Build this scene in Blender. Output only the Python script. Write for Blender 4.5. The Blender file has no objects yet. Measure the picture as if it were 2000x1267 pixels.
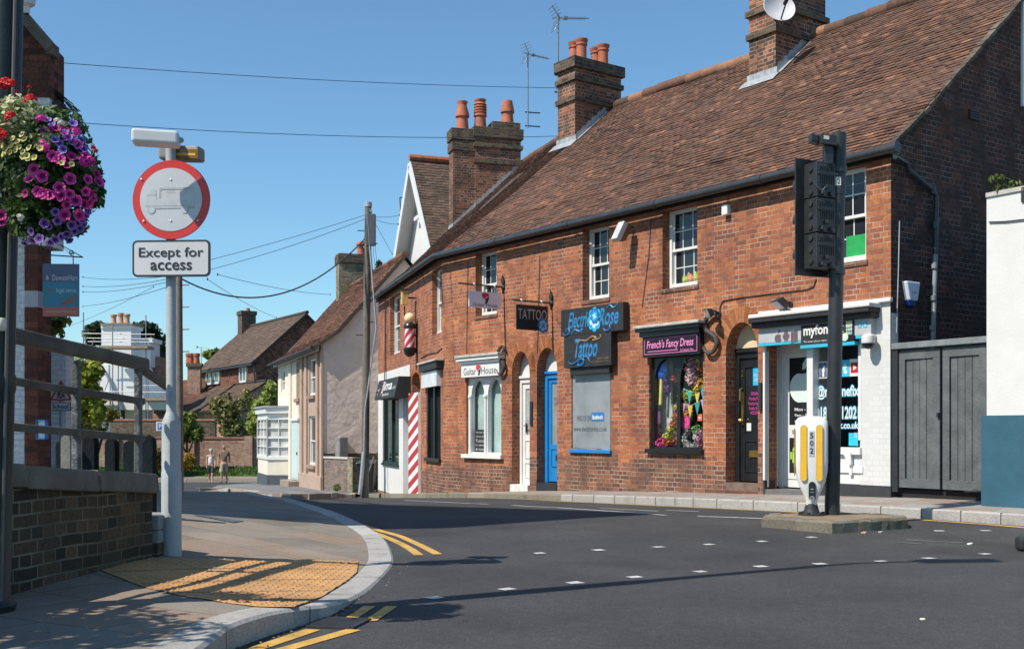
import bpy,bmesh,math,random
from mathutils import Vector,Matrix,noise
from mathutils.geometry import tessellate_polygon,delaunay_2d_cdt
R=math.radians
rng=random.Random(7)
sc=bpy.context.scene
COL=sc.collection
V=Vector
UP=V((0,0,1))
F,H,HY,CX=2200.0,1.03,841.0,1000.0
def ray(px,py):return V(((px-CX)/F,1.0,(HY-py)/F))
def at(px,py,Y):return V((0,0,H))+ray(px,py)*Y
def proj(p):return(CX+F*p.x/p.y,HY-F*(p.z-H)/p.y)
def hit(px,py,P0,n):
 r=ray(px,py);o=V((0,0,H))
 return o+r*((P0-o).dot(n)/r.dot(n))
def interp(tab,t):
 if t<=tab[0][0]:return tab[0][1]
 for(a,b),(c,d)in zip(tab,tab[1:]):
  if t<=c:return b+(d-b)*(t-a)/(c-a)
 return tab[-1][1]
ZR=[(0,0),(10.5,0),(12,.025),(13,.025),(14.1,.005),(15.5,-.03),(16.3,-.06),(19,-.13),(21,-.22),(23.2,-.36),(27,-.60),(31.2,-.82),(37.6,-.93),(45,-1.15),(54,-1.46),(62,-1.7),(90,-2.3),(400,-6)]
def Zr(x,y):return interp(ZR,y)
def gnd(px,py,fn=Zr,dz=0.0):
 r=ray(px,py);lo=2.0
 y=2.0
 while y<140:
  if H+r.z*y<fn(r.x*y,y)+dz:break
  lo=y;y+=.25
 hi=y
 for _ in range(30):
  m=(lo+hi)/2
  if H+r.z*m<fn(r.x*m,m)+dz:hi=m
  else:lo=m
 return V((r.x*hi,hi,fn(r.x*hi,hi)+dz))
def newmat(name):
 m=bpy.data.materials.new(name);m.use_nodes=True
 nt=m.node_tree;nt.nodes.clear()
 out=nt.nodes.new('ShaderNodeOutputMaterial')
 bs=nt.nodes.new('ShaderNodeBsdfPrincipled')
 nt.links.new(bs.outputs[0],out.inputs[0])
 return m,nt,bs,out
def nd(nt,t,**kw):
 n=nt.nodes.new('ShaderNode'+t)
 for k,v in kw.items():
  if k.startswith('i_'):
   key=k[2:];key=int(key)if key.isdigit()else key.replace('_',' ')
   n.inputs[key].default_value=v
  else:setattr(n,k,v)
 return n
def c4(c):return(c[0],c[1],c[2],1)
def ramp(nt,stops,interpolation='LINEAR'):
 r=nt.nodes.new('ShaderNodeValToRGB');e=r.color_ramp;e.interpolation=interpolation
 while len(e.elements)<len(stops):e.elements.new(.5)
 for el,(p,c)in zip(e.elements,stops):el.position=p;el.color=c4(c)
 return r
def mth(nt,op,a,b=None,clamp=False):
 n=nt.nodes.new('ShaderNodeMath');n.operation=op;n.use_clamp=clamp
 for i,v in enumerate((a,b)):
  if v is None:continue
  if isinstance(v,(int,float)):n.inputs[i].default_value=v
  else:nt.links.new(v,n.inputs[i])
 return n.outputs[0]
def mixc(nt,fac,a,b,mode='MIX'):
 n=nt.nodes.new('ShaderNodeMix');n.data_type='RGBA';n.blend_type=mode
 for idx,v in((0,fac),(6,a),(7,b)):
  if isinstance(v,(int,float)):n.inputs[idx].default_value=v
  elif isinstance(v,(tuple,list)):n.inputs[idx].default_value=c4(v)
  else:nt.links.new(v,n.inputs[idx])
 return n.outputs[2]
_m={}
def M(name,col,rough=.6,var=.18,scale=6.0,bump=.0,bscale=60.0,metal=0.0,spec=.5,stain=None,stain_amt=.0,coat=0.0,bdist=.02):
 """plain painted / metal / plaster surface with grain, blotches and optional stain colour"""
 if name in _m:return _m[name]
 m,nt,bs,out=newmat(name)
 tc=nd(nt,'TexCoord')
 n1=nd(nt,'TexNoise',i_Scale=scale,i_Detail=5.0,i_Roughness=.6)
 nt.links.new(tc.outputs['Object'],n1.inputs['Vector'])
 lo=tuple(max(0,c*(1-var))for c in col);hi=tuple(min(1,c*(1+var))for c in col)
 r=ramp(nt,[(.3,lo),(.7,hi)]);nt.links.new(n1.outputs[0],r.inputs[0])
 colr=r.outputs[0]
 if stain:
  n2=nd(nt,'TexNoise',i_Scale=scale*.37,i_Detail=7.0,i_Roughness=.7)
  nt.links.new(tc.outputs['Object'],n2.inputs['Vector'])
  r2=ramp(nt,[(.5,(0,0,0)),(.72,(1,1,1))]);nt.links.new(n2.outputs[0],r2.inputs[0])
  colr=mixc(nt,mth(nt,'MULTIPLY',r2.outputs[0],stain_amt),colr,stain)
 nt.links.new(colr,bs.inputs['Base Color'])
 bs.inputs['Roughness'].default_value=rough;bs.inputs['Metallic'].default_value=metal
 bs.inputs['Specular IOR Level'].default_value=spec
 bs.inputs['Coat Weight'].default_value=coat
 if bump:
  n3=nd(nt,'TexNoise',i_Scale=bscale,i_Detail=4.0)
  nt.links.new(tc.outputs['Object'],n3.inputs['Vector'])
  b=nd(nt,'Bump',i_Strength=bump,i_Distance=bdist);nt.links.new(n3.outputs[0],b.inputs['Height'])
  nt.links.new(b.outputs[0],bs.inputs['Normal'])
 _m[name]=m
 return m
def brick_mat(name,stops,mortar,bw=.219,bh=.0725,ms=.007,squash=.5,bump=.6,shift=.35,grime=None,gz=None,rough=.85,offset=.5,mlo=.55,grain=1.0,rw=1.0):
 if name in _m:return _m[name]
 m,nt,bs,out=newmat(name)
 uv=nd(nt,'UVMap');tc=nd(nt,'TexCoord')
 wob=nd(nt,'TexNoise',i_Scale=2.2,i_Detail=3.0);nt.links.new(tc.outputs['Object'],wob.inputs['Vector'])
 wv=nd(nt,'VectorMath',operation='MULTIPLY_ADD');nt.links.new(wob.outputs['Color'],wv.inputs[0])
 wv.inputs[1].default_value=(.03,.03,0);nt.links.new(uv.outputs[0],wv.inputs[2])
 b=nd(nt,'TexBrick',offset=offset,offset_frequency=2,squash=squash,squash_frequency=2)
 nt.links.new(wv.outputs[0],b.inputs['Vector'])
 for k,v in(('Color1',(0,0,0,1)),('Color2',(1,1,1,1)),('Mortar',(.5,.5,.5,1)),('Scale',1.0),('Mortar Size',ms),('Mortar Smooth',.25),('Bias',0.0),('Brick Width',bw),('Row Height',bh)):b.inputs[k].default_value=v
 n1=nd(nt,'TexNoise',i_Scale=.9,i_Detail=4.0,i_Roughness=.55);nt.links.new(tc.outputs['Object'],n1.inputs['Vector'])
 sep=nd(nt,'SeparateColor');nt.links.new(b.outputs['Color'],sep.inputs[0])
 val=mth(nt,'ADD',mth(nt,'ADD',mth(nt,'MULTIPLY',sep.outputs[0],rw),(1-rw)/2),mth(nt,'MULTIPLY',mth(nt,'SUBTRACT',n1.outputs[0],.5),shift*2),clamp=True)
 r=ramp(nt,stops);nt.links.new(val,r.inputs[0])
 n2=nd(nt,'TexNoise',i_Scale=38.0,i_Detail=5.0,i_Roughness=.7);nt.links.new(tc.outputs['Object'],n2.inputs['Vector'])
 g=ramp(nt,[(.3,(.62,.62,.62)),(.7,(1.25,1.25,1.25))]);nt.links.new(n2.outputs[0],g.inputs[0])
 colr=mixc(nt,grain,r.outputs[0],g.outputs[0],'MULTIPLY')
 n4=nd(nt,'TexNoise',i_Scale=3.1,i_Detail=3.0);nt.links.new(tc.outputs['Object'],n4.inputs['Vector'])
 mr=ramp(nt,[(.4,tuple(c*mlo for c in mortar)),(.62,mortar)]);nt.links.new(n4.outputs[0],mr.inputs[0])
 colr=mixc(nt,b.outputs['Fac'],colr,mr.outputs[0])
 if grime:
  n5=nd(nt,'TexNoise',i_Scale=1.3,i_Detail=8.0,i_Roughness=.7);nt.links.new(tc.outputs['Object'],n5.inputs['Vector'])
  gm=ramp(nt,[(.48,(0,0,0)),(.68,(1,1,1))]);nt.links.new(n5.outputs[0],gm.inputs[0])
  colr=mixc(nt,mth(nt,'MULTIPLY',gm.outputs[0],grime[1]),colr,grime[0])
 mp=nd(nt,'Mapping');mp.inputs['Scale'].default_value=(2.2,2.2,.22);nt.links.new(tc.outputs['Object'],mp.inputs[0])
 n6=nd(nt,'TexNoise',i_Scale=1.0,i_Detail=6.0,i_Roughness=.65);nt.links.new(mp.outputs[0],n6.inputs['Vector'])
 g6=ramp(nt,[(.5,(1,1,1)),(.72,(.62,.6,.58))]);nt.links.new(n6.outputs[0],g6.inputs[0]);colr=mixc(nt,.8*grain,colr,g6.outputs[0],'MULTIPLY')
 nt.links.new(colr,bs.inputs['Base Color']);bs.inputs['Roughness'].default_value=rough
 bs.inputs['Specular IOR Level'].default_value=.25
 hgt=mth(nt,'SUBTRACT',mth(nt,'MULTIPLY',n2.outputs[0],.35),b.outputs['Fac'])
 bp=nd(nt,'Bump',i_Strength=bump,i_Distance=.012);nt.links.new(hgt,bp.inputs['Height'])
 nt.links.new(bp.outputs[0],bs.inputs['Normal'])
 _m[name]=m
 return m
def attr_mat(name,stops,rough=.8,grain=30.0,bump=.3,transl=0.0,spec=.3,blotch=None):
 """colour from the per-face random value stored on the mesh"""
 if name in _m:return _m[name]
 m,nt,bs,out=newmat(name)
 a=nd(nt,'Attribute',attribute_name='rnd');tc=nd(nt,'TexCoord')
 r=ramp(nt,stops);nt.links.new(a.outputs['Fac'],r.inputs[0])
 n2=nd(nt,'TexNoise',i_Scale=grain,i_Detail=4.0);nt.links.new(tc.outputs['Object'],n2.inputs['Vector'])
 g=ramp(nt,[(.3,(.72,.72,.72)),(.7,(1.18,1.18,1.18))]);nt.links.new(n2.outputs[0],g.inputs[0])
 colr=mixc(nt,1.0,r.outputs[0],g.outputs[0],'MULTIPLY')
 if blotch:
  n3=nd(nt,'TexNoise',i_Scale=blotch[1],i_Detail=6.0,i_Roughness=.7);nt.links.new(tc.outputs['Object'],n3.inputs['Vector'])
  b3=ramp(nt,[(.52,(0,0,0)),(.7,(1,1,1))]);nt.links.new(n3.outputs[0],b3.inputs[0])
  colr=mixc(nt,mth(nt,'MULTIPLY',b3.outputs[0],blotch[2]),colr,blotch[0])
 nt.links.new(colr,bs.inputs['Base Color']);bs.inputs['Roughness'].default_value=rough
 bs.inputs['Specular IOR Level'].default_value=spec
 if bump:
  bp=nd(nt,'Bump',i_Strength=bump,i_Distance=.01);nt.links.new(n2.outputs[0],bp.inputs['Height'])
  nt.links.new(bp.outputs[0],bs.inputs['Normal'])
 if transl:
  t=nd(nt,'BsdfTranslucent');nt.links.new(colr,t.inputs['Color'])
  mx=nd(nt,'MixShader',i_0=transl);nt.links.new(bs.outputs[0],mx.inputs[1]);nt.links.new(t.outputs[0],mx.inputs[2])
  nt.links.new(mx.outputs[0],out.inputs[0])
 _m[name]=m
 return m
def glass_mat(name='clear_glass',tint=(.9,.95,.95),ior=1.5):
 if name in _m:return _m[name]
 m,nt,bs,out=newmat(name);nt.nodes.remove(bs)
 t=nd(nt,'BsdfTransparent');t.inputs[0].default_value=c4(tint)
 g=nd(nt,'BsdfGlossy',i_Roughness=.02)
 tc=nd(nt,'TexCoord');nz=nd(nt,'TexNoise',i_Scale=2.0);nt.links.new(tc.outputs['Object'],nz.inputs['Vector'])
 bp=nd(nt,'Bump',i_Strength=.06,i_Distance=.05);nt.links.new(nz.outputs[0],bp.inputs['Height']);nt.links.new(bp.outputs[0],g.inputs['Normal'])
 lw=nd(nt,'LayerWeight',i_Blend=.5);f_=mth(nt,'ADD',mth(nt,'MULTIPLY',mth(nt,'POWER',lw.outputs['Facing'],5.0),.9),.035)
 mx=nd(nt,'MixShader');nt.links.new(f_,mx.inputs[0]);nt.links.new(t.outputs[0],mx.inputs[1]);nt.links.new(g.outputs[0],mx.inputs[2])
 nt.links.new(mx.outputs[0],out.inputs[0]);_m[name]=m
 return m
def wloc(p):
 v=V((0,0,0))
 while p is not None:v=v+p.location;p=p.parent
 return v
class MB:
 def __init__(s):s.v=[];s.f=[];s.r=[];s.mi=[];s.cm=0;s.uvo={}
 def quad(s,*pts,rnd=None):
  i=len(s.v);s.v+=[V(p)for p in pts];s.f.append(tuple(range(i,i+len(pts))))
  s.r.append(rng.random()if rnd is None else rnd);s.mi.append(s.cm)
 def hexa(s,b,t,rnd=None):
  i=len(s.v);n=len(b);s.v+=[V(p)for p in b]+[V(p)for p in t];r=rng.random()if rnd is None else rnd
  fs=[tuple(i+k for k in reversed(range(n))),tuple(i+n+k for k in range(n))]
  fs+=[(i+k,i+(k+1)%n,i+n+(k+1)%n,i+n+k)for k in range(n)]
  s.f+=fs;s.r+=[r]*len(fs);s.mi+=[s.cm]*len(fs)
 def box(s,a,b,rnd=None):
  (x0,y0,z0),(x1,y1,z1)=a,b
  s.hexa([(x0,y0,z0),(x1,y0,z0),(x1,y1,z0),(x0,y1,z0)],[(x0,y0,z1),(x1,y0,z1),(x1,y1,z1),(x0,y1,z1)],rnd)
 def obox(s,c,ax,ay,az,hx,hy,hz,rnd=None):
  c=V(c);X=V(ax)*hx;Y=V(ay)*hy;Z=V(az)*hz
  s.hexa([c-X-Y-Z,c+X-Y-Z,c+X+Y-Z,c-X+Y-Z],[c-X-Y+Z,c+X-Y+Z,c+X+Y+Z,c-X+Y+Z],rnd)
 def wbox(s,W,u0,u1,z0,z1,o0,o1,rnd=None):
  P=W.P
  s.hexa([P(u0,z0,o1),P(u1,z0,o1),P(u1,z0,o0),P(u0,z0,o0)],[P(u0,z1,o1),P(u1,z1,o1),P(u1,z1,o0),P(u0,z1,o0)],rnd)
 def beam(s,a,b,w,h,up=UP,rnd=None):
  a=V(a);b=V(b);d=(b-a).normalized();side=d.cross(V(up)).normalized();u2=side.cross(d).normalized()
  s.obox((a+b)/2,d,side,u2,(b-a).length/2,w/2,h/2,rnd)
 def tube(s,pts,rad,n=10,cap=True,rnd=None):
  pts=[V(p)for p in pts];rs=rad if isinstance(rad,(list,tuple))else[rad]*len(pts)
  i0=len(s.v);r=rng.random()if rnd is None else rnd;prev=None
  for k,p in enumerate(pts):
   t=(pts[min(k+1,len(pts)-1)]-pts[max(k-1,0)]).normalized()
   if prev is None:
    a=UP if abs(t.z)<.9 else V((1,0,0));x=t.cross(a).normalized()
   else:x=(prev-t*prev.dot(t)).normalized()
   prev=x;y=t.cross(x)
   for j in range(n):
    q=2*math.pi*j/n;s.v.append(p+(x*math.cos(q)+y*math.sin(q))*rs[k])
  nf=0
  for k in range(len(pts)-1):
   for j in range(n):
    a=i0+k*n+j;b=i0+k*n+(j+1)%n
    s.f.append((a,b,b+n,a+n));nf+=1
  if cap:
   s.f.append(tuple(i0+j for j in reversed(range(n))));s.f.append(tuple(i0+(len(pts)-1)*n+j for j in range(n)));nf+=2
  s.r+=[r]*nf;s.mi+=[s.cm]*nf
 def lathe(s,base,prof,n=20,axis=UP,rnd=None):
  """prof: list of (radius, height)"""
  base=V(base);ax=V(axis).normalized()
  x=(V((1,0,0))if abs(ax.x)<.9 else V((0,1,0)));x=(x-ax*x.dot(ax)).normalized();y=ax.cross(x)
  i0=len(s.v);r=rng.random()if rnd is None else rnd;nf=0
  for(rad,h)in prof:
   for j in range(n):
    q=2*math.pi*j/n;s.v.append(base+ax*h+(x*math.cos(q)+y*math.sin(q))*rad)
  for k in range(len(prof)-1):
   for j in range(n):
    a=i0+k*n+j;b=i0+k*n+(j+1)%n
    s.f.append((a,b,b+n,a+n));nf+=1
  s.f.append(tuple(i0+j for j in reversed(range(n))));s.f.append(tuple(i0+(len(prof)-1)*n+j for j in range(n)));nf+=2
  s.r+=[r]*nf;s.mi+=[s.cm]*nf
 def prism(s,poly,d,rnd=None):
  """planar polygon (3-D points) extruded by vector d"""
  poly=[V(p)for p in poly];d=V(d);i=len(s.v);n=len(poly);r=rng.random()if rnd is None else rnd
  s.v+=poly+[p+d for p in poly];nf=0
  tris=tessellate_polygon([poly])
  for t in tris:s.f+=[(i+t[0],i+t[1],i+t[2]),(i+n+t[2],i+n+t[1],i+n+t[0])];nf+=2
  for k in range(n):s.f.append((i+k,i+(k+1)%n,i+n+(k+1)%n,i+n+k));nf+=1
  s.r+=[r]*nf;s.mi+=[s.cm]*nf
 def build(s,name,mat,parent=None,bevel=0.0,smooth=False,fix=True,seg=2):
  me=bpy.data.meshes.new(name);off=wloc(parent)
  me.from_pydata([v-off for v in s.v],[],s.f)
  mats=mat if isinstance(mat,(list,tuple))else[mat]
  for m in mats:me.materials.append(m)
  if len(mats)>1:me.polygons.foreach_set('material_index',s.mi)
  a=me.attributes.new('rnd','FLOAT','FACE');a.data.foreach_set('value',s.r)
  if fix:
   bm=bmesh.new();bm.from_mesh(me);bmesh.ops.recalc_face_normals(bm,faces=bm.faces);bm.to_mesh(me);bm.free()
  uvl=me.uv_layers.new(name='UVMap');uvs=[0.0]*(2*len(me.loops))
  for p in me.polygons:
   n=p.normal
   if abs(n.z)>.985:t=V((1,0,0));w=V((0,1,0))
   else:t=V((-n.y,n.x,0)).normalized();w=n.cross(t)
   if abs(n.z)<.2:w=UP
   for li in p.loop_indices:
    co=s.v[me.loops[li].vertex_index];uvs[2*li]=co.dot(t);uvs[2*li+1]=co.dot(w)
  uvl.data.foreach_set('uv',uvs)
  if smooth:me.polygons.foreach_set('use_smooth',[True]*len(me.polygons))
  o=bpy.data.objects.new(name,me);COL.objects.link(o)
  if parent is not None:o.parent=parent
  if bevel:
   b=o.modifiers.new('Bevel','BEVEL');b.width=bevel;b.segments=seg;b.limit_method='ANGLE';b.angle_limit=R(40)
  if smooth:
   try:me.set_sharp_from_angle(angle=R(40))
   except Exception:pass
  return o
def tag(o,label,cat,group=None,kind=None):
 if label:o['label']=label
 if cat:o['category']=cat
 if group:o['group']=group
 if kind:o['kind']=kind
 return o
def thing(name,label,cat,loc=(0,0,0),group=None):
 o=bpy.data.objects.new(name,None);COL.objects.link(o);o.location=loc;o.empty_display_size=.2
 return tag(o,label,cat,group)
def struct(o):o['kind']='structure';return o
def copytree(o,parent=None):
 c=o.copy();COL.objects.link(c)
 if parent is not None:c.parent=parent
 for ch in list(o.children):copytree(ch,c)
 return c
class WF:
 """a vertical wall plane: O origin, d horizontal unit to the right seen from outside, n outward"""
 def __init__(s,O,d):
  s.O=V((O[0],O[1],0));s.d=V((d[0],d[1],0)).normalized();s.n=V((s.d.y,-s.d.x,0))
 def P(s,u,z,off=0.0):return s.O+s.d*u+s.n*off+UP*z
 def uv(s,px,py,off=0.0):
  p=hit(px,py,s.O+s.n*off,s.n);return((p-s.O).dot(s.d),p.z)
 def u(s,px,off=0.0):return s.uv(px,700,off)[0]
 def z(s,px,py,off=0.0):return s.uv(px,py,off)[1]
def rect(u0,u1,z0,z1):return[(u0,z0),(u1,z0),(u1,z1),(u0,z1)]
def arch(u0,u1,z0,zs,zt,n=14):
 c=(u0+u1)/2;w=(u1-u0)/2
 return[(u0,z0),(u1,z0)]+[(c+w*math.cos(math.pi*k/n),zs+(zt-zs)*math.sin(math.pi*k/n))for k in range(n+1)]
def wall_panel(mb,W,outer,holes=(),depth=.22,off=0.0):
 """front skin with holes and reveals going back by depth"""
 loops=[[V((a,b,0))for a,b in outer]]+[[V((a,b,0))for a,b in h]for h in holes]
 flat=[p for l in loops for p in l]
 i=len(mb.v);mb.v+=[W.P(p.x,p.y,off)for p in flat]
 for t in tessellate_polygon(loops):
  mb.f.append(tuple(i+k for k in t));mb.r.append(rng.random());mb.mi.append(mb.cm)
 for h in holes:
  for a,b in zip(h,h[1:]+h[:1]):
   mb.quad(W.P(*a,off),W.P(*b,off),W.P(*b,off-depth),W.P(*a,off-depth))
def text(s,O,right,up,nrm,w,h,mat,name='lettering',parent=None,bold=0.0,shear=0.0,thick=.002,space=1.0):
 """flat lettering, its box centred on O and stretched to w x h"""
 cu=bpy.data.curves.new('t','FONT');cu.body=s;cu.size=1;cu.offset=bold;cu.shear=shear;cu.resolution_u=3;cu.space_character=space
 cu.align_x='CENTER'
 to=bpy.data.objects.new('t',cu);me=bpy.data.meshes.new_from_object(to)
 xs=[v.co.x for v in me.vertices];ys=[v.co.y for v in me.vertices]
 x0,x1,y0,y1=min(xs),max(xs),min(ys),max(ys);off=wloc(parent)
 sx=w/(x1-x0);sy=h/(y1-y0)if h else sx
 for v in me.vertices:
  x,y=v.co.x,v.co.y
  v.co=V(O)+right*((x-(x0+x1)/2)*sx)+up*((y-(y0+y1)/2)*sy)+nrm*thick-off
 me.materials.clear();me.materials.append(mat);me.name=name
 bpy.data.objects.remove(to);bpy.data.curves.remove(cu)
 o=bpy.data.objects.new(name,me);COL.objects.link(o)
 if parent is not None:o.parent=parent
 return o
def wtext(W,s,u0,u1,z0,z1,off,mat,parent,**k):
 return text(s,W.P((u0+u1)/2,(z0+z1)/2,off),W.d,UP,W.n,u1-u0,z1-z0,mat,parent=parent,**k)
def tile_plane(mb,A,B,C,D,gauge=.098,tw=.16,lift=.021,jit=.005,sag=0.02):
 """courses of single tiles on the planar quad A-B (eave, left to right) and D-C (top)"""
 A,B,C,D=map(V,(A,B,C,D));nrm=(B-A).cross(D-A).normalized()
 if nrm.z<0:nrm=-nrm
 sl=max((D-A).length,.01);L=((C-B).length+sl)/2;n=max(1,round(L/gauge))
 for j in range(n):
  t0=j/n;t1=min(1.0,(j+1.35)/n)
  a0=A.lerp(D,t0);b0=B.lerp(C,t0);a1=A.lerp(D,t1);b1=B.lerp(C,t1)
  ln=(b0-a0).length;m=max(1,int(ln/tw));sh=(j%2)*.5
  k=-sh
  while k<m:
   f0=max(0.0,k/m);f1=min(1.0,(k+.97)/m);k+=1
   if f1<=f0:continue
   g=(noise.noise(V((a0.lerp(b0,f0))*.55))*sag)
   e0=rng.uniform(-jit,jit);e1=e0+rng.uniform(-jit,jit)*.6;dd=rng.uniform(-.01,.006)
   dn=(a0-a1).normalized()*dd
   p0=a0.lerp(b0,f0)+nrm*(lift+e0+g)+dn;p1=a0.lerp(b0,f1)+nrm*(lift+e1+g)+dn
   p2=a1.lerp(b1,f1)+nrm*(.003+g);p3=a1.lerp(b1,f0)+nrm*(.003+g);th=nrm*.016
   r=min(1,max(0,rng.gauss(.48,.17)+noise.noise(p0*.8)*.16))
   mb.quad(p0,p1,p2,p3,rnd=r);mb.quad(p0-th,p1-th,p1,p0,rnd=r)
   mb.quad(p0-th,p0,p3,p3-th*.2,rnd=r);mb.quad(p1,p1-th,p2-th*.2,p2,rnd=r)
def leaves(mb,blobs,size,flat=.0,asp=.55):
 """leaf quads scattered through ellipsoid blobs (center, radii, count)"""
 for c,rad,n in blobs:
  c=V(c)
  for _ in range(n):
   d=V((rng.gauss(0,1),rng.gauss(0,1),rng.gauss(0,1))).normalized()
   q=rng.random()**.45
   p=c+V((d.x*rad[0],d.y*rad[1],d.z*rad[2]))*q
   p+=V((noise.noise(p*2.1),noise.noise(p*2.1+V((9,0,0))),noise.noise(p*2.1+V((0,9,0)))))*min(rad)*.35
   nn=(d+V((rng.gauss(0,.6),rng.gauss(0,.6),rng.gauss(0,.6)+.3))).normalized()
   x=nn.cross(V((rng.gauss(0,1),rng.gauss(0,1),rng.gauss(0,1)))).normalized();y=nn.cross(x)
   s=size*rng.uniform(.6,1.3)
   mb.quad(p-x*s,p-y*s*asp+nn*s*.15,p+x*s,p+y*s*asp+nn*s*.15,rnd=min(1,max(0,rng.gauss(.5,.22))))
def asphalt_mat():
 m,nt,bs,out=newmat('asphalt');tc=nd(nt,'TexCoord')
 a=nd(nt,'TexNoise',i_Scale=85.0,i_Detail=3.0,i_Roughness=.8);b=nd(nt,'TexNoise',i_Scale=.7,i_Detail=6.0,i_Roughness=.62)
 v=nd(nt,'TexVoronoi',i_Scale=55.0)
 for n in(a,b,v):nt.links.new(tc.outputs['Object'],n.inputs['Vector'])
 r1=ramp(nt,[(.25,(.018,.018,.02)),(.55,(.055,.055,.057)),(.8,(.15,.148,.146))]);nt.links.new(a.outputs[0],r1.inputs[0])
 r2=ramp(nt,[(.32,(.72,.72,.74)),(.68,(1.22,1.2,1.17))]);nt.links.new(b.outputs[0],r2.inputs[0])
 c=mixc(nt,1.0,r1.outputs[0],r2.outputs[0],'MULTIPLY')
 b2=nd(nt,'TexNoise',i_Scale=16.0,i_Detail=4.0,i_Roughness=.8);nt.links.new(tc.outputs['Object'],b2.inputs['Vector']);r3=ramp(nt,[(.35,(.78,.78,.78)),(.65,(1.2,1.2,1.2))]);nt.links.new(b2.outputs[0],r3.inputs[0]);c=mixc(nt,1.0,c,r3.outputs[0],'MULTIPLY')
 sp=ramp(nt,[(.0,(1,1,1)),(.2,(0,0,0))]);nt.links.new(v.outputs['Distance'],sp.inputs[0])
 w=nd(nt,'TexNoise',i_Scale=31.0);nt.links.new(tc.outputs['Object'],w.inputs['Vector'])
 wk=ramp(nt,[(.54,(0,0,0)),(.66,(1,1,1))]);nt.links.new(w.outputs[0],wk.inputs[0])
 b4=nd(nt,'TexNoise',i_Scale=.33,i_Detail=3.0,i_Roughness=.5);nt.links.new(tc.outputs['Object'],b4.inputs['Vector']);r4=ramp(nt,[(.58,(1,1,1)),(.63,(.8,.8,.81)),(.7,(.84,.84,.84)),(.72,(1.04,1.03,1.02))]);nt.links.new(b4.outputs[0],r4.inputs[0]);c=mixc(nt,1.0,c,r4.outputs[0],'MULTIPLY')
 c=mixc(nt,mth(nt,'MULTIPLY',mth(nt,'MULTIPLY',sp.outputs[0],wk.outputs[0]),.95),c,(.34,.33,.31))
 nt.links.new(c,bs.inputs['Base Color']);bs.inputs['Roughness'].default_value=.82;bs.inputs['Specular IOR Level'].default_value=.3
 bp=nd(nt,'Bump',i_Strength=.5,i_Distance=.008);nt.links.new(a.outputs[0],bp.inputs['Height']);nt.links.new(bp.outputs[0],bs.inputs['Normal'])
 return m
def slab_mat(name,stops,bw,bh,joint,rot=0.0,ms=.006):
 m,nt,bs,out=newmat(name);tc=nd(nt,'TexCoord')
 mp=nd(nt,'Mapping');mp.inputs['Rotation'].default_value=(0,0,rot);nt.links.new(tc.outputs['Object'],mp.inputs[0])
 b=nd(nt,'TexBrick',offset=.5,offset_frequency=2,squash=1.0)
 nt.links.new(mp.outputs[0],b.inputs['Vector'])
 for k,v in(('Color1',(0,0,0,1)),('Color2',(1,1,1,1)),('Mortar',(.5,.5,.5,1)),('Scale',1.0),('Mortar Size',ms),('Mortar Smooth',.3),('Brick Width',bw),('Row Height',bh)):b.inputs[k].default_value=v
 n1=nd(nt,'TexNoise',i_Scale=1.1,i_Detail=6.0,i_Roughness=.6);n2=nd(nt,'TexNoise',i_Scale=90.0,i_Detail=3.0)
 for n in(n1,n2):nt.links.new(tc.outputs['Object'],n.inputs['Vector'])
 sep=nd(nt,'SeparateColor');nt.links.new(b.outputs['Color'],sep.inputs[0])
 val=mth(nt,'ADD',mth(nt,'MULTIPLY',sep.outputs[0],.6),mth(nt,'MULTIPLY',mth(nt,'SUBTRACT',n1.outputs[0],.3),1.0),clamp=True)
 r=ramp(nt,stops);nt.links.new(val,r.inputs[0])
 g=ramp(nt,[(.3,(.78,.78,.78)),(.7,(1.15,1.15,1.15))]);nt.links.new(n2.outputs[0],g.inputs[0])
 c=mixc(nt,1.0,r.outputs[0],g.outputs[0],'MULTIPLY');c=mixc(nt,b.outputs['Fac'],c,joint)
 vo=nd(nt,'TexVoronoi',i_Scale=4.5);nt.links.new(tc.outputs['Object'],vo.inputs['Vector']);vr=ramp(nt,[(.07,(.55,.54,.53)),(.10,(1,1,1))]);nt.links.new(vo.outputs['Distance'],vr.inputs[0]);c=mixc(nt,.8,c,vr.outputs[0],'MULTIPLY')
 nt.links.new(c,bs.inputs['Base Color']);bs.inputs['Roughness'].default_value=.85;bs.inputs['Specular IOR Level'].default_value=.25
 h=mth(nt,'SUBTRACT',mth(nt,'MULTIPLY',n2.outputs[0],.3),b.outputs['Fac'])
 bp=nd(nt,'Bump',i_Strength=.4,i_Distance=.008);nt.links.new(h,bp.inputs['Height']);nt.links.new(bp.outputs[0],bs.inputs['Normal'])
 return m
ASPHALT=asphalt_mat()
PAVE=slab_mat('paving_slabs',[(.1,(.15,.125,.10)),(.45,(.235,.21,.175)),(.7,(.25,.185,.135)),(.95,(.30,.275,.235))],.75,.6,(.10,.095,.085),.5)
PAVE2=slab_mat('far_paving_slabs',[(.1,(.22,.17,.15)),(.4,(.30,.29,.27)),(.7,(.27,.20,.17)),(.95,(.36,.35,.32))],.9,.6,(.13,.12,.11),R(-54))
FOOTWAY=M('footway_asphalt',(.16,.16,.165),.85,.2,3.0,.2,120)
KERB=attr_mat('granite_kerb',[(0,(.26,.25,.235)),(.6,(.36,.35,.33)),(1,(.44,.43,.40))],.8,70.0,.2,blotch=((.16,.14,.11),5.0,.5))
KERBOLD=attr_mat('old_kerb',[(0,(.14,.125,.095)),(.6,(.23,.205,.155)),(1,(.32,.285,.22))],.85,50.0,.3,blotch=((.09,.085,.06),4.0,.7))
TACT=M('buff_tactile',(.46,.25,.10),.85,.25,2.2,.15,90,stain=(.36,.22,.13),stain_amt=.7)
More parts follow.
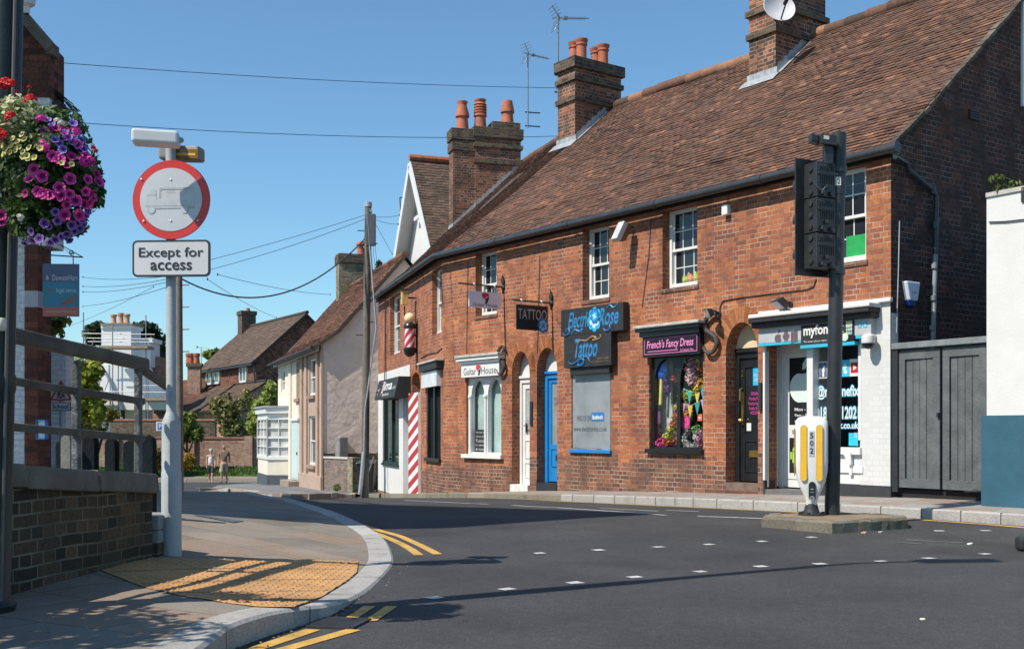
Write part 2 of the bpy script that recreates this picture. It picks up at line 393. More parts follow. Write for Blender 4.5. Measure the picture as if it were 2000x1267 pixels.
WHITELINE=M('white_line_paint',(.50,.50,.485),.7,.25,9.0,.1,120,stain=(.12,.12,.12),stain_amt=.75)
YELLOW=M('yellow_line_paint',(.52,.31,.07),.7,.22,9.0,.1,120,stain=(.16,.11,.05),stain_amt=.6)
GRASS=attr_mat('grass',[(0,(.03,.07,.012)),(.5,(.075,.15,.025)),(1,(.14,.22,.045))],.8,3.0,0,.25)
SOIL=M('verge_soil',(.07,.11,.03),.95,.4,2.0,.3,20)
RED=brick_mat('red_brick',[(0,(.17,.068,.048)),(.22,(.25,.088,.054)),(.5,(.34,.114,.056)),(.78,(.42,.148,.062)),(1,(.52,.20,.082))],(.52,.40,.30),grime=((.17,.09,.065),.35),ms=.0055,rw=.62,shift=.62,mlo=.36)
REDLOW=brick_mat('weathered_brick',[(0,(.085,.048,.04)),(.35,(.15,.074,.053)),(.7,(.23,.10,.062)),(1,(.36,.15,.08))],(.44,.36,.28),grime=((.085,.06,.05),.5),ms=.006,rw=.7,mlo=.4)
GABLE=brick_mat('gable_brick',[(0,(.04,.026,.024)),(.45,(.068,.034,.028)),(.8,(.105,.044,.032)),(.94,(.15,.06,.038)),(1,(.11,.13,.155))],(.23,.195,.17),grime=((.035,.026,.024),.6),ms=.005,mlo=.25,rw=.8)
CHIM=brick_mat('chimney_brick',[(0,(.07,.045,.035)),(.4,(.17,.07,.045)),(.7,(.27,.10,.055)),(1,(.37,.15,.075))],(.42,.36,.28),grime=((.055,.05,.04),.65))
SOOT=brick_mat('sooty_chimney_brick',[(0,(.05,.04,.035)),(.5,(.10,.07,.05)),(1,(.18,.12,.075))],(.20,.18,.14),grime=((.10,.10,.06),.5))
DARKBR=brick_mat('dark_old_brick',[(0,(.035,.03,.022)),(.5,(.07,.054,.036)),(1,(.125,.082,.05))],(.18,.17,.12),grime=((.05,.065,.025),.5))
FARBR=brick_mat('garden_wall_brick',[(0,(.20,.085,.058)),(.5,(.34,.145,.095)),(1,(.47,.235,.15))],(.50,.41,.33),grime=((.38,.33,.28),.4),ms=.012)
TILE=attr_mat('clay_tile',[(0,(.06,.042,.033)),(.3,(.11,.063,.046)),(.55,(.15,.08,.055)),(.8,(.20,.10,.064)),(1,(.32,.165,.095))],.85,22.0,.3,blotch=((.07,.055,.042),.9,.4))
TILEB=attr_mat('brown_tile',[(0,(.06,.045,.035)),(.5,(.12,.08,.06)),(1,(.19,.125,.085))],.85,22.0,.3,blotch=((.09,.085,.065),1.2,.5))
TILER=attr_mat('rusty_tile',[(0,(.08,.045,.032)),(.5,(.155,.074,.048)),(1,(.26,.12,.068))],.85,22.0,.3,blotch=((.10,.07,.045),.9,.5))
DECK=M('roof_underlay',(.05,.04,.035),.9)
WHITE=M('white_gloss_paint',(.66,.66,.645),.4,.05,5.0,.05,40)
WHITEWALL=M('white_masonry_paint',(.62,.61,.595),.75,.05,3.0,.1,45,stain=(.52,.50,.46),stain_amt=.35)
BLACKP=M('black_gloss_paint',(.014,.015,.017),.3,.3,6.0)
BLACKM=M('black_matt',(.02,.021,.023),.6,.3,6.0)
IRON=M('dark_iron',(.025,.025,.028),.55,.3,12.0,.1,60)
LEAD=M('lead_flashing',(.36,.38,.40),.5,.25,9.0,.2,30,metal=.3)
GALV=M('galvanised_steel',(.42,.44,.46),.45,.14,7.0,.1,60,metal=.55)
GREYP=M('grey_painted_steel',(.36,.39,.42),.5,.15,7.0,.08,60,metal=.25)
STONE=M('stone_ledge',(.44,.42,.38),.8,.25,6.0,.3,40,stain=(.22,.21,.17),stain_amt=.6)
CONC=M('mossy_concrete',(.135,.125,.098),.9,.35,5.0,.5,50,stain=(.05,.058,.035),stain_amt=.8)
DKGLASS=M('window_glass',(.018,.022,.026),.04,.3,1.5,.04,3,spec=.5)
CLEAR=glass_mat()
TERRA=M('terracotta_pot',(.42,.125,.065),.75,.2,8.0,.15,40,stain=(.19,.10,.07),stain_amt=.5)
ys=[0.0+.5*i for i in range(-40,130)]+[70,80,90,120,160,250,400,700,1200,2400]
xs=[-2400,-900,-300,-120,-60,-30]+[-20+i for i in range(41)]+[30,60,120,300,900,2400]
g=MB();n=len(xs)
for y in ys:
 for x in xs:g.v.append(V((x,y,Zr(x,y))))
for i in range(len(ys)-1):
 for j in range(n-1):
  a=i*n+j;g.f.append((a,a+1,a+n+1,a+n));g.r.append(0);g.mi.append(0)
struct(g.build('road',ASPHALT,fix=False))
KP=[(455,1330,.125),(430,1290,.125),(458,1267,.12),(525,1241,.115),(595,1220,.095),(650,1199,.06),(700,1168,.022),(740,1135,.012),(767,1103,.012),(766,1080,.014),(752,1055,.022),(723,1037,.04),(671,1017,.07),(610,1000,.10),(560,988,.12),(500,975,.12),(440,965,.12),(390,959,.12)]
kq=[(gnd(a,b),h)for a,b,h in KP[1:]]
kd=kq[0][0]-kq[1][0];kq=[(kq[0][0]+kd*k,.125)for k in range(9,0,-1)]+kq
def catmull(pts,m):
 out=[]
 for i in range(len(pts)-1):
  p0=pts[max(i-1,0)];p1=pts[i];p2=pts[i+1];p3=pts[min(i+2,len(pts)-1)]
  for k in range(m):
   t=k/m
   out.append(tuple(.5*((2*b)+(-a+c)*t+(2*a-5*b+4*c-d)*t*t+(-a+3*b-3*c+d)*t**3)for a,b,c,d in zip(p0,p1,p2,p3)))
 return out+[pts[-1]]
kk=catmull([(p.x,p.y,h)for p,h in kq],6)
KW=.2
ko=[];ki=[]
for i,(x,y,h)in enumerate(kk):
 a=kk[max(i-1,0)];b=kk[min(i+1,len(kk)-1)]
 t=V((b[0]-a[0],b[1]-a[1],0)).normalized();nl=V((-t.y,t.x,0))
 ko.append(V((x,y,Zr(x,y))));q=V((x,y,0))+nl*KW;ki.append(V((q.x,q.y,Zr(x,y)+h)))
kh=[k[2]for k in kk]
def smooth(t):t=min(1,max(0,t));return t*t*(3-2*t)
def Zn(x,y):
 best=1e9;bz=0
 for p in ki:
  d=(p.x-x)**2+(p.y-y)**2
  if d<best:best=d;bz=p.z
 back=interp([(4,.13),(6.2,.15),(7.6,.24)],y)if y<9 else Zr(x,y)+.24-.1*smooth((y-9)/6)
 return bz+(max(back,bz)-bz)*min(1,math.sqrt(best)/1.75)
kb=MB()
for i in range(len(ko)-1):
 r=noise.noise(V((i//5*3.7,0,0)))*.5+.55
 a,b=ko[i],ko[i+1];ta=V((a.x,a.y,a.z+kh[i]));tb=V((b.x,b.y,b.z+kh[i+1]))
 e=.02;ea=ta.lerp(ki[i],.1);eb=tb.lerp(ki[i+1],.1);ea.z=ki[i].z;eb.z=ki[i+1].z
 kb.quad(a-UP*.05,b-UP*.05,tb-UP*.015,ta-UP*.015,rnd=r);kb.quad(ta-UP*.015,tb-UP*.015,eb,ea,rnd=r);kb.quad(ea,eb,ki[i+1],ki[i],rnd=r)
struct(kb.build('kerb_near',KERB,fix=False))
kj=MB();acc=0
for i in range(1,len(ko)):
 acc+=(ko[i]-ko[i-1]).length
 if acc>.85:
  acc=0;t=(ko[i]-ko[i-1]).normalized()*.004;a=V((ko[i].x,ko[i].y,ki[i].z+.0015));o_=(ko[i]-ki[i]);o_.z=0;o_.normalize();b=ki[i]+UP*.0015
  kj.quad(a-t,a+t,b+t,b-t);f=ko[i]+o_*.0015;kj.quad(f-t,f+t,a+o_*.0015+t,a+o_*.0015-t)
struct(kj.build('kerb_joint',M('kerb_joint_dirt',(.07,.065,.055),.95),fix=False))
pv=MB();nx=40;rows=[]
for p in ki:
 x1=-9.0;row=[]
 for k in range(nx+1):
  f=(k/nx)**1.7;x=p.x+(x1-p.x)*f;row.append(V((x,p.y,Zn(x,p.y)if k else p.z)))
 rows.append(row)
for i in range(len(rows)-1):
 for k in range(nx):pv.quad(rows[i][k],rows[i+1][k],rows[i+1][k+1],rows[i][k+1],rnd=.5)
struct(pv.build('pavement_near',PAVE,fix=False,smooth=True))
tp=[(192,1111),(297,1090),(353,1091),(470,1091),(590,1093),(700,1097),(697,1117),(676,1136),(645,1155),(600,1176),(575,1186),(500,1185),(430,1176),(350,1163),(290,1150),(240,1130)]
tw_=[gnd(a,b,Zn)for a,b in tp]
poly=[V((p.x,p.y))for p in tw_]
def inpoly(x,y,pl):
 c=False
 for a,b in zip(pl,pl[1:]+pl[:1]):
  if(a.y>y)!=(b.y>y)and x<(b.x-a.x)*(y-a.y)/(b.y-a.y)+a.x:c=not c
 return c
def drape(poly,fn,dz,step):
 """fine sheet over a 2-D polygon, laid dz above fn"""
 vs=[];m=len(poly)
 for a,b in zip(poly,poly[1:]+poly[:1]):
  k=max(1,int((b-a).length/step))
  vs+=[a.lerp(b,j/k)for j in range(k)]
 ed=[(i,(i+1)%len(vs))for i in range(len(vs))]
 x0=min(p.x for p in poly);x1=max(p.x for p in poly);y0=min(p.y for p in poly);y1=max(p.y for p in poly)
 y=y0+step/2
 while y<y1:
  x=x0+step/2
  while x<x1:
   if inpoly(x,y,poly):vs.append(V((x,y)))
   x+=step
  y+=step
 ov,oe,of,*_=delaunay_2d_cdt(vs,ed,[],1,1e-6)
 mb=MB();mb.v=[V((p.x,p.y,fn(p.x,p.y)+dz))for p in ov]
 mb.f=[tuple(f)for f in of];mb.r=[.5]*len(of);mb.mi=[0]*len(of)
 return mb
tm=drape(poly,Zn,.005,.08)
ax=(tw_[5]-tw_[2]);ax.z=0;ax.normalize();ay=V((-ax.y,ax.x,0));o0=tw_[2]
pitch=.0667
for i in range(-40,60):
 for j in range(-40,30):
  p=o0+ax*(i*pitch)+ay*(j*pitch)
  if inpoly(p.x,p.y,poly):
   c=V((p.x,p.y,Zn(p.x,p.y)+.0053));i0=len(tm.v)
   for rad,hh in((.0135,0),(.0085,.005)):
    tm.v+=[c+V((math.cos(math.pi*k/3)*rad,math.sin(math.pi*k/3)*rad,hh))for k in range(6)]
   tm.f+=[(i0+k,i0+(k+1)%6,i0+6+(k+1)%6,i0+6+k)for k in range(6)]+[tuple(i0+6+k for k in range(6))]
   tm.r+=[.5]*7;tm.mi+=[0]*7
struct(tm.build('tactile_paving',TACT,fix=False))
jt=MB()
for j in range(-6,6):
 for(d1,d2,rng_)in((ax,ay,range(-60,90)),):
  for k in rng_:
   a=o0+d2*(j*.4+.033)+d1*(k*.05);b=a+d1*.05
   if inpoly(a.x,a.y,poly)and inpoly(b.x,b.y,poly):
    w=d2*.004
    jt.quad(*[V((q.x,q.y,Zn(q.x,q.y)+.0085))for q in(a-w,b-w,b+w,a+w)])
struct(jt.build('paving_joint',M('joint_dirt',(.06,.05,.04),.95),fix=False))
pm=drape([V((p.x,p.y))for p in(gnd(375,1006,Zn),gnd(395,1006.5,Zn),gnd(477,1018,Zn),gnd(455,1021,Zn))],Zn,.007,.3)
o=pm.build('utility_cover',M('cover_steel',(.13,.13,.14),.5,.3,40,.3,90,metal=.5),fix=False)
tag(o,'long flat dark metal cover let into the pavement near the shadow edge','utility cover')
KT=[(2300,1022,.15),(2000,1004,.148),(1800,992.5,.142),(1600,982.5,.125),(1400,974,.094),(1300,970.5,.06),(1200,967.5,.03),(1096,965,-.01),(980,962.5,-.10),(900,962,-.18),(850,962.3,-.30),(800,962.6,-.46),(740,963,-.67),(690,964,-.80),(640,964,-.80)]
def atz(px,py,z):return at(px,py,(z-H)*F/(HY-py))
kt=catmull([tuple(atz(a,b,z))for a,b,z in KT],5)
kt=[V(p)for p in kt]
kb=MB();cut=.15
kin=[]
for i,p in enumerate(kt):
 a=kt[max(i-1,0)];b=kt[min(i+1,len(kt)-1)];t=(b-a);t.z=0;t.normalize();nr=V((t.y,-t.x,0))
 kin.append(p+nr*cut)
split=None
kb2=MB()
for i in range(len(kt)-1):
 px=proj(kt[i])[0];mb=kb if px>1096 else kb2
 r=noise.noise(V((i//2*5.3,4,0)))*.5+.55
 a,b=kt[i],kt[i+1]
 fa=V((a.x,a.y,Zr(a.x,a.y)-.05));fb=V((b.x,b.y,Zr(b.x,b.y)-.05));e=V((0,0,-.015))
 ia=a.lerp(kin[i],.12);ib=b.lerp(kin[i+1],.12)
 mb.quad(fa,fb,b+e,a+e,rnd=r);mb.quad(a+e,b+e,ib,ia,rnd=r);mb.quad(ia,ib,kin[i+1],kin[i],rnd=r)
kj=MB()
for i in range(2,len(kt)-1,2):
 if proj(kt[i])[0]>1096:
  t=(kt[i+1]-kt[i]).normalized()*.006;o_=kt[i]-kin[i];o_.z=0;o_.normalize();a=kt[i]+UP*.0015;f=V((a.x,a.y,Zr(a.x,a.y)))+o_*.002
  kj.quad(a-t,a+t,kin[i]+UP*.0015+t,kin[i]+UP*.0015-t);kj.quad(f-t,f+t,a+o_*.002+t,a+o_*.002-t)
struct(kj.build('kerb_far_joint',_m['kerb_joint_dirt'],fix=False))
struct(kb.build('kerb_far',KERB,fix=False));struct(kb2.build('kerb_far_old',KERBOLD,fix=False))
BL=[(3.4,.22),(6.6,.2),(14.9,.2),(17.1,.12),(21.6,-.04),(23.8,-.22),(31.65,-.66),(33,-.7)]
CORN=V((5.012,14.9,0));BEND=V((-1.448,23.78,0));LEFT=V((-3.755,31.65,0))
dA=(CORN-BEND).normalized();WA=WF(BEND,dA);LA=(CORN-BEND).length
dB=(BEND-LEFT).normalized();WB=WF(LEFT,dB);LB=(BEND-LEFT).length
def Zp(x,y):
 """height of the far pavement"""
 return interp([(8,.22),(12.5,.235),(13.5,.235),(14.9,.2),(17.1,.12),(21.6,-.04),(23.8,-.22),(31.65,-.68),(37.6,-.79),(45,-1.03),(54,-1.34)],y)
pv=MB()
for i in range(len(kin)-1):
 for side in(0,):
  rowa,rowb=[],[]
  for q,row in((kin[i],rowa),(kin[i+1],rowb)):
   tq=q+V((.9,.45,0)).normalized()*(3.2 if q.y<24 else 2.2);tq.z=Zp(tq.x,q.y+.8)
   for k in range(9):row.append(q.lerp(tq,k/8))
  for k in range(8):pv.quad(rowa[k],rowb[k],rowb[k+1],rowa[k+1],rnd=.5)
struct(pv.build('pavement_far',PAVE2,fix=False))
fo=[(690,965),(640,967),(595,968.5),(560,966),(500,960),(455,956),(420,952.5),(424,948.5)]
fw=[gnd(a,b,Zr,.06)for a,b in fo]
inner=[V((-3.3,31.2,0)),V((-3.0,36,0)),V((-7.0,46,0))]
pl=[V((p.x,p.y))for p in fw]+[V((-10.5,47.)),V((-4.5,47.)),V((-2.2,33.5)),V((-2.9,31.0))]
fm=drape(pl,lambda x,y:Zr(x,y),.085,.8)
struct(fm.build('footway',FOOTWAY,fix=False))
km=MB()
for a,b in zip(fw[:6],fw[1:7]):
 m=max(1,int((b-a).length/.9))
 for k in range(m):
  p=a.lerp(b,k/m);q=a.lerp(b,(k+.97)/m);d=(q-p).normalized();sd=V((d.y,-d.x,0))*.07
  zb=lambda v,h:V((v.x,v.y,Zr(v.x,v.y)+h))
  km.hexa([zb(p+sd,-.05),zb(q+sd,-.05),zb(q-sd,-.05),zb(p-sd,-.05)],[zb(p+sd,.1),zb(q+sd,.1),zb(q-sd,.1),zb(p-sd,.1)])
struct(km.build('kerb_footway',attr_mat('worn_pink_kerb',[(0,(.25,.16,.11)),(.5,(.38,.29,.21)),(1,(.42,.40,.36))],.85,40,.3)))
def strip(mb,pts,w,dz=.004,fn=Zr):
 pts=[V((p.x,p.y,0))for p in pts]
 L=[]
 for i,p in enumerate(pts):
  t=(pts[min(i+1,len(pts)-1)]-pts[max(i-1,0)]).normalized();s_=V((-t.y,t.x,0))*(w/2);L.append((p-s_,p+s_))
 z=lambda v:V((v.x,v.y,fn(v.x,v.y)+dz))
 for(a,b),(c,d)in zip(L,L[1:]):mb.quad(z(a),z(c),z(d),z(b))
def sub(a,b,n):return[a.lerp(b,k/n)for k in range(n+1)]
yl=MB()
for pp_ in([(818,1084),(797,1069.5),(767,1054.5),(727,1039),(690,1026),(650,1014),(600,1001),(560,991),(500,979),(440,969)],[(855,1082.5),(819,1064),(782,1047.5),(741,1036),(700,1023.5),(655,1011),(605,999),(562,989),(502,977),(442,967)]):
 strip(yl,[V(q)for q in catmull([tuple(gnd(*p))for p in pp_],4)],.08)
for a,b in(((680,1211),(722,1184)),((722,1213),(765,1184))):strip(yl,sub(gnd(*a),gnd(*b),4),.07)
yy=[p for p in kt if 880<proj(p)[0]<2300]
s_=[]
for i,p in enumerate(kt):
 a=kt[max(i-1,0)];b=kt[min(i+1,len(kt)-1)];t=V((b.x-a.x,b.y-a.y,0)).normalized()
 if 900<proj(p)[0]<2300:s_.append(V((p.x,p.y,0))+V((-t.y,t.x,0))*.16)
strip(yl,s_,.09)
for a,b in(((500,1267),(612,1229.5)),((560,1267),(692,1229.5))):p,q=gnd(*a),gnd(*b);strip(yl,sub(p+(p-q)*2,q,8),.085)
struct(yl.build('yellow_road_marking',YELLOW,fix=False))
wl=MB()
for row in([(1055,1080),(1168,1074),(1285,1068),(1385,1063),(1487,1057),(1585,1049)],[(849,1167),(990,1150.5),(1122,1138),(1240,1127),(1367,1116),(1485,1106),(1603,1101),(1720,1096),(1815,1090),(1922,1081.5),(2040,1073)],[(1834,1036.5),(1924,1036)]):
 P=[gnd(*r)for r in row]
 for i,p in enumerate(P):
  t=(P[min(i+1,len(P)-1)]-P[max(i-1,0)]);t.z=0;t.normalize()
  w=.05;q=V((-t.y,t.x,0))*.042
  z=lambda v:V((v.x,v.y,Zr(v.x,v.y)+.004))
  jj=lambda:t*rng.uniform(-.012,.012)+q*rng.uniform(-.2,.2)
  wl.quad(z(p-t*w-q+jj()),z(p+t*w-q+jj()),z(p+t*w+q+jj()),z(p-t*w+q+jj()))
for a,b,w in(((790,977),(955,984.5),.06),((1000,986.5),(1300,1006),.07),((1172,992),(1285,998),.05),((1362,1008),(1490,1012.5),.08),((1300,996),(1365,999),.05)):
 strip(wl,sub(gnd(*a),gnd(*b),12),w)
struct(wl.build('white_road_marking',WHITELINE,fix=False))
ft=MB();strip(ft,sub(gnd(1770,1054),gnd(1880,1060),6),.05);strip(ft,sub(gnd(1750,1059),gnd(1800,1062),4),.04)
struct(ft.build('worn_road_marking',M('worn_paint',(.14,.14,.135),.8,.4,12),fix=False))
gp=gnd(662,1218);gt=thing('gully_grate','iron drain grate set in the road against the kerb beside the yellow lines','drain grate',(gp.x,gp.y,Zr(0,5)+.004))
mb=MB();t=(gnd(690,1203)-gnd(620,1236));t.z=0;t.normalize();s_=V((-t.y,t.x,0))
for k in range(-4,5):mb.obox(gp+t*(k*.032)+UP*.006,t,s_,UP,.009,.11,.006)
for k in(-1,1):mb.obox(gp+s_*(k*.12)+UP*.006,t,s_,UP,.15,.01,.006)
for k in(-1,1):mb.obox(gp+t*(k*.145)+UP*.006,t,s_,UP,.009,.12,.006)
mb.build('frame',IRON,gt)
mb=MB();mb.obox(gp+UP*.001,t,s_,UP,.145,.115,.001);mb.build('well',M('drain_dark',(.008,.008,.008),.9),gt)
cp=gnd(1802,1210);o=MB();o.lathe(cp+UP*.002,[(.016,0),(.016,.005),(.012,.008),(.006,.006)],14)
tag(o.build('bottle_cap',M('cap_pale',(.55,.55,.42),.5)),'small pale round bottle cap lying alone on the empty road','bottle cap')
for k,(a,b,lab)in enumerate((((1687,1041),.03,'pinkish scrap of litter in the gutter in front of the traffic island'),((1893,1063),.028,'pale crumpled paper scrap on the road beside the black rubber block'),((1720,1040),.02,'tiny pale chip of stone on the road right of the pink scrap'))):
 p=gnd(*a);mb=MB()
 for q in range(4):
  d=V((rng.uniform(-1,1),rng.uniform(-1,1),0))*b;mb.obox(p+d*.5+UP*.008,V((1,q*.3,.2)).normalized(),V((-q*.3,1,0)).normalized(),UP,b*.7,b*.4,.006)
 tag(mb.build('litter_scrap',M('litter'+str(k),((.45,.25,.2),(.6,.58,.53),(.4,.38,.35))[k],.9),bevel=.002),lab,'litter')
isl=[V((2.62,11.82)),V((3.17,11.16)),V((4.1,11.66)),V((4.2,12.05)),V((3.7,12.38)),V((2.8,12.3))]
def ring(sc_,z):c=V((3.42,11.85));return[V((*(c+(p-c)*sc_),z))for p in isl]
mb=MB()
a=ring(1.0,-.05);b=ring(1.0,.11);c=ring(.965,.135);d=ring(.80,.135)
for L1,L2 in((a,b),(b,c),(c,d)):
 for k in range(6):
  for q in range(12):
   jt_=lambda p:p+V((noise.noise(p*9),noise.noise(p*9+V((5,0,0))),noise.noise(p*7+V((0,5,0)))*.7))*.016
   p0,p1,p2,p3=[jt_(A_[k].lerp(A_[(k+1)%6],(q+e)/12))for A_,e in((L1,0),(L1,1),(L2,1),(L2,0))]
   mb.quad(p0,p1,p2,p3,rnd=(k*37+q//6*3)%10/14)
struct(mb.build('traffic_island_kerb',KERBOLD))
mb=MB();mb.quad(*ring(.80,.134));struct(mb.build('traffic_island_paving',M('island_paving',(.22,.16,.105),.9,.25,5.0,.3,60,stain=(.15,.12,.09),stain_amt=.6),fix=False))
gr=MB()
for k in range(420):
 i=rng.randrange(len(ko)-1);p=ko[i].lerp(ko[i+1],rng.random())
 if p.y>9 or p.y<4:continue
 a=ko[i+1]-ko[i];a.normalize();q=p+V((a.y,-a.x,0))*abs(rng.gauss(.03,.05));s_=rng.uniform(.004,.014);r_=rng.uniform(0,6.28)
 x=V((math.cos(r_),math.sin(r_),rng.uniform(-.2,.5)))*s_;y=V((-math.sin(r_),math.cos(r_),rng.uniform(0,.4)))*s_*.6;c=V((q.x,q.y,Zr(q.x,q.y)+.007));gr.quad(c-x,c-y,c+x,c+y)
o=gr.build('kerb_debris',attr_mat('dead_leaf',[(0,(.05,.035,.02)),(.5,(.16,.11,.06)),(1,(.38,.33,.25))],.9,20,0),fix=False);tag(o,'dry leaves and grit gathered in the gutter along the near kerb','debris',kind='stuff')
vz=[(-60,55.8),(-4,55.8)]
mb=MB()
for(x0,x1)in[(-60+4*i,-56+4*i)for i in range(14)]:
 for(y0,z0),(y1,z1)in zip([(55.6,-1.5),(55.62,-1.38),(57.0,-1.32),(58.2,-1.1),(60.2,-.92),(64,-.9)],[(55.62,-1.38),(57.0,-1.32),(58.2,-1.1),(60.2,-.92),(64,-.9),(120,-1.0)]):
  mb.quad((x0,y0,z0),(x1,y0,z0),(x1,y1,z1),(x0,y1,z1))
struct(mb.build('verge_bank',SOIL,fix=False))
mb=MB()
for x0 in range(-30,-4,2):mb.box((x0+.01,55.4,-1.6),(x0+1.99,55.58,-1.36));mb.box((x0+.01,55.58,-1.5),(x0+1.99,57.3,-1.30))
struct(mb.build('verge_kerb',attr_mat('path_kerb',[(0,(.26,.21,.18)),(1,(.38,.33,.29))],.85,20)))
mb=MB()
for _ in range(9000):
 y=rng.uniform(57.3,60);x=rng.uniform(-22,-8);z=interp([(57.0,-1.32),(58.2,-1.1),(60.2,-.92)],y)
 h=rng.uniform(.06,.2);a=rng.uniform(0,6.28);s_=V((math.cos(a),math.sin(a),0))*.035;lean=V((rng.gauss(0,.05),rng.gauss(0,.05),h))
 p=V((x,y,z-.01));mb.quad(p-s_,p+s_,p+lean)
o=mb.build('grass',GRASS,fix=False);tag(o,'rough green grass on the bank in front of the garden wall','grass',kind='stuff')
T=thing('brick_terrace','long red brick terrace of small shops with a steep clay tiled roof','building',(CORN.x,CORN.y,.1))
def U(px,off=0.0):return WA.u(px,off)
def Z(px,py):return WA.z(px,py)
def UB(px):return WB.u(px)
def ZB(px,py):return WB.z(px,py)
EAVE=4.79
sash=[(929,970),(1138,1189.5),(1294,1362),(1596,1691.5)]
holesA=[rect(U(a),U(b),3.34,4.62)for a,b in sash]
gh=(U(908),U(982));ghz=(Z(945,890),Z(945,712))
holesA.append(rect(gh[0]+.05,gh[1]-.05,Z(945,889),Z(945,735)))
wd=(U(1000),U(1034.5));wdz=(-.02,Z(1017,730),Z(1017,686));holesA.append(arch(*wd,*wdz))
bd=(U(1048.7),U(1088.4));bdz=(0.0,Z(1068,724),Z(1068,679));holesA.append(arch(*bd,*bdz))
tw=(U(1116.5),U(1193));twz=(Z(1150,881),Z(1150,690));holesA.append(rect(*tw,*twz))
fr=(U(1268),U(1373));frz=(Z(1318,879),Z(1318,640));holesA.append(rect(*fr,*frz))
kd=(U(1417.5),U(1480.5));kdz=(.12,Z(1449,690),Z(1449,629));holesA.append(arch(*kd,*kdz))
ph=(U(1496),U(1681));phz=(.14,Z(1590,652));holesA.append(rect(*ph,*phz))
mb=MB();base=-.6
wall_panel(mb,WA,[(0,base),(LA,base),(LA,EAVE),(0,EAVE)],holesA,.24)
mb.build('wall',RED,T,fix=False)
def plinth(W,u0,u1,z0,z1):wall_panel(mb,W,[(u0,z0),(u1,z0),(u1,z1),(u0,z1)],(),0,.003)
for a,b,t in((0,wd[0],.32),(wd[1],bd[0],.5),(bd[1],kd[0],.62),(kd[1],U(1492),.6)):
 n=max(1,int((b-a)/.4));mb=MB()
 for k in range(n):
  hgt=t-.05+round((noise.noise(V((a+k*.4,1,2)))+.3)*3)*.075
  plinth(WA,a+(b-a)*k/n,a+(b-a)*(k+1)/n,-.5,hgt)
 mb.build('weathered_base_course',REDLOW,T,fix=False)
holesB=[rect(UB(762),UB(781),ZB(772,691),4.55),rect(UB(844),UB(862.5),ZB(853,652),4.55)]
bw=(UB(748.5),UB(780));bwz=(ZB(765,906),ZB(765,768));holesB.append(rect(*bw,*bwz))
bdr=(UB(788),UB(800.5));bdrz=(-.58,ZB(794,760),ZB(794,735));holesB.append(arch(*bdr,*bdrz))
sd=(UB(804),UB(820.5));sdz=(-.5,ZB(812,748),ZB(812,727));holesB.append(arch(*sd,*sdz))
s2=(UB(833),UB(861));s2z=(ZB(847,896),ZB(847,735));holesB.append(rect(*s2,*s2z))
mb=MB();wall_panel(mb,WB,[(0,-1.2),(LB,-1.2),(LB,EAVE),(0,EAVE)],holesB,.24)
mb.build('wall',RED,T,fix=False)
mb=MB()
for k in range(6):plinth(WB,UB(824)+(LB-UB(824))*k/6,UB(824)+(LB-UB(824))*(k+1)/6,-1,ZB(847,915)-.1+(k%3)*.07)
mb.build('weathered_base_course',REDLOW,T,fix=False)
LIFT=.36
PROF=[(.13,4.765),(-.68,5.40),(-4.25,8.45)]
nA,nB=WA.n,WB.n
mit=(nA+nB)/(1+nA.dot(nB))
WG=WF(CORN,-nA)
gp_=[(0,-.6),(8.5,-.6),(8.5,4.8),(4.25,8.35),(.68,5.3),(.0,4.8)]
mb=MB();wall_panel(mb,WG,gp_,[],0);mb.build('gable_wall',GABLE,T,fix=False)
WL=WF(LEFT-nB*8.5,nB)
mb=MB();wall_panel(mb,WL,[(0,-1.3),(8.5,-1.3),(8.5,4.8),(7.82,5.3),(4.25,8.5),(0,4.8)],[],0)
e0=CORN-nA*8.5;e1=BEND-mit*8.5;e2=LEFT-nB*8.5
for a,b in((e0,e1),(e1,e2)):mb.quad(a+UP*-1.3,b+UP*-1.3,b+UP*4.8,a+UP*4.8)
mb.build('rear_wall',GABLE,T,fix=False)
def RP(k,off,z):
 v=(CORN+dA*.12+nA*off,BEND+mit*off,LEFT-dB*.12+nB*off)[k];return V((v.x,v.y,z+(LIFT*max(0,-off)/4.25 if k==2 else 0)))
rm=MB()
for(o0_,z0_),(o1_,z1_)in zip(PROF,PROF[1:]):
 tile_plane(rm,RP(1,o0_,z0_),RP(0,o0_,z0_),RP(0,o1_,z1_),RP(1,o1_,z1_),sag=.05,jit=.006)
 tile_plane(rm,RP(2,o0_,z0_),RP(1,o0_,z0_),RP(1,o1_,z1_),RP(2,o1_,z1_),sag=.05,jit=.006)
roof=rm.build('roof',TILE,T,fix=False)
mb=MB()
for k in(0,1):
 for(o0_,z0_),(o1_,z1_)in zip(PROF,PROF[1:]):
  mb.quad(RP(k,o0_,z0_-.05),RP(k+1,o0_,z0_-.05),RP(k+1,o1_,z1_-.05),RP(k,o1_,z1_-.05))
 mb.quad(RP(k,-4.25,8.43),RP(k+1,-4.25,8.43),RP(k+1,-8.8,4.65),RP(k,-8.8,4.65))
mb.build('roof_deck',DECK,T,fix=False)
mb=MB()
for k in(0,1):
 a,b=RP(k,-4.25,8.45),RP(k+1,-4.25,8.45);n=int((b-a).length/.45)
 for q in range(n):
  p=a.lerp(b,q/n);r_=a.lerp(b,(q+.985)/n);g0=UP*(noise.noise(p*.6)*.05+.01)
  mb.tube([p+g0,r_+g0],[.115,.125],10)
mb.build('ridge_tiles',TILE,roof,smooth=True)
mb=MB()
vb=[CORN+dA*.10+nA*o_+UP*z_ for o_,z_ in PROF]
for a,b in zip(vb,vb[1:]):
 n=max(1,int((b-a).length/.16))
 for q in range(n):
  j=UP*rng.uniform(-.012,.008);mb.beam(a.lerp(b,q/n)+j,a.lerp(b,(q+.96)/n)+j,.10,.05)
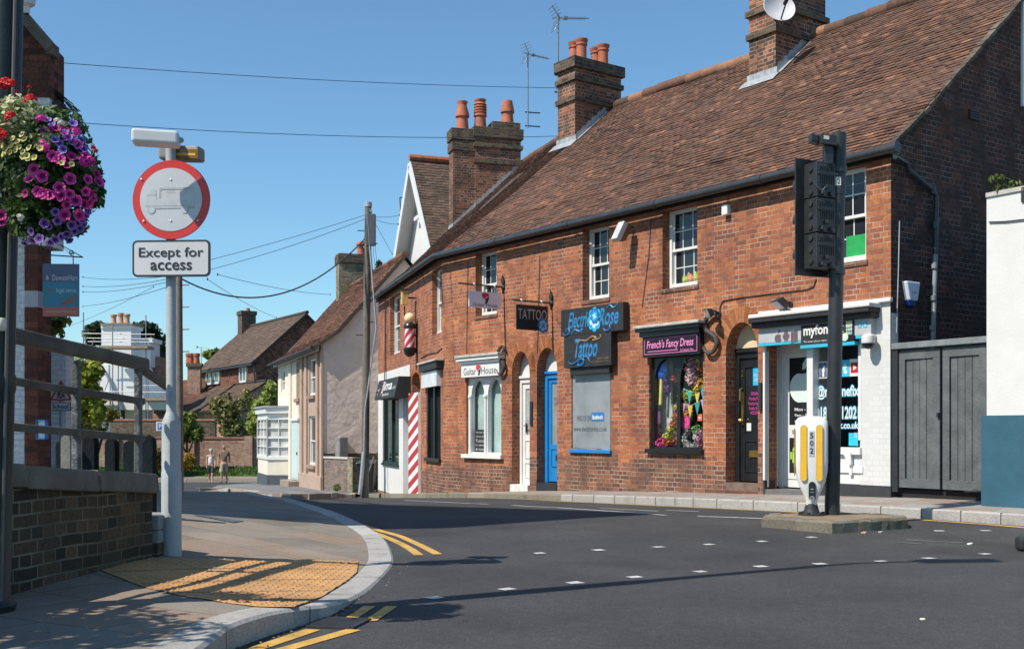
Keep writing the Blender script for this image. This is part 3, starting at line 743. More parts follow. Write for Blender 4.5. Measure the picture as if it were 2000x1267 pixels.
mb.build('verge',attr_mat('verge_mortar',[(0,(.06,.045,.036)),(.5,(.10,.078,.06)),(1,(.17,.14,.11))],.9,30,.3),roof)
def eave(off,z):return[CORN+dA*.16+nA*off+UP*z,BEND+mit*off+UP*z,LEFT-dB*.2+nB*off+UP*z]
mb=MB()
for a,b in zip(eave(.03,4.7),eave(.03,4.7)[1:]):mb.beam(a,b,.03,.12)
mb.build('eaves_board',BLACKM,T)
mb=MB();ev=eave(.215,4.70);mb.tube(ev,.062,10)
for a,b in zip(ev,ev[1:]):
 n=int((b-a).length/1.9)
 for q in range(1,n):p=a.lerp(b,q/n);d=(b-a).normalized();mb.tube([p-d*.05,p+d*.05],.07,10)
mb.tube([ev[0]-dA*.02,ev[0]+dA*.1],.075,10)
mb.build('gutter',M('black_gutter',(.035,.037,.04),.35,.2,6.0),T,smooth=True)
def G(px,py,off=.07):
 return hit(px,py,CORN+WG.n*off,WG.n)
mb=MB();mb.tube([ev[0]+dA*.05,ev[0]+dA*.06-UP*.12,G(1770,318),G(1775,332),G(1822,372),G(1829,385),G(1827,500)],.034,10)
for p in(G(1822,372),G(1826,440)):mb.tube([p+UP*.05,p-UP*.05],.043,10)
dpipe=mb.build('downpipe',M('dark_pipe',(.025,.036,.04),.4,.2,8),T,smooth=True)
mb=MB();mb.tube([G(1827,497),G(1826,520),G(1822,660),G(1818,760)],.034,10)
for y in(520,582,640):p=G(1825-(y-500)*.03,y);mb.tube([p+UP*.03,p-UP*.03],.043,10)
mb.build('pale_pipe_section',M('pale_pipe',(.24,.26,.27),.5,.25,8,stain=(.1,.12,.13),stain_amt=.6),dpipe,smooth=True)
mb=MB();mb.tube([G(1757,432,.02),G(1755,520,.02),G(1751,650,.02)],.008,6);mb.build('wall_cable',M('pale_cable',(.35,.36,.38),.6),T)
gu,gz0=WG.uv(1993,208);mb=MB();mb.wbox(WG,gu,gu+1.0,gz0,gz0+1.7,0,.04)
gw=mb.build('gable_window',WHITE,T,bevel=.006);mb=MB();mb.wbox(WG,gu+.08,gu+.92,gz0+.08,gz0+1.6,.0405,.043);mb.build('glass',DKGLASS,gw)
mb=MB();u,z=WG.uv(1902,226);mb.wbox(WG,u-.13,u+.13,z-.07,z+.07,-.01,.02)
for k in range(4):mb.wbox(WG,u-.12,u+.12,z-.06+k*.035,z-.045+k*.035,.02,.035)
mb.build('vent_grille',IRON,T)
def proof(px,py,W,k=2):
 (o0_,z0_),(o1_,z1_)=PROF[1],PROF[2];n=(W.n*(z1_-z0_)*1+UP*(o0_-o1_)).normalized()
 q=W.O+W.n*o0_+UP*z0_;p=hit(px,py,q,n);return(p-W.O).dot(W.d),(p-W.O).dot(W.n),p.z
def solve_off(W,u,px,lo,hi):
 for _ in range(50):
  m=(lo+hi)/2
  if proj(W.P(u,5,m))[0]<px:hi=m
  else:lo=m
 return(lo+hi)/2
def zat(W,u,off,py):p=W.P(u,0,off);return H+(HY-py)*p.y/F
def zroof(off,W=None):return interp(sorted([(-o_,z_)for o_,z_ in PROF]),-off)+(LIFT*.96*max(0,-off)/4.25 if W is WB else 0)
def chimney(W,u0,u1,off0,off1,ztop,collars,mat,soot,parent,cap=.06):
 """stack between u0..u1 and off1 (back)..off0 (front)"""
 zb=min(zroof(off0,W),zroof(off1,W))-.3
 mb=MB();mb.wbox(W,u0,u1,zb,ztop,off1,off0)
 c=mb.build('chimney',mat,parent)
 mb=MB()
 for z0_,z1_,e in collars:mb.wbox(W,u0-e,u1+e,z0_,z1_,off1-e,off0+e)
 mb.build('corbel_courses',soot,c,bevel=.008)
 mb=MB()
 n=9;pts=[]
 for k in range(n):
  o_=off0+(off1-off0)*k/n;o2=off0+(off1-off0)*(k+1)/n
  if o2<-4.2:break
  za,zb2=zroof(o_,W)+.02,zroof(o2,W)+.02
  i=[W.P(u1+.006,za-.04,o_),W.P(u1+.006,zb2-.04,o2),W.P(u1+.006,zb2+.13,o2),W.P(u1+.006,zb2+.10,o_+(o2-o_)*.45),W.P(u1+.006,za+.12,o_)]
  mb.quad(*i)
  mb.quad(W.P(u1+.006,za,o_),W.P(u1+.12,za+.01,o_),W.P(u1+.12,zb2+.01,o2),W.P(u1+.006,zb2,o2))
 mb.wbox(W,u0-.04,u1+.04,zroof(off0,W)-.12,zroof(off0,W)+.14,off0,off0+.012)
 a=zroof(off0,W)
 mb.quad(W.P(u0-.1,a+.03,off0+.012),W.P(u1+.1,a+.03,off0+.012),W.P(u1+.1,zroof(off0+.2,W)+.035,off0+.2),W.P(u0-.1,zroof(off0+.2,W)+.035,off0+.2))
 mb.build('flashing',LEAD,c,fix=False)
 return c
def pot(mb,p,r,h,kind):
 if kind==0:mb.lathe(p,[(r*1.0,0),(r*.86,h*.2),(r*.86,h*.72),(r*1.0,h*.74),(r*1.0,h*.79),(r*.9,h*.82),(r*1.08,h*.93),(r*1.12,h),(r*.8,h),(r*.75,h*.7)],20)
 if kind==1:mb.lathe(p,[(r*1.0,0),(r*.82,h*.45),(r*1.06,h*.47),(r*1.06,h*.55),(r*.7,h*.84),(r*.66,h*.9),(r*.82,h*.97),(r*.82,h),(r*.6,h),(r*.5,h*.8)],20)
 if kind==2:
  prof=[(r*.95,0),(r*.82,h*.42),(r*1.02,h*.44)]
  for k in range(4):a=h*(.46+.09*k);prof+=[(r*.98,a),(r*.98,a+h*.05),(r*.74,a+h*.055),(r*.74,a+h*.085)]
  prof+=[(r*.98,h*.83),(r*.7,h*.9),(r*.9,h*.97),(r*.9,h),(r*.6,h),(r*.55,h*.8)]
  mb.lathe(p,prof,20)
 if kind==3:mb.lathe(p,[(r*1.0,0),(r*.84,h*.48),(r*1.06,h*.5),(r*1.06,h*.58),(r*.78,h*.97),(r*.78,h),(r*.6,h),(r*.55,h*.7)],20)
u1,o0_,_=proof(1123,276,WA);u0=u1-.62
o1_=solve_off(WA,u1,1213,o0_-4,o0_);zz=lambda py:zat(WA,u1,o0_,py)
ch2=chimney(WA,u0,u1,o0_,o1_,zz(113),[(zz(131),zz(110),.07),(zz(156),zz(146),.05),(zz(196),zz(186),.05)],CHIM,SOOT,roof)
wid=o0_-o1_
for du,fo_ in((.3,.25),(.7,.25),(.3,.72),(.7,.72)):
 mb=MB();pot(mb,WA.P(u0+(u1-u0)*du,zz(111),o0_-wid*fo_),.135,.5,0);mb.build('chimney_pot',TERRA,ch2,smooth=True)
C2=(u0,u1,o0_,o1_,zz)
u1,o0_,_=proof(1515,146,WA);u0=WA.u(1463,o0_);o1_=solve_off(WA,u1,1612,o0_-5,o0_);zz=lambda py:zat(WA,u1,o0_,py)
C3=(u0,u1,o0_,o1_,zz)
ch3=chimney(WA,u0,u1,o0_,o1_,zz(-70),[(zz(-50),zz(-75),.07),(zz(16),zz(4),.06),(zz(62),zz(50),.05)],CHIM,SOOT,roof)
for du,fo_ in((.3,.25),(.7,.25),(.3,.72),(.7,.72)):
 mb=MB();pot(mb,WA.P(u0+(u1-u0)*du,zz(-74),o0_-(o0_-o1_)*fo_),.135,.5,0);mb.build('chimney_pot',TERRA,ch3,smooth=True)
ur=.3;orr=solve_off(WB,ur,928.6,-8,0);orb=solve_off(WB,ur,1017,orr-6,orr);zz=lambda py:zat(WB,ur,orr,py)
ul=.25;ol=solve_off(WB,ul,885,-8,1);olb=orr+.02
print('chimney1',ur,orr,orb,ul,ol,LB)
ch1=chimney(WB,ur-.62,ur,orr,orb,zz(252),[(zz(267),zz(247),.07),(zz(287),zz(279),.06),(zz(318),zz(310),.05)],CHIM,SOOT,roof)
mb=MB();wdt=orr-orb;mb.wbox(WB,ur-.6,ur-.02,zz(247),zz(233),orb+.0,orr-wdt*.38);mb.build('raised_cap',SOOT,ch1,bevel=.01)
zl=lambda py:zat(WB,ul,ol,py)
ch0=chimney(WB,ul-.5,ul,ol,min(olb,ol-.8),zl(252),[(zl(272),zl(250),.06),(zl(293),zl(276),.04)],CHIM,SOOT,roof)
mb=MB();p=WB.P(ul-.25,zl(250),(ol+olb)/2);p=WB.P(ul-.25,zl(250),solve_off(WB,ul-.25,903,-8,0));pot(mb,p,.19,.84,1);mb.build('chimney_pot',TERRA,ch0,smooth=True)
for px,py,h,kd_,ptop in((938,246,.86,2,247),(991,233,.68,3,233)):
 mb=MB();o_=solve_off(WB,ur-.3,px,-9,0);pot(mb,WB.P(ur-.3,zz(ptop),o_),.19,h,kd_);mb.build('chimney_pot',TERRA,ch1,smooth=True)
C1=(ur-.62,ur,orr,orb,zz)
def sash_window(W,u0,u1,z0,z1,parent,rec=.1,cols=3,rows=2,name='sash_window',white=WHITE,bar=.018):
 mb=MB();f=.06;zm=z0+(z1-z0)*.49;B=mb.wbox
 B(W,u0,u0+f,z0,z1,-rec-.1,-rec);B(W,u1-f,u1,z0,z1,-rec-.1,-rec)
 B(W,u0+f,u1-f,z1-f,z1,-rec-.1,-rec-.004);B(W,u0+f-.03,u1-f+.03,z0,z0+.075,-rec-.1,-rec+.02)
 B(W,u0+f,u1-f,zm-.022,zm+.022,-rec-.07,-rec-.012)
 for za,zb,o_ in((z0+.075,zm-.022,-rec-.06),(zm+.022,z1-f,-rec-.035)):
  for k in range(1,cols):uc=u0+f+(u1-u0-2*f)*k/cols;B(W,uc-bar/2,uc+bar/2,za,zb,o_-.02,o_)
  for k in range(1,rows):zc=za+(zb-za)*k/rows;B(W,u0+f,u1-f,zc-bar/2,zc+bar/2,o_-.018,o_+.002)
  for uc in(u0+f,u1-f-.035):B(W,uc,uc+.035,za,zb,o_-.022,o_+.004)
 o=mb.build(name,white,parent,bevel=.003,seg=1)
 mb=MB();mb.quad(W.P(u0+f,z0+.05,-rec-.066),W.P(u1-f,z0+.05,-rec-.066),W.P(u1-f,zm,-rec-.066),W.P(u0+f,zm,-rec-.066))
 mb.quad(W.P(u0+f,zm,-rec-.043),W.P(u1-f,zm,-rec-.043),W.P(u1-f,z1-f,-rec-.043),W.P(u0+f,z1-f,-rec-.043))
 mb.build('glass',DKGLASS,o,fix=False);return o
for a,b in sash:
 sw=sash_window(WA,U(a)+.004,U(b)-.004,3.345,4.616,T,rec=.15 if a<1500 else .07)
 mb=MB();mb.wbox(WA,U(a)-.03,U(b)+.03,3.27,3.338,.0,.02);mb.build('sill',REDLOW,sw)
 if a==1294:
  mb=MB()
  for k in range(8):mb.lathe(WA.P(U(b)-.15-k*.05,3.44,-.222+.004),[(.03,0),(.045,.03),(.02,.09+.03*(k%3))],7)
  mb.build('sill_ornaments',attr_mat('sill_toys',[(0,(.5,.1,.2)),(.5,(.5,.5,.1)),(1,(.2,.4,.1))],.7),sw)
 if a==1596:
  mb=MB();mb.wbox(WA,U(b)-.42,U(b)-.08,3.42,3.72,-.130,-.127);mb.build('green_blind',M('green_cloth',(.01,.30,.07),.6),sw)
for h in holesB[:2]:
 u0,u1,z0,z1=h[0][0],h[1][0],h[0][1],h[2][1]
 sash_window(WB,u0+.004,u1-.004,z0+.004,z1,T,rec=.12,cols=2)
def arch_band(W,u0,u1,zs,zt,w,mat,parent,off=.004):
 mb=MB();n=22;c=(u0+u1)/2;hw=(u1-u0)/2
 for k in range(n):
  a0,a1=math.pi*k/n,math.pi*(k+.93)/n
  q=lambda a,e:W.P(c+(hw+e)*math.cos(a),zs+(zt-zs+e)*math.sin(a),off)
  mb.quad(q(a0,0),q(a0,w),q(a1,w),q(a1,0))
 mb.build('brick_arch',attr_mat('rubbed_brick',[(0,(.20,.075,.035)),(.5,(.32,.115,.045)),(1,(.40,.16,.07))],.85,40,.2),parent,fix=False)
def panelled_door(W,u0,u1,z0,z1,rec,mat,frame,parent,glazed=None,glassmat=DKGLASS,fw=.07,name='door',panels=()):
 mb=MB();mb.wbox(W,u0,u0+fw,z0,z1,-rec-.08,-rec+.02);mb.wbox(W,u1-fw,u1,z0,z1,-rec-.08,-rec+.02);mb.wbox(W,u0+fw,u1-fw,z1-.09,z1,-rec-.08,-rec+.018)
 mb.wbox(W,u0,u1,z1,z1+.05,-rec-.09,-rec+.05)
 d=mb.build(name,frame,parent,bevel=.006)
 a,b,c,e=u0+fw,u1-fw,z0+.02,z1-.09;mb=MB()
 if glazed:
  g0,g1=glazed;s=.085
  mb.wbox(W,a,b,c,g0,-rec-.06,-rec-.01);mb.wbox(W,a,b,g1,e,-rec-.06,-rec-.01);mb.wbox(W,a,a+s,g0,g1,-rec-.06,-rec-.01);mb.wbox(W,b-s,b,g0,g1,-rec-.06,-rec-.01)
  for(p,q)in panels:
   for k,(x0,x1,y0,y1)in enumerate(((a+s,b-s,p,p+.015),(a+s,b-s,q-.015,q),(a+s,a+s+.015,p+.015,q-.015),(b-s-.015,b-s,p+.015,q-.015))):mb.wbox(W,x0,x1,y0,y1,-rec-.01,-rec+.006)
  lf=mb.build('leaf',mat,d,bevel=.004)
  m2=MB();m2.quad(W.P(a+s,g0,-rec-.03),W.P(b-s,g0,-rec-.03),W.P(b-s,g1,-rec-.03),W.P(a+s,g1,-rec-.03));m2.build('door_glass',glassmat,d,fix=False)
 else:
  mb.wbox(W,a,b,c,e,-rec-.06,-rec-.01);mb.build('leaf',mat,d,bevel=.004)
 return d
BLUE=M('bright_blue_paint',(.015,.19,.48),.35,.1,6)
FROST=M('frosted_film',(.22,.245,.265),.32,.22,2.5,stain=(.29,.31,.33),stain_amt=.5)
SATIN=M('white_glazed_film',(.42,.52,.50),.25,.2,2.0)
def tympanum(W,u0,u1,zs,zt,rec,mat,parent):
 a=arch(u0,u1,zs,zs+.001,zt,16)[2:];mb=MB();mb.prism([W.P(x,y,-rec)for x,y in a],W.n*-.05);mb.build('fanlight_panel',mat,parent)
u0,u1=wd;arch_band(WA,u0,u1,wdz[1],wdz[2],.2,None,T)
zt_=Z(1017,738);d1=panelled_door(WA,u0,u1,wdz[0],zt_,.2,WHITE,WHITE,T,glazed=(.95,zt_-.2),glassmat=M('white_door_glass',(.33,.37,.38),.12,.2,3),panels=((.5,.85),(.12,.42)))
tympanum(WA,u0,u1,zt_+.03,wdz[2],.2,WHITE,d1)
mb=MB();mb.wbox(WA,u0,u1,-.2,.0,-.24,.05);mb.build('step',M('white_step',(.6,.6,.58),.8,.2,8),d1)
mb=MB();mb.wbox(WA,u0+.17,u0+.20,1.0,1.18,-.21,-.195);mb.tube([WA.P(u0+.185,1.13,-.19),WA.P(u0+.185,1.13,-.15),WA.P(u0+.28,1.13,-.15)],.009,8);mb.wbox(WA,u0+.3,u0+.36,.62,.68,-.21,-.2);mb.build('handle',IRON,d1)
u0,u1=bd;arch_band(WA,u0,u1,bdz[1],bdz[2],.2,None,T)
zt_=Z(1068,729);d2=panelled_door(WA,u0,u1,.06,zt_,.2,BLUE,BLUE,T,glazed=(.78,zt_-.17),glassmat=FROST,fw=.09,panels=((.36,.7),))
tympanum(WA,u0,u1,zt_+.03,bdz[2],.2,WHITE,d2)
mb=MB();mb.wbox(WA,u0,u1,-.2,.06,-.24,.02);mb.build('step',BLACKM,d2)
mb=MB();mb.wbox(WA,u1-.3,u1-.16,.48,.58,-.21,-.195);mb.build('letter_plate',IRON,d2)
wtext(WA,'TATTOO\nSTUDIO',u0+.22,u1-.12,1.5,1.66,-.228,M('faint_ink',(.06,.065,.07),.6),d2)
u0,u1=kd;arch_band(WA,u0,u1,kdz[1],kdz[2],.24,None,T)
CREAM=M('cream_paint',(.62,.50,.32),.7,.1,4.0)
zt_=Z(1449,684);d3=panelled_door(WA,u0+.02,u1-.0,.24,zt_-.02,.22,BLACKP,BLACKP,T,glazed=(.98,zt_-.25),panels=((.4,.88),))
tympanum(WA,u0,u1,zt_+.05,kdz[2],.22,CREAM,d3)
mb=MB();mb.wbox(WA,u0,u1,.0,.24,-.24,.0);mb.build('step',M('door_step',(.16,.11,.085),.85,.3,9),d3)
BRASS=M('brass',(.60,.38,.10),.3,.15,9,metal=.9)
mb=MB();du=u0+.135
mb.wbox(WA,du-.02,du+.02,1.12,1.3,-.226,-.216);mb.tube([WA.P(du,1.68,-.22),WA.P(du,1.66,-.17),WA.P(du,1.5,-.165),WA.P(du,1.46,-.22)],.012,8);mb.wbox(WA,du-.02,du+.02,1.3,1.62,-.2265,-.2185)
mb.lathe(WA.P(du,1.19,-.216),[(.012,0),(.012,.03),(.028,.035),(.03,.06),(.01,.075)],12,axis=WA.n);mb.wbox(WA,u0+.28,u0+.5,.63,.73,-.226,-.212);mb.build('brass_fittings',BRASS,d3,bevel=.004)
wtext(WA,'2',du-.025,du+.025,1.86,1.96,-.222,BRASS,d3)
mb=MB();mb.wbox(WA,u1-.32,u1-.16,1.72,2.02,-.2495,-.246);st=mb.build('blue_sticker',M('sky_blue_sticker',(.03,.42,.68),.4),d3)
wtext(WA,'We are\nOPEN',u1-.3,u1-.18,1.78,1.9,-.245,WHITE,d3)
mb=MB();mb.wbox(WA,u0+.2,u0+.29,1.03,1.15,-.2495,-.246);mb.build('small_notice',WHITE,d3)
PINK=M('hot_pink',(.62,.07,.33),.45,.1)
wtext(WA,'OPENING\nMonday-Friday\nTuesday-Saturday\nSunday & bank\nHOLIDAYS',u1-.42,u1-.12,1.28,1.62,-.246,PINK,d3)
mb=MB();mb.wbox(WA,U(1036.5),U(1041),Z(1038,830),Z(1038,784),0,.03);mb.build('entry_panel',BLACKM,T,bevel=.006)
mb=MB();mb.wbox(WA,U(1484),U(1489.5),Z(1487,802),Z(1487,747),0,.04);mb.build('entry_panel',BLACKM,T,bevel=.006)
u0,u1=gh;gs=thing('x',None,None);bpy.data.objects.remove(gs)
zc0,zc1=Z(945,735),Z(945,687)
mb=MB();mb.wbox(WA,u0-.0,u1+.0,zc0,Z(945,708),0,.09);mb.wbox(WA,u0-.05,u1+.05,Z(945,708),Z(945,703),0,.13);mb.wbox(WA,u0-.08,u1+.08,Z(945,703),Z(945,697),0,.17)
mb.wbox(WA,u0-.03,u1+.03,Z(945,894.5),Z(945,887),-.2,.08)
za,zb_=Z(945,887),zc0;w0,w1=u0+.055,u1-.055;q=(w1-w0)
hol=[]
for c in(.28,.76):hol.append(arch(w0+q*(c-.19),w0+q*(c+.19),za+.04,zb_-.38,zb_-.06,12))
wall_panel(mb,WA,[(w0,za),(w1,za),(w1,zb_),(w0,zb_)],hol,.09,-.05)
for c in(.07,.52):mb.tube([WA.P(w0+q*c,za,-.04),WA.P(w0+q*c,zb_-.42,-.04)],.035,10);mb.lathe(WA.P(w0+q*c,zb_-.44,-.04),[(.035,0),(.05,.03),(.05,.06),(.04,.09)],10)
gs=mb.build('guitar_shopfront',WHITE,T,fix=False)
mb=MB();mb.quad(WA.P(w0,za,-.135),WA.P(w1,za,-.135),WA.P(w1,zb_,-.135),WA.P(w0,zb_,-.135));mb.build('window_glass',CLEAR,gs,fix=False)
mb=MB();mb.quad(WA.P(w0,za,-.2),WA.P(w1,za,-.2),WA.P(w1,zb_,-.2),WA.P(w0,zb_,-.2));mb.build('blind',SATIN,gs,fix=False)
mb=MB();mb.wbox(WA,u0-.1,u1+.1,Z(945,697),Z(945,692),.0,.2);mb.build('stone_ledge',STONE,gs,bevel=.01)
INK=M('black_lettering',(.02,.02,.022),.5);REDM=M('red_enamel',(.55,.03,.035),.35,.08)
zt0,zt1=Z(945,731),Z(945,717)
ua=u0+.09;ub=u1-.09;L_=ub-ua
wtext(WA,'Guitar',ua,ua+L_*.38,zt0,zt1,.09,INK,gs);wtext(WA,'House',ua+L_*.55,ub,zt0+.0,zt1,.09,INK,gs)
def plectrum(W_O,d_,n_,c,s,parent):
 """guitar pick emblem: red upper half, black lower tail"""
 f=lambda x,y:c+d_*(x*s)+UP*(y*s)
 mb=MB();mb.quad(*[f(x,y)+n_*.003 for x,y in((-.5,.45),(-.3,.62),(.1,.65),(.45,.55),(.52,.4),(.05,.12),(-.2,-.05),(-.42,.1))]);mb.build('red_emblem',REDM,parent,fix=False)
 mb=MB();mb.quad(*[f(x,y)+n_*.003 for x,y in((.52,.33),(.45,-.1),(.25,-.55),(.05,-.62),(-.1,-.5),(.08,-.25),(-.12,-.12))]);mb.build('black_emblem',INK,parent,fix=False)
plectrum(None,WA.d,WA.n,WA.P(ua+L_*.46,(zt0+zt1)/2+.01,.09),.17,gs)
mb=MB();pu0,pu1=w0+q*.1,w0+q*.44;mb.wbox(WA,pu0,pu1,za+.045,za+.5,-.134,-.128);bs_=mb.build('poster_board',BLACKM,gs)
CH=M('chalk',(.5,.5,.48),.8)
for k,(s_,h_)in enumerate((('THIS WEEK FREE',.03),('GUITAR SETUP',.03),('Tuition',.06),('in store',.04),('& more',.05))):
 zz0=za+.44-k*.085;wtext(WA,s_,pu0+.03,pu1-.03,zz0-h_/2,zz0+h_/2,-.128,CH,gs)
u0,u1=tw;mb=MB();mb.wbox(WA,u0,u1,twz[0]+.03,twz[1],-.08,-.02);tf=mb.build('tattoo_window',M('dark_frame',(.03,.035,.04),.5),T,bevel=.004)
mb=MB();mb.quad(WA.P(u0+.01,twz[0]+.03,-.016),WA.P(u1-.03,twz[0]+.03,-.016),WA.P(u1-.03,twz[1],-.016),WA.P(u0+.01,twz[1],-.016));mb.build('frosted_glass',FROST,tf,fix=False)
mb=MB();mb.wbox(WA,u0-.04,u1+.03,twz[0]-.03,twz[0]+.03,-.1,.05);mb.build('sill',BLUE,tf,bevel=.006)
GREYT=M('grey_lettering',(.045,.05,.055),.6)
wtext(WA,'FIND US ON',U(1126),U(1152.5),Z(1139,822),Z(1139,811),-.016,GREYT,tf)
mb=MB();mb.wbox(WA,U(1154),U(1178.5),Z(1166,822),Z(1166,805),-.016,-.012);mb.build('blue_badge',M('badge_blue',(.02,.16,.42),.5),tf)
wtext(WA,'facebook',U(1156),U(1177),Z(1166,818.5),Z(1166,809),-.011,WHITE,tf,bold=.03)
wtext(WA,'www.electricrose.co.uk',U(1119),U(1184),Z(1150,842),Z(1150,832),-.016,GREYT,tf)
u0,u1=fr;zs0,zs1=Z(1318,695),Z(1318,655)
mb=MB();mb.wbox(WA,u0-.05,u1+.03,zs0,zs1,-.04,.1);mb.wbox(WA,u0-.08,u1+.06,zs1,Z(1318,645),-.04,.15);mb.wbox(WA,u0-.13,u1+.1,Z(1318,645),Z(1318,638),-.04,.2)
mb.wbox(WA,u0-.04,u1+.03,frz[0]-.05,frz[0]+.02,-.2,.07)
zf0=frz[0]+.02
hol=[arch(u0+(u1-u0)*c0,u0+(u1-u0)*c1,zf0+.03,zs0-.42,zs0-.03,12)for c0,c1 in((.05,.48),(.54,.98))]
wall_panel(mb,WA,[(u0,zf0),(u1,zf0),(u1,zs0),(u0,zs0)],hol,.06,-.06)
fs=mb.build('fancy_dress_shopfront',BLACKP,T,fix=False)
mb=MB();mb.quad(*[WA.P(a,b,-.1)for a,b in rect(u0,u1,zf0,zs0)]);mb.build('window_glass',CLEAR,fs,fix=False)
mb=MB();mb.wbox(WA,u0-.15,u1+.13,Z(1318,638),Z(1318,632),-.0,.24);mb.build('stone_ledge',STONE,fs,bevel=.012)
DARKIN=M('shop_interior',(.03,.026,.024),.9,.3)
mb=MB();mb.quad(*[WA.P(a,b,-.85)for a,b in rect(u0-.3,u1+.3,zf0-.2,zs0+.2)])
mb.quad(WA.P(u0-.3,zf0,-.12),WA.P(u1+.3,zf0,-.12),WA.P(u1+.3,zf0,-.85),WA.P(u0-.3,zf0,-.85));mb.quad(WA.P(u0-.3,zs0+.1,-.25),WA.P(u1+.3,zs0+.1,-.25),WA.P(u1+.3,zs0+.1,-.85),WA.P(u0-.3,zs0+.1,-.85))
for uu in(u0-.3,u1+.3):mb.quad(WA.P(uu,zf0-.2,-.25),WA.P(uu,zs0+.2,-.25),WA.P(uu,zs0+.2,-.85),WA.P(uu,zf0-.2,-.85))
mb.build('display_box',DARKIN,fs,fix=False)
mb=MB();mb.quad(*[WA.P(a,b,-.34)for a,b in rect(u0+.02,u0+(u1-u0)*.5,zf0,zf0+.75)]);mb.build('backdrop_cloth',M('mauve_cloth',(.22,.07,.13),.8,.4,7),fs,fix=False)
mb=MB();mb.quad(*[WA.P(a,b,-.32)for a,b in rect(u0-.05,u0+.22,zf0,zs0-.1)]);mb.build('pale_reflection',M('pale_reflection',(.45,.43,.42),.8,.3,9),fs,fix=False)  # pale strip: a reflection in the left pane put in as colour
PLUM=M('plum_sign',(.02,.004,.017),.4,.1);PINKL=M('pale_pink_lettering',(.75,.25,.50),.45,.05)
mb=MB();mb.wbox(WA,u0-.02,u1+.0,zs0+.03,zs1-.015,.1,.108);mb.build('sign_board',PLUM,fs)
mb=MB()
for(a,b,c,d)in((u0+.0,u1-.02,zs0+.045,zs0+.053),(u0+.0,u1-.02,zs1-.038,zs1-.03),(u0+.0,u0+.008,zs0+.053,zs1-.038),(u1-.028,u1-.02,zs0+.053,zs1-.038)):mb.wbox(WA,a,b,c,d,.108,.1105)
mb.wbox(WA,u0+.08,u0+.78,zs0+.085,zs0+.095,.108,.1105)
mb.build('sign_border',PINKL,fs)
wtext(WA,"French's Fancy Dress",u0+.06,u1-.1,zs0+.1,zs1-.06,.109,PINKL,fs,bold=.012,shear=.18)
wtext(WA,'& Costume Hire',u0+.84,u1-.1,zs0+.06,zs0+.1,.109,PINKL,fs)
u0,u1=ph;ua,ub=U(1493),LA
mb=MB()
zw0=Z(1600,604)
wall_panel(mb,WA,[(ua,.3),(ub+.0,.3),(ub+.0,zw0),(ua,zw0)],[rect(u0,u1,.3,phz[1])][:0]+[rect(u0,u1,.3001,phz[1])],0,.012)
pf=mb.build('phone_shopfront',brick_mat('white_painted_brick',[(0,(.55,.55,.54)),(1,(.60,.60,.59))],(.56,.56,.55),bump=.05,shift=.05,grain=.12,grime=((.62,.61,.58),.3),mlo=.9),T,fix=False)
mb=MB();wall_panel(mb,WG,[(-.012,.3),(.14,.3),(.14,zw0-.15),(-.012,zw0-.15)],[],0,.012);mb.build('painted_return',_m['white_painted_brick'],pf,fix=False)
mb=MB()
PBK=M('plinth_black',(.03,.032,.036),.7,.25,8,.1,40)
for a,b,e in((ua,u0,.03),(U(1575),u1,.0305),(u1,ub+.02,.03)):mb=MB();mb.wbox(WA,a,b,-.1 if e<.0304 else .0,.3,-.2,e);mb.build('black_plinth',PBK,pf)
zq0,zq1=Z(1600,663),Z(1600,632)
mb=MB();mb.wbox(WA,U(1492),U(1712),zq0,zq1,.0,.12);mb.build('grey_fascia',M('silver_fascia',(.42,.43,.44),.35,.08),pf,bevel=.006)
mb=MB();mb.wbox(WA,U(1485),U(1718),zq1,Z(1600,622),0,.2);mb.wbox(WA,U(1484),U(1720),Z(1600,622),Z(1600,613),0,.26);mb.build('black_cornice',BLACKM,pf,bevel=.01)
mb=MB();mb.wbox(WA,U(1486),U(1723),Z(1600,613),Z(1600,605),0,.28);mb.wbox(WA,U(1486),U(1745),Z(1600,605),Z(1600,597),0,.07);mb.build('white_ledge',WHITEWALL,pf,bevel=.015)
CYAN=M('cyan_trim',(.04,.42,.58),.4,.06)
mb=MB();mb.wbox(WA,U(1492),U(1576),zq0-.04,zq0,.0,.122);mb.wbox(WA,U(1576),U(1682),zq0-.12,zq0-.075,.0,.142);mb.wbox(WA,U(1682),U(1712),zq0-.04,zq0,.0,.122);mb.build('cyan_edge',CYAN,pf)
mb=MB();mb.wbox(WA,U(1577),U(1680),zq0-.075,zq1-.02,.0,.14);mb.build('black_sign',BLACKM,pf)
zl0=zq0+.0
wtext(WA,'myfonefix',U(1582),U(1661),zq0+.015,zq0+.2,.14,WHITE,pf,bold=.03)
wtext(WA,'The smart phone repair specialists.com',U(1582),U(1658),zq0-.05,zq0-.015,.14,WHITE,pf)
mb=MB();mb.wbox(WA,U(1664),U(1679),zq0-.06,zq1+.0,.14,.15);phn=mb.build('phone_picture',BLACKP,pf,bevel=.008)
mb=MB()
for i in range(3):
 for j in range(4):mb.wbox(WA,U(1666)+i*.035,U(1666)+i*.035+.029,zq0+.02+j*.05,zq0+.06+j*.05,.15,.152)
mb.build('phone_screen',attr_mat('app_tiles',[(0,(.6,.6,.1)),(.35,(.55,.6,.62)),(.7,(.12,.45,.55)),(1,(.75,.5,.2))],.4,5,0),phn)
mb=MB();mb.lathe(WA.P(U(1664),zq0-.01,.15),[(.055,0),(.055,.006),(.02,.01)],18,axis=WA.n);mb.build('phone_button',M('pale_green_disc',(.6,.72,.66),.4),phn)
mb=MB()
for k,(a,b)in enumerate(((1687,1694),(1697,1705))):mb.wbox(WA,U(a),U(b),zq0+.1,zq0+.18,.12,.124)
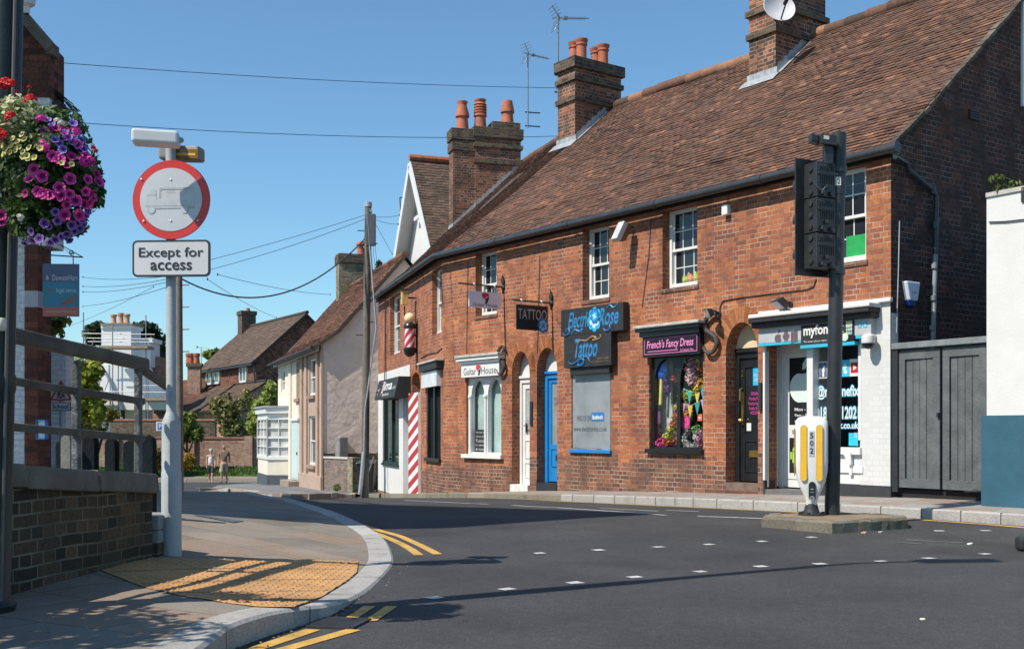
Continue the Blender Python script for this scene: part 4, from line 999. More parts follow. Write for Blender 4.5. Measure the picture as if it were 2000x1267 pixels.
mb.build('social_badges',CYAN,pf);wtext(WA,'f',U(1689.5),U(1692),zq0+.112,zq0+.17,.124,WHITE,pf,bold=.03);wtext(WA,'t',U(1699.5),U(1702.5),zq0+.112,zq0+.17,.124,WHITE,pf,bold=.03)
DKR=M('maroon_grey',(.12,.085,.10),.5)
def apple(W,c_u,c_z,s,off,mat,parent,bite=True):
 n=40;pts=[]
 for k in range(n):
  a=2*math.pi*k/n;r=1+.08*math.cos(2*a)-.10*math.exp(-((a-math.pi/2)/.35)**2)-.07*math.exp(-((a-1.5*math.pi)/.3)**2)
  x,y=r*math.cos(a)*.86,r*math.sin(a)
  dx,dy=x-1.05,y-.15;d=math.hypot(dx,dy)
  if d<.45:x,y=1.05+dx/d*.45,.15+dy/d*.45
  pts.append((x,y))
 mb=MB();mb.prism([W.P(c_u+x*s,c_z+y*s,off)for x,y in pts],W.n*.004)
 lf=[(.0,1.05),(.04,1.4),(.3,1.75),(.52,1.8),(.5,1.45),(.25,1.12)]
 mb.prism([W.P(c_u+x*s,c_z+y*s,off)for x,y in lf],W.n*.004)
 return mb.build('fruit_emblem',mat,parent)
def robot(W,u,z,s,off,mat,parent):
 mb=MB();B=lambda a,b,c,d:mb.wbox(W,u+a*s,u+b*s,z+c*s,z+d*s,off,off+.004)
 B(-.5,.5,-.6,.35);B(-.75,-.56,-.3,.35);B(.56,.75,-.3,.35);B(-.33,-.1,-.95,-.6);B(.1,.33,-.95,-.6)
 mb.prism([W.P(u+.5*s*math.cos(math.pi*k/12),z+.42*s+.5*s*math.sin(math.pi*k/12),off)for k in range(13)],W.n*.004)
 for q in(-1,1):mb.beam(W.P(u+q*.2*s,z+.85*s,off+.002),W.P(u+q*.35*s,z+1.12*s,off+.002),.06*s,.004)
 return mb.build('robot_emblem',mat,parent)
zc=(zq0+zq1)/2+.0
zc-=.06;apple(WA,U(1520,.12),zc+.0,.07,.12,DKR,pf);robot(WA,U(1535.5,.12),zc+.02,.08,.12,DKR,pf)
mb=MB();uw=U(1551,.12)
for(a,b)in((-.055,-.002),(.004,.065)):
 for(c,d)in((-.08,-.005),(.003,.08)):mb.wbox(WA,uw+a,uw+b,zc+c+a*.15,zc+d+b*.2,.12,.124)
mb.build('pane_emblem',DKR,pf)
zd1=zq0;ud0,ud1=U(1496),U(1580)
mb=MB();mb.wbox(WA,ua+.01,u0+.02,.3,zd1,.0,.05);mb.wbox(WA,U(1578),U(1590),.3,zd1,-.14,.03);mb.wbox(WA,u1-.03,u1+.02,.9,zd1,-.14,.02)
wz0=Z(1640,873);mb.wbox(WA,U(1590),u1,.3,wz0-.1,-.06,.005);mb.wbox(WA,U(1588),u1+.03,wz0-.1,wz0,-.14,.06);mb.wbox(WA,U(1590),u1+.05,wz0-.35,wz0-.25,-.02,.03)
mb.build('white_joinery',WHITE,pf,bevel=.008)
mb=MB();mb.quad(*[WA.P(a,b,-.1)for a,b in rect(U(1589),u1,wz0,zd1)]);mb.build('window_glass',CLEAR,pf,fix=False)
mb=MB();mb.wbox(WA,U(1580),u1+.1,.3,zd1+.1,-.9,-.86);mb.quad(WA.P(U(1580),wz0-.02,-.1),WA.P(u1,wz0-.02,-.1),WA.P(u1,wz0-.02,-.86),WA.P(U(1580),wz0-.02,-.86))
mb.wbox(WA,u1+.08,u1+.1,.3,zd1,-.86,-.22);mb.wbox(WA,U(1578),U(1579.5),.3,zd1,-.86,-.15);mb.build('dark_interior',M('phone_interior',(.03,.034,.04),.9,.2),pf)
dr=.42;dl=U(1522,-dr);
mb=MB();mb.quad(WA.P(u0+.02,.2,.0),WA.P(dl,.2,-dr),WA.P(dl,zd1,-dr),WA.P(u0+.02,zd1,0));mb.quad(WA.P(u0,zd1-.002,0),WA.P(ud1,zd1-.002,0),WA.P(ud1,zd1-.002,-dr),WA.P(u0,zd1-.002,-dr))
mb.quad(WA.P(ud1,.2,0),WA.P(ud1,.2,-dr),WA.P(ud1,zd1,-dr),WA.P(ud1,zd1,0));mb.build('porch_lining',M('porch_white',(.66,.69,.68),.6,.08),pf,fix=False)
mb=MB();mb.wbox(WA,u0-.02,ud1,.0,.17,-dr-.1,.02);mb.build('porch_step',M('porch_tile',(.12,.12,.125),.8),pf)
du0,du1=dl,U(1590,-dr)
pd=panelled_door(WA,du0,du1,.17,zd1-.03,dr,WHITE,WHITE,pf,glazed=(.3,.31),fw=.07)
for c in pd.children[:]:
 if c.name.startswith('door_glass'):bpy.data.objects.remove(c)
gu0,gu1=U(1541,-dr),U(1583,-dr);gz=((Z(1550,926),Z(1550,855)),(Z(1550,829),Z(1550,694)))
for z0,z1 in gz:mb=MB();mb.wbox(WA,gu0,gu1,z0,z1,-dr-.02,-dr-.0085);mb.build('door_glass',DKGLASS,pd)
mb=MB();mb.wbox(WA,gu0+.06,gu0+.2,(gz[0][1]+gz[1][0])/2-.025,(gz[0][1]+gz[1][0])/2+.025,-dr-.01,-dr+.005);mb.build('letter_plate',GALV,pd)
MINT=M('mint_vinyl',(.62,.72,.68),.4,.05)
p=hit(1560,757,WA.O-WA.n*dr,WA.n);apple(WA,(p-WA.O).dot(WA.d)+.06,p.z,.25,-dr-.008,MINT,pd)
LIME=M('lime_vinyl',(.32,.58,.08),.5,.05);p=hit(1553,890,WA.O-WA.n*dr,WA.n);robot(WA,(p-WA.O).dot(WA.d)+.03,p.z,.17,-dr-.008,LIME,pd)
for s_,y,h_ in(('Mon - Fri',799,.05),('9am - 5pm',811,.05),('Sat: 9am - 4pm',823,.04)):
 p=hit(1562,y,WA.O-WA.n*dr,WA.n);u=(p-WA.O).dot(WA.d);wtext(WA,s_,u-.1,u+.22,p.z-h_/2,p.z+h_/2,-dr-.008,WHITE,pd,bold=.015)
OFFV=-.095
def VU(px):return WA.u(px,OFFV)
def VZ(px,py):return WA.z(px,py,OFFV)
VBLUE=M('vinyl_blue',(.01,.10,.33),.4);VCY=M('vinyl_cyan',(.03,.45,.68),.4)
def badge(a,b,y0,y1,mat,name):mb=MB();mb.wbox(WA,VU(a),VU(b),VZ((a+b)/2,y1),VZ((a+b)/2,y0),OFFV,OFFV+.004);return mb.build(name,mat,pf,bevel=.003)
badge(1596,1616.5,706,739,WHITE,'badge_border');badge(1597,1615.5,707.5,737.5,VBLUE,'badge');wtext(WA,'f',VU(1606),VU(1612.5),VZ(1608,736),VZ(1608,714),OFFV+.005,WHITE,pf,bold=.04)
badge(1618.5,1637,704.5,737,M('violet_badge',(.30,.06,.35),.4),'badge')
badge(1643,1659,702.5,735.5,VCY,'badge');wtext(WA,'t',VU(1647),VU(1655),VZ(1650,730),VZ(1650,708),OFFV+.005,WHITE,pf,bold=.05)
badge(1659.5,1680,700.5,734.5,WHITE,'badge_border');badge(1661.5,1678.5,707,728.5,M('play_red',(.62,.02,.02),.4),'badge')
mb=MB();mb.quad(WA.P(VU(1667),VZ(1670,723),OFFV+.006),WA.P(VU(1674),VZ(1670,718),OFFV+.006),WA.P(VU(1667),VZ(1670,712),OFFV+.006));mb.build('play_mark',WHITE,pf,fix=False)
def glow(s_,a,b,y0,y1):
 c=(a+b)/2
 wtext(WA,s_,VU(a)-.012,VU(b)+.012,VZ(c,y1)-.012,VZ(c,y0)+.012,OFFV,VCY,pf,bold=.055);wtext(WA,s_,VU(a),VU(b),VZ(c,y1),VZ(c,y0),OFFV+.003,WHITE,pf,bold=.02)
glow('@myfonefix',1596,1678,752,780);glow('01825 712021',1594,1678,794,818);glow('myfonefix.co.uk',1597,1677,824,840)
badge(1658,1676,845,870,VCY,'badge');wtext(WA,'W',VU(1669),VU(1675),VZ(1670,856),VZ(1670,844),OFFV+.005,WHITE,pf)
mb=MB();uu,z_=WA.uv(1662,888);mb.prism([WA.P(uu-.07,z_+.02,.03),WA.P(uu+.05,z_+.04,.03),WA.P(uu+.06,z_-.12,.03),WA.P(uu+.03,z_-.16,.03)],WA.n*.05);mb.wbox(WA,uu+.0,uu+.05,z_-.28,z_-.1,.02,.05);mb.build('drain_outlet',WHITE,pf,bevel=.01)
zt_=ZB(780,718);ua,ub=.03,UB(801.5)
mb=MB();wall_panel(mb,WB,[(ua,-.62),(ub,-.62),(ub,ZB(800,712)),(ua,ZB(745,729))],[rect(*bw,*bwz),[(a,max(b,-.6))for a,b in arch(bdr[0]+.012,bdr[1]-.012,bdrz[0],bdrz[1],bdrz[2]-.012)]],.22,.012)
bf=mb.build('barber_shopfront',WHITEWALL,T,fix=False)
mb=MB();mb.wbox(WB,*bw,bwz[0],bwz[0]+.06,-.1,.03);mb.wbox(WB,bw[0],bw[0]+.06,*bwz,-.1,-.02);mb.wbox(WB,bw[1]-.06,bw[1],*bwz,-.1,-.02);mb.wbox(WB,bw[0]-.04,bw[1]+.04,bwz[0]-.05,bwz[0]+.0,-.05,.06)
um=(bw[0]+bw[1])/2;mb.wbox(WB,um-.03,um+.03,*bwz,-.1,-.02);mb.build('window_frame',M('dark_green_frame',(.012,.03,.028),.4),bf,bevel=.005)
mb=MB();mb.quad(*[WB.P(a,b,-.07)for a,b in rect(*bw,*bwz)]);mb.build('window_glass',M('green_glass',(.008,.04,.037),.05,.4,1.5),bf,fix=False)
mb=MB();mb.quad(*[WB.P(a,b,-.22)for a,b in arch(*bdr,*bdrz)]);mb.build('door_recess',M('grey_white_door',(.55,.56,.57),.6,.08),bf,fix=False)
mb=MB();za,zb_=WB.z(752,778,.4),WB.z(752,740,.35);u0_,u1_=WB.u(732.5,.4),WB.u(771,.4)
mb.prism([WB.P(u0_,za,.0),WB.P(u0_,za,.42),WB.P(u0_,zb_,.3),WB.P(u0_,zb_,0)],WB.d*(u1_-u0_));sg=mb.build('barber_sign',BLACKM,bf,bevel=.008)
nn=(WB.n*(zb_-za)+UP*.12).normalized();upv=nn.cross(WB.d)*-1
if upv.z<0:upv=-upv
fc=lambda fu,fz:WB.P(u0_+(u1_-u0_)*fu,za+(zb_-za)*fz,.42-.12*fz)
text('Jima',fc(.54,.58),WB.d,upv,nn,(u1_-u0_)*.5,.32,WHITE,parent=sg,bold=.02,thick=.004)
text('barber',fc(.55,.22),WB.d,upv,nn,(u1_-u0_)*.34,.08,WHITE,parent=sg,thick=.004);text('walk\nin',fc(.12,.4),WB.d,upv,nn,(u1_-u0_)*.1,.2,WHITE,parent=sg,thick=.004);text('turkish',fc(.9,.5),WB.d,upv,nn,(u1_-u0_)*.12,.09,WHITE,parent=sg,thick=.004)
mb=MB()
for k in range(4):c=fc(.31,.25+.2*k);mb.obox(c+nn*.004,WB.d,upv,nn,.05,.035,.003)
mb.build('red_pole_mark',REDM,sg)
WR=M('barber_white',(.72,.70,.69),.5,.06);RR=M('barber_red',(.42,.025,.03),.5,.1)
arch_band(WB,*sd,sdz[1],sdz[2],.16,None,T)
mb=MB();mb.quad(*[WB.P(a,b,-.22)for a,b in arch(*sd,*sdz)]);mb.build('boarded_door',M('brown_boarding',(.07,.035,.02),.8),T,fix=False)
u0_,u1_=UB(802.5),UB(821.5);z0_,z1_=-.66,ZB(812,767);mb=MB();mb.wbox(WB,u0_,u1_,z0_,z1_,.0,.06);sb=mb.build('striped_boarding',WR,bf)
def stripes(plane_pt,uvec,u0,u1,z0,z1,nrm,pitch_,slope,parent,frac=.5):
 mb=MB();z=z0-(u1-u0)*slope-pitch_
 while z<z1:
  pts=[]
  for a,b in((u0,z),(u1,z+(u1-u0)*slope),(u1,z+(u1-u0)*slope+pitch_*frac),(u0,z+pitch_*frac)):pts.append((a,b))
  def clip(pl,zc,keep_above):
   out=[]
   for(a,b),(c,d)in zip(pl,pl[1:]+pl[:1]):
    ia=(b>=zc)==keep_above;ic=(d>=zc)==keep_above
    if ia:out.append((a,b))
    if ia!=ic:t=(zc-b)/(d-b);out.append((a+(c-a)*t,zc))
   return out
  pts=clip(pts,z0,True);pts=clip(pts,z1,False)if len(pts)>2 else pts
  if len(pts)>2:mb.quad(*[plane_pt+uvec*a+UP*b+nrm*.003 for a,b in pts])
  z+=pitch_
 return mb.build('red_stripes',RR,parent,fix=False)
stripes(WB.O+WB.n*.06,WB.d,u0_,u1_,z0_,z1_,WB.n,.30,.28,sb)
u0_,u1_=s2;mb=MB();mb.wbox(WB,u0_-.12,u1_+.25,ZB(845,724),ZB(845,710),0,.16);cn=mb.build('side_shop_window',BLACKM,T,bevel=.01)
mb=MB();mb.wbox(WB,u0_-.14,u1_+.3,ZB(845,710),ZB(845,706),0,.2);mb.build('stone_ledge',STONE,cn,bevel=.01)
mb=MB();mb.wbox(WB,u0_-.1,u1_+.02,ZB(845,756),ZB(845,726),0,.1);mb.build('pale_sign',M('pale_sign_panel',(.62,.66,.68),.35,.15,4.0,stain=(.55,.4,.5),stain_amt=.4),cn)
mb=MB();uu=(u0_+u1_)/2
for a,b in((u0_,u0_+.09),(uu-.05,uu+.05),(u1_-.09,u1_)):mb.wbox(WB,a,b,s2z[0],s2z[1],-.1,-.01)
mb.wbox(WB,u0_-.04,u1_+.04,s2z[0]-.06,s2z[0]+.02,-.05,.06);mb.build('frame',BLACKP,cn,bevel=.006)
mb=MB();mb.quad(*[WB.P(a,b,-.08)for a,b in rect(*s2,*s2z)]);mb.build('window_glass',DKGLASS,cn,fix=False)
def cab(W,pts,r=.008):mb=MB();mb.tube([W.P(*W.uv(a,b),.012)for a,b in pts],r,5);mb.build('wall_cable',BLACKM,T)
cab(WA,[(1408,640),(1407,600),(1412,588),(1450,581),(1490,576),(1530,571),(1575,566),(1590,560),(1595,545)])
cab(WA,[(1272,428),(1268,500),(1262,545),(1255,600)],.006);cab(WA,[(1055,500),(1052,640),(1050,690)],.006);cab(WA,[(915,512),(912,690)],.006)
cab(WB,[(822,700),(835,692),(855,688),(864,680)],.01)
cab(WB,[(862,530),(866,600)],.008)
def hang_sign(px_tip,px_base,py_bar,name,label,sx0,sx1,sy0,sy1,board_mat,W=WA):
 """board hanging from a bar that sticks straight out of the wall"""
 u,z=W.uv(px_base,py_bar);root=W.P(u,z,0)
 L=0.2
 while proj(root+W.n*L)[0]>px_tip and L<2.5:L+=.01
 def off(px):
  o=0.0
  while proj(root+W.n*o)[0]>px and o<2.6:o+=.004
  return o
 t=thing(name,label,'hanging sign',root)
 mb=MB();mb.tube([root,root+W.n*L],.016,8);mb.lathe(root,[(.05,-.0),(.05,.03),(.03,.05)],10,axis=W.n);mb.tube([root-UP*.12+W.n*.02,root+UP*.14+W.n*.02],[.02,.028],6)
 mb.prism([root+UP*.12+W.d*.05+W.n*.02,root+UP*.24+W.n*.02,root+UP*.12-W.d*.05+W.n*.02,root+UP*.0+W.n*.02],W.n*.02)
 mb.build('bracket',IRON,t)
 oa,ob=off(sx1),off(sx0);Ym=(root+W.n*((oa+ob)/2)).y
 za,zb_=H+(HY-sy1)*Ym/F,H+(HY-sy0)*Ym/F
 WS=WF(root+W.n*ob,-W.n)
 w=ob-oa
 mb=MB();mb.wbox(WS,0,w,za,zb_,-.012,.012);b=mb.build('board',board_mat,t,bevel=.012)
 mb=MB()
 for f in(.17,.8):p=WS.P(w*f,zb_,0);mb.tube([p-UP*.04,p+UP*(root.z-zb_+.02)],.012,6);mb.lathe(p+UP*(root.z-zb_-.02),[(.022,0),(.028,.03),(.022,.05)],8)
 mb.build('hanger',WHITE,t)
 return t,b,WS,w,za,zb_
t,b,WS,w,za,zb_=hang_sign(896,984,561,'hanging_sign','white hanging sign with a red and black pick above the white shopfront',915.5,979,570,602,M('pale_sign_board',(.74,.72,.78),.5,.05))
wtext(WS,'Guitar House',w*.13,w*.87,za+.03,za+.10,.012,INK,b)
plectrum(None,WS.d,WS.n,WS.P(w*.5,zb_-.13,.012),.17,b)
t,b,WS,w,za,zb_=hang_sign(1001,1078,592,'hanging_sign','black hanging sign lettered for a tattooist above the two arched doors',1008,1070,596,645,BLACKP)
WIREM=M('silver_lettering',(.40,.42,.43),.4,.1);VCY2=M('tattoo_blue',(.012,.16,.42),.45,.15);LBL=M('light_blue_line',(.25,.55,.75),.45)
wtext(WS,'TATTOO',w*.05,w*.95,za+.19,za+.38,.012,WIREM,b)
def rose(c,ex,ey,en,s,parent,lay=3,mats=None):
 """a simple rose: overlapping curled petals"""
 r2=random.Random(3)
 for li in range(lay):
  mb=MB();n=8-li*2;R_=s*(1-li*.3)
  for k in range(n):
   a0=2*math.pi*k/n+li*.4;pts=[]
   for q in range(9):
    a=a0+(q/8-.5)*1.1;rr=R_*(1-.35*(abs(q/8-.5)*2)**2);pts.append(c+ex*math.cos(a)*rr+ey*math.sin(a)*rr*1.15+en*(.002+.003*li+.0006*k))
   mb.quad(c+en*(.001+.003*li+.0006*k),*pts)
  mb.build('rose_petals',(mats or[VCY2,LBL,VCY2])[li],parent,fix=False)
rose(WS.P(w*.83,za+.1,.012),WS.d,UP,WS.n,.13,b)
ua,ub=U(1096)+.02,U(1216);Yt=WA.P(ua,0,.28).y
OFFT=.15
ua,ub=WA.u(1095.5,OFFT),WA.u(1217,OFFT);zt1,zt0=WA.z(1156,597.5,OFFT),WA.z(1156,651,OFFT)
t=thing('shop_sign','black T shaped sign with blue swirling script above the frosted window','shop sign',WA.P(ua,zt0,0))
mb=MB();mb.wbox(WA,ua,ub,zt0,zt1,.02,OFFT);up_b=mb.build('upper_board',BLACKM,t,bevel=.006)
va,vb_=WA.u(1101,OFFT),WA.u(1193,OFFT);zl1,zl0=zt0,WA.z(1147,716,OFFT)
mb=MB();mb.wbox(WA,va,vb_,zl0,zl1-.001,.02,OFFT-.004);lo_b=mb.build('lower_board',BLACKM,t,bevel=.006)
mb=MB();mb.wbox(WA,va+.12,vb_-.1,zl0-.12,zl0,.02,.1);mb.build('batten',BLACKM,t)
TB=M('script_blue',(.012,.13,.33),.4,.3);TB2=M('script_pale',(.05,.22,.42),.4,.3);ORN=M('script_orange',(.30,.20,.10),.5)
hu,hz=ub-ua,zt1-zt0
def script(s,a,b,c,d,off,par,sh=.35):
 wtext(WA,s,a-.012,b+.012,c-.012,d+.012,off,TB,par,shear=sh,bold=.03);wtext(WA,s,a,b,c,d,off+.003,TB2,par,shear=sh,bold=-.008)
script('Electric',ua+hu*.13,ua+hu*.49,zt0+hz*.28,zt0+hz*.84,OFFT,up_b);script('Rose',ua+hu*.63,ua+hu*.93,zt0+hz*.26,zt0+hz*.86,OFFT,up_b)
script('Tattoo',va+(vb_-va)*.25,va+(vb_-va)*.72,zl0+(zl1-zl0)*.3,zl0+(zl1-zl0)*.86,OFFT-.004,lo_b)
def swirl(pts,rad,mat,par,off):
 mb=MB();q=catmull([tuple(WA.P(a,b,off))for a,b in pts],8);mb.tube(q,[rad*(.35+.65*math.sin(math.pi*i/(len(q)-1)))for i in range(len(q))],6);mb.build('swirl',mat,par)
X=lambda f:ua+hu*f
Yz=lambda f:zt0+hz*f
swirl([(X(.03),Yz(.12)),(X(.08),Yz(.03)),(X(.15),Yz(.1)),(X(.14),Yz(.24)),(X(.09),Yz(.25)),(X(.10),Yz(.16))],.02,TB,up_b,OFFT)
swirl([(X(.17),Yz(.05)),(X(.24),Yz(.2)),(X(.32),Yz(.12)),(X(.36),Yz(.2)),(X(.35),Yz(.03))],.02,TB2,up_b,OFFT);swirl([(X(.70),Yz(.14)),(X(.74),Yz(.04)),(X(.80),Yz(.1)),(X(.79),Yz(.26))],.02,TB,up_b,OFFT)
swirl([(X(.74),Yz(.80)),(X(.80),Yz(.94)),(X(.86),Yz(.84)),(X(.92),Yz(.98))],.018,TB2,up_b,OFFT)
X2=lambda f:va+(vb_-va)*f
Y2=lambda f:zl0+(zl1-zl0)*f
swirl([(X2(.17),Y2(.3)),(X2(.12),Y2(.17)),(X2(.22),Y2(.12)),(X2(.36),Y2(.24)),(X2(.44),Y2(.22)),(X2(.42),Y2(.08)),(X2(.33),Y2(.06)),(X2(.34),Y2(.2)),(X2(.5),Y2(.3)),(X2(.57),Y2(.16))],.022,TB,lo_b,OFFT)
swirl([(X2(.3),Y2(.72)),(X2(.38),Y2(.82)),(X2(.5),Y2(.8)),(X2(.62),Y2(.9)),(X2(.7),Y2(.85)),(X2(.63),Y2(.78)),(X2(.78),Y2(.84)),(X2(.78),Y2(.96))],.02,ORN,lo_b,OFFT)
rose(WA.P(X(.56),Yz(.5),OFFT),WA.d,UP,WA.n,.19,up_b,3,[M('rose_cyan',(.02,.36,.60),.4,.2),M('rose_white_line',(.55,.68,.75),.4),M('rose_blue',(.01,.15,.45),.4)])
rose(WA.P(X(.57),Yz(.62),OFFT+.012),(WA.d+UP*.4).normalized(),(UP-WA.d*.4).normalized(),WA.n,.12,up_b,3,[_m['rose_blue'],_m['rose_cyan'],_m['rose_white_line']])
wtext(WA,'01825 744688',X2(.72),X2(.95),Y2(.21),Y2(.25),OFFT,ORN,lo_b);wtext(WA,'www.electricrose.co.uk',X2(.58),X2(.95),Y2(.13),Y2(.16),OFFT,ORN,lo_b)
u,z=UB(815),ZB(815,634);root=WB.P(u,z,0);off=0
while proj(root+WB.n*off)[0]>801:off+=.01
zc0,zc1,zc2=[H+(HY-y)*(root+WB.n*off).y/F for y in(697,680,640)];zc3,zc4=[H+(HY-y)*(root+WB.n*off).y/F for y in(631,611)]
c=root+WB.n*off;c.z=0
t=thing('barber_pole','striped red and white barber pole with cream globe on the brick wall','barber pole',(c.x,c.y,zc0));rr_=.118
mb=MB();mb.lathe(c+UP*zc1,[(rr_,0),(rr_,zc2-zc1)],24);pb=mb.build('pole',WR,t,smooth=True)
mb=MB();n=24
for s_ in range(4):
 mb=MB()
 for k in range(28):
  a0,a1=[2*math.pi*(q/n)+s_*math.pi/2 for q in(k,k+1)];h0,h1=[(zc2-zc1)*q/28 for q in(k,k+1)];wv=.8
  P_=lambda a,h:c+V((math.cos(a),math.sin(a),0))*(rr_+.004)+UP*(zc1+h)
  for q in range(6):b0,b1=wv*q/6,wv*(q+1)/6;z0=s_*math.pi/2+k*.12;mb.quad(P_(z0+b0,h0),P_(z0+b1,h0),P_(z0+.12+b1,h1),P_(z0+.12+b0,h1))
 mb.build('red_stripe',M('pole_red',(.50,.03,.07),.35,.08),pb,fix=False)
mb=MB();mb.lathe(c+UP*zc0,[(.04,0),(.11,.05),(.145,.14),(.145,zc1-zc0),(.12,zc1-zc0+.02)],24);mb.lathe(c+UP*(zc2-.02),[(.12,0),(.15,.03),(.15,.07),(.1,.13)],24);mb.build('caps',BLACKP,t,smooth=True)
rg=(zc4-zc3)/2*1.05;mb=MB();mb.lathe(c+UP*(zc3-.01),[(rg*math.sin(math.pi*k/12)+.001,rg*(1-math.cos(math.pi*k/12)))for k in range(13)],24);mb.build('globe',M('cream_globe',(.80,.62,.34),.45,.06),t,smooth=True)
mb=MB()
for zz_ in(zc1-.06,zc2+.03):mb.beam(V((root.x,root.y,zz_)),c+UP*zz_,.03,.05)
mb.beam(V((root.x,root.y,zc1-.12))+WB.n*.015,V((root.x,root.y,zc2+.1))+WB.n*.015,.05,.03,up=WB.d);mb.build('bracket',IRON,t)
u,z=WB.uv(813,582);t=thing('wall_lantern','small cream box lantern under the eaves above the barber pole','lamp',WB.P(u,z,0))
mb=MB();q=WB.P(u,z,.28);mb.obox(q,WB.d,WB.n,UP,.075,.075,.17);mb.build('body',M('lantern_cream',(.55,.38,.14),.6,.2,12),t,bevel=.01)
mb=MB();mb.prism([q+UP*.17+WB.d*(a*.1)+WB.n*(b*.1)for a,b in((1,1),(-1,1),(-1,-1),(1,-1))],UP*.025+WB.n*.03);mb.build('lid',IRON,t)
mb=MB();mb.tube([q-UP*.2,q-UP*.4,WB.P(u,z-.9,.02)],.02,6);mb.tube([q,WB.P(u,z,0)],.02,6);mb.build('stem',IRON,t)
for px,py,h_,lab in((984,704,.52,'iron S shaped wall anchor beside the white shopfront'),(1394,652,.60,'iron S shaped wall anchor beside the fancy dress window')):
 u,z=WA.uv(px,py);t=thing('wall_anchor',lab,'wall anchor',WA.P(u,z,0),group='S shaped iron anchors on the brick front');w_=.13 if px<1000 else .17
 pts=[(.9,.78),(.5,1.0),(-.2,.95),(-.75,.6),(-.6,.22),(.1,0),(.65,-.25),(.75,-.62),(.2,-.97),(-.5,-.95),(-.9,-.65)]
 mb=MB();q=catmull([tuple(WA.P(u+a*w_,z+b*h_/2,.07))for a,b in pts],6)
 mb.tube(q,[.024+.016*math.sin(math.pi*i/(len(q)-1))for i in range(len(q))],8);mb.build('iron_scroll',M('rusty_iron',(.05,.042,.04),.7,.3,12),t,smooth=True)
 mb=MB();mb.lathe(WA.P(u,z,0),[(.03,0),(.03,.085),(.02,.1)],10,axis=WA.n);mb.build('tie_bolt',IRON,t)
def flood(px,py,lab,dirn,size,name='floodlight',mat=BLACKM,armd=.22):
 u,z=WA.uv(px,py,armd);root=WA.P(u,z,0);t=thing(name,lab,'floodlight',root)
 f=dirn.normalized();s_=f.cross(UP).normalized();w2=s_.cross(f);c=WA.P(u,z,armd)
 mb=MB();mb.hexa([c-s_*size*.6-w2*size*.45-f*size*.5,c+s_*size*.6-w2*size*.45-f*size*.5,c+s_*size*.6+w2*size*.45-f*size*.5,c-s_*size*.6+w2*size*.45-f*size*.5],[c-s_*size-w2*size*.8+f*size*.4,c+s_*size-w2*size*.8+f*size*.4,c+s_*size+w2*size*.8+f*size*.4,c-s_*size+w2*size*.8+f*size*.4]);mb.build('housing',mat,t,bevel=.008)
 mb=MB();mb.obox(c+f*size*.41,s_,w2,f,size*.88,size*.68,.004);mb.build('lens',M('lamp_lens',(.22,.25,.27),.1,.2),t)
 mb=MB();mb.tube([root,root.lerp(c,.5)+UP*.04,c-f*size*.4],.014,7);mb.lathe(root,[(.04,0),(.04,.03)],10,axis=WA.n);mb.build('arm',IRON,t);return t
flood(1386,611,'black floodlight on an arm above the iron S by the fancy dress window',(WA.n-WA.d*.6-UP*.5),.10)
flood(1525,592,'black square floodlight above the phone shop ledge',(WA.n*.6-WA.d*.3-UP*.8),.13)
u,z=WA.uv(1210,452,.3);root=WA.P(u,z+.1,0);t=thing('security_light','grey and white security lamp hanging under the gutter by the second window','security lamp',root)
c=WA.P(u,z,.3);f=(WA.n*.35-UP*.95-WA.d*.25).normalized();s_=f.cross(WA.d).normalized()
mb=MB();mb.obox(c,f,WA.d,s_,.16,.075,.05);mb.build('shade',M('lamp_grey',(.5,.52,.54),.4,.1),t,bevel=.01)
mb=MB();mb.obox(c-s_*.11+UP*.02,f,WA.d,s_,.13,.07,.05);mb.build('lamp_body',M('amber_brown',(.16,.09,.03),.5),t,bevel=.008)
mb=MB();mb.tube([root,root+WA.n*.15+UP*.02,c-f*.18],.016,7);mb.build('arm',IRON,t)
u,z=WA.uv(1415,410,.08);t=thing('alarm_sensor','tiny white sensor box on the brick between the upper windows','sensor',WA.P(u,z,0));mb=MB();mb.wbox(WA,u-.06,u+.06,z-.08,z+.08,0,.09);mb.build('box',WHITE,t,bevel=.015);mb=MB();mb.tube([WA.P(u,z+.08,.04),WA.P(u+.02,z+.12,.03),WA.P(u+.02,z+.3,.01)],.006,6);mb.build('cable',BLACKM,t)
u,z=WA.uv(1692,664,.2);t=thing('dome_camera','white dome security camera at the end of the phone shop fascia','security camera',WA.P(u,z,0))
c=WA.P(u,z,.16);mb=MB();mb.lathe(c-UP*.02,[(.05,.1),(.085,.08),(.09,.0),(.085,-.02)],18);mb.tube([WA.P(u,z+.06,0),c+UP*.06],.03,10);mb.build('mount',WHITE,t,smooth=True)
mb=MB();mb.lathe(c-UP*.04,[(.078*math.cos(k*math.pi/12),-.078*math.sin(k*math.pi/12))for k in range(7)],18);mb.build('dome',BLACKP,t,smooth=True)
u,z=WG.uv(1773.5,570);t=thing('alarm_box','white and blue burglar alarm box on the dark gable wall','alarm box',WG.P(u,z,0))
w_,h_=.15,.13;pts=[(-w_,h_),(w_,h_),(w_*.62,-h_*.95),(-w_*.55,-h_*.95)]
mb=MB();mb.prism([WG.P(u+a,z+b,0)for a,b in pts],WG.n*.09);mb.build('cover',M('alarm_white',(.62,.68,.78),.4,.05),t,bevel=.015)
mb=MB();mb.prism([WG.P(u+a*.55,z-h_*.95+b,.0)for a,b in((-w_,0),(w_,0),(w_*.6,-.07),(-w_*.6,-.07))],WG.n*.07);mb.build('blue_lens',M('alarm_blue',(.01,.05,.3),.3),t,bevel=.01)
wtext(WG,'ALARM',u-.05,u+.05,z-.03,z,.092,M('alarm_ink',(.15,.2,.35),.5),t)
u0,u1=fr;zf0=frz[0]+.02
def D(px,py,off):return hit(px,py,WA.O+WA.n*off,WA.n)
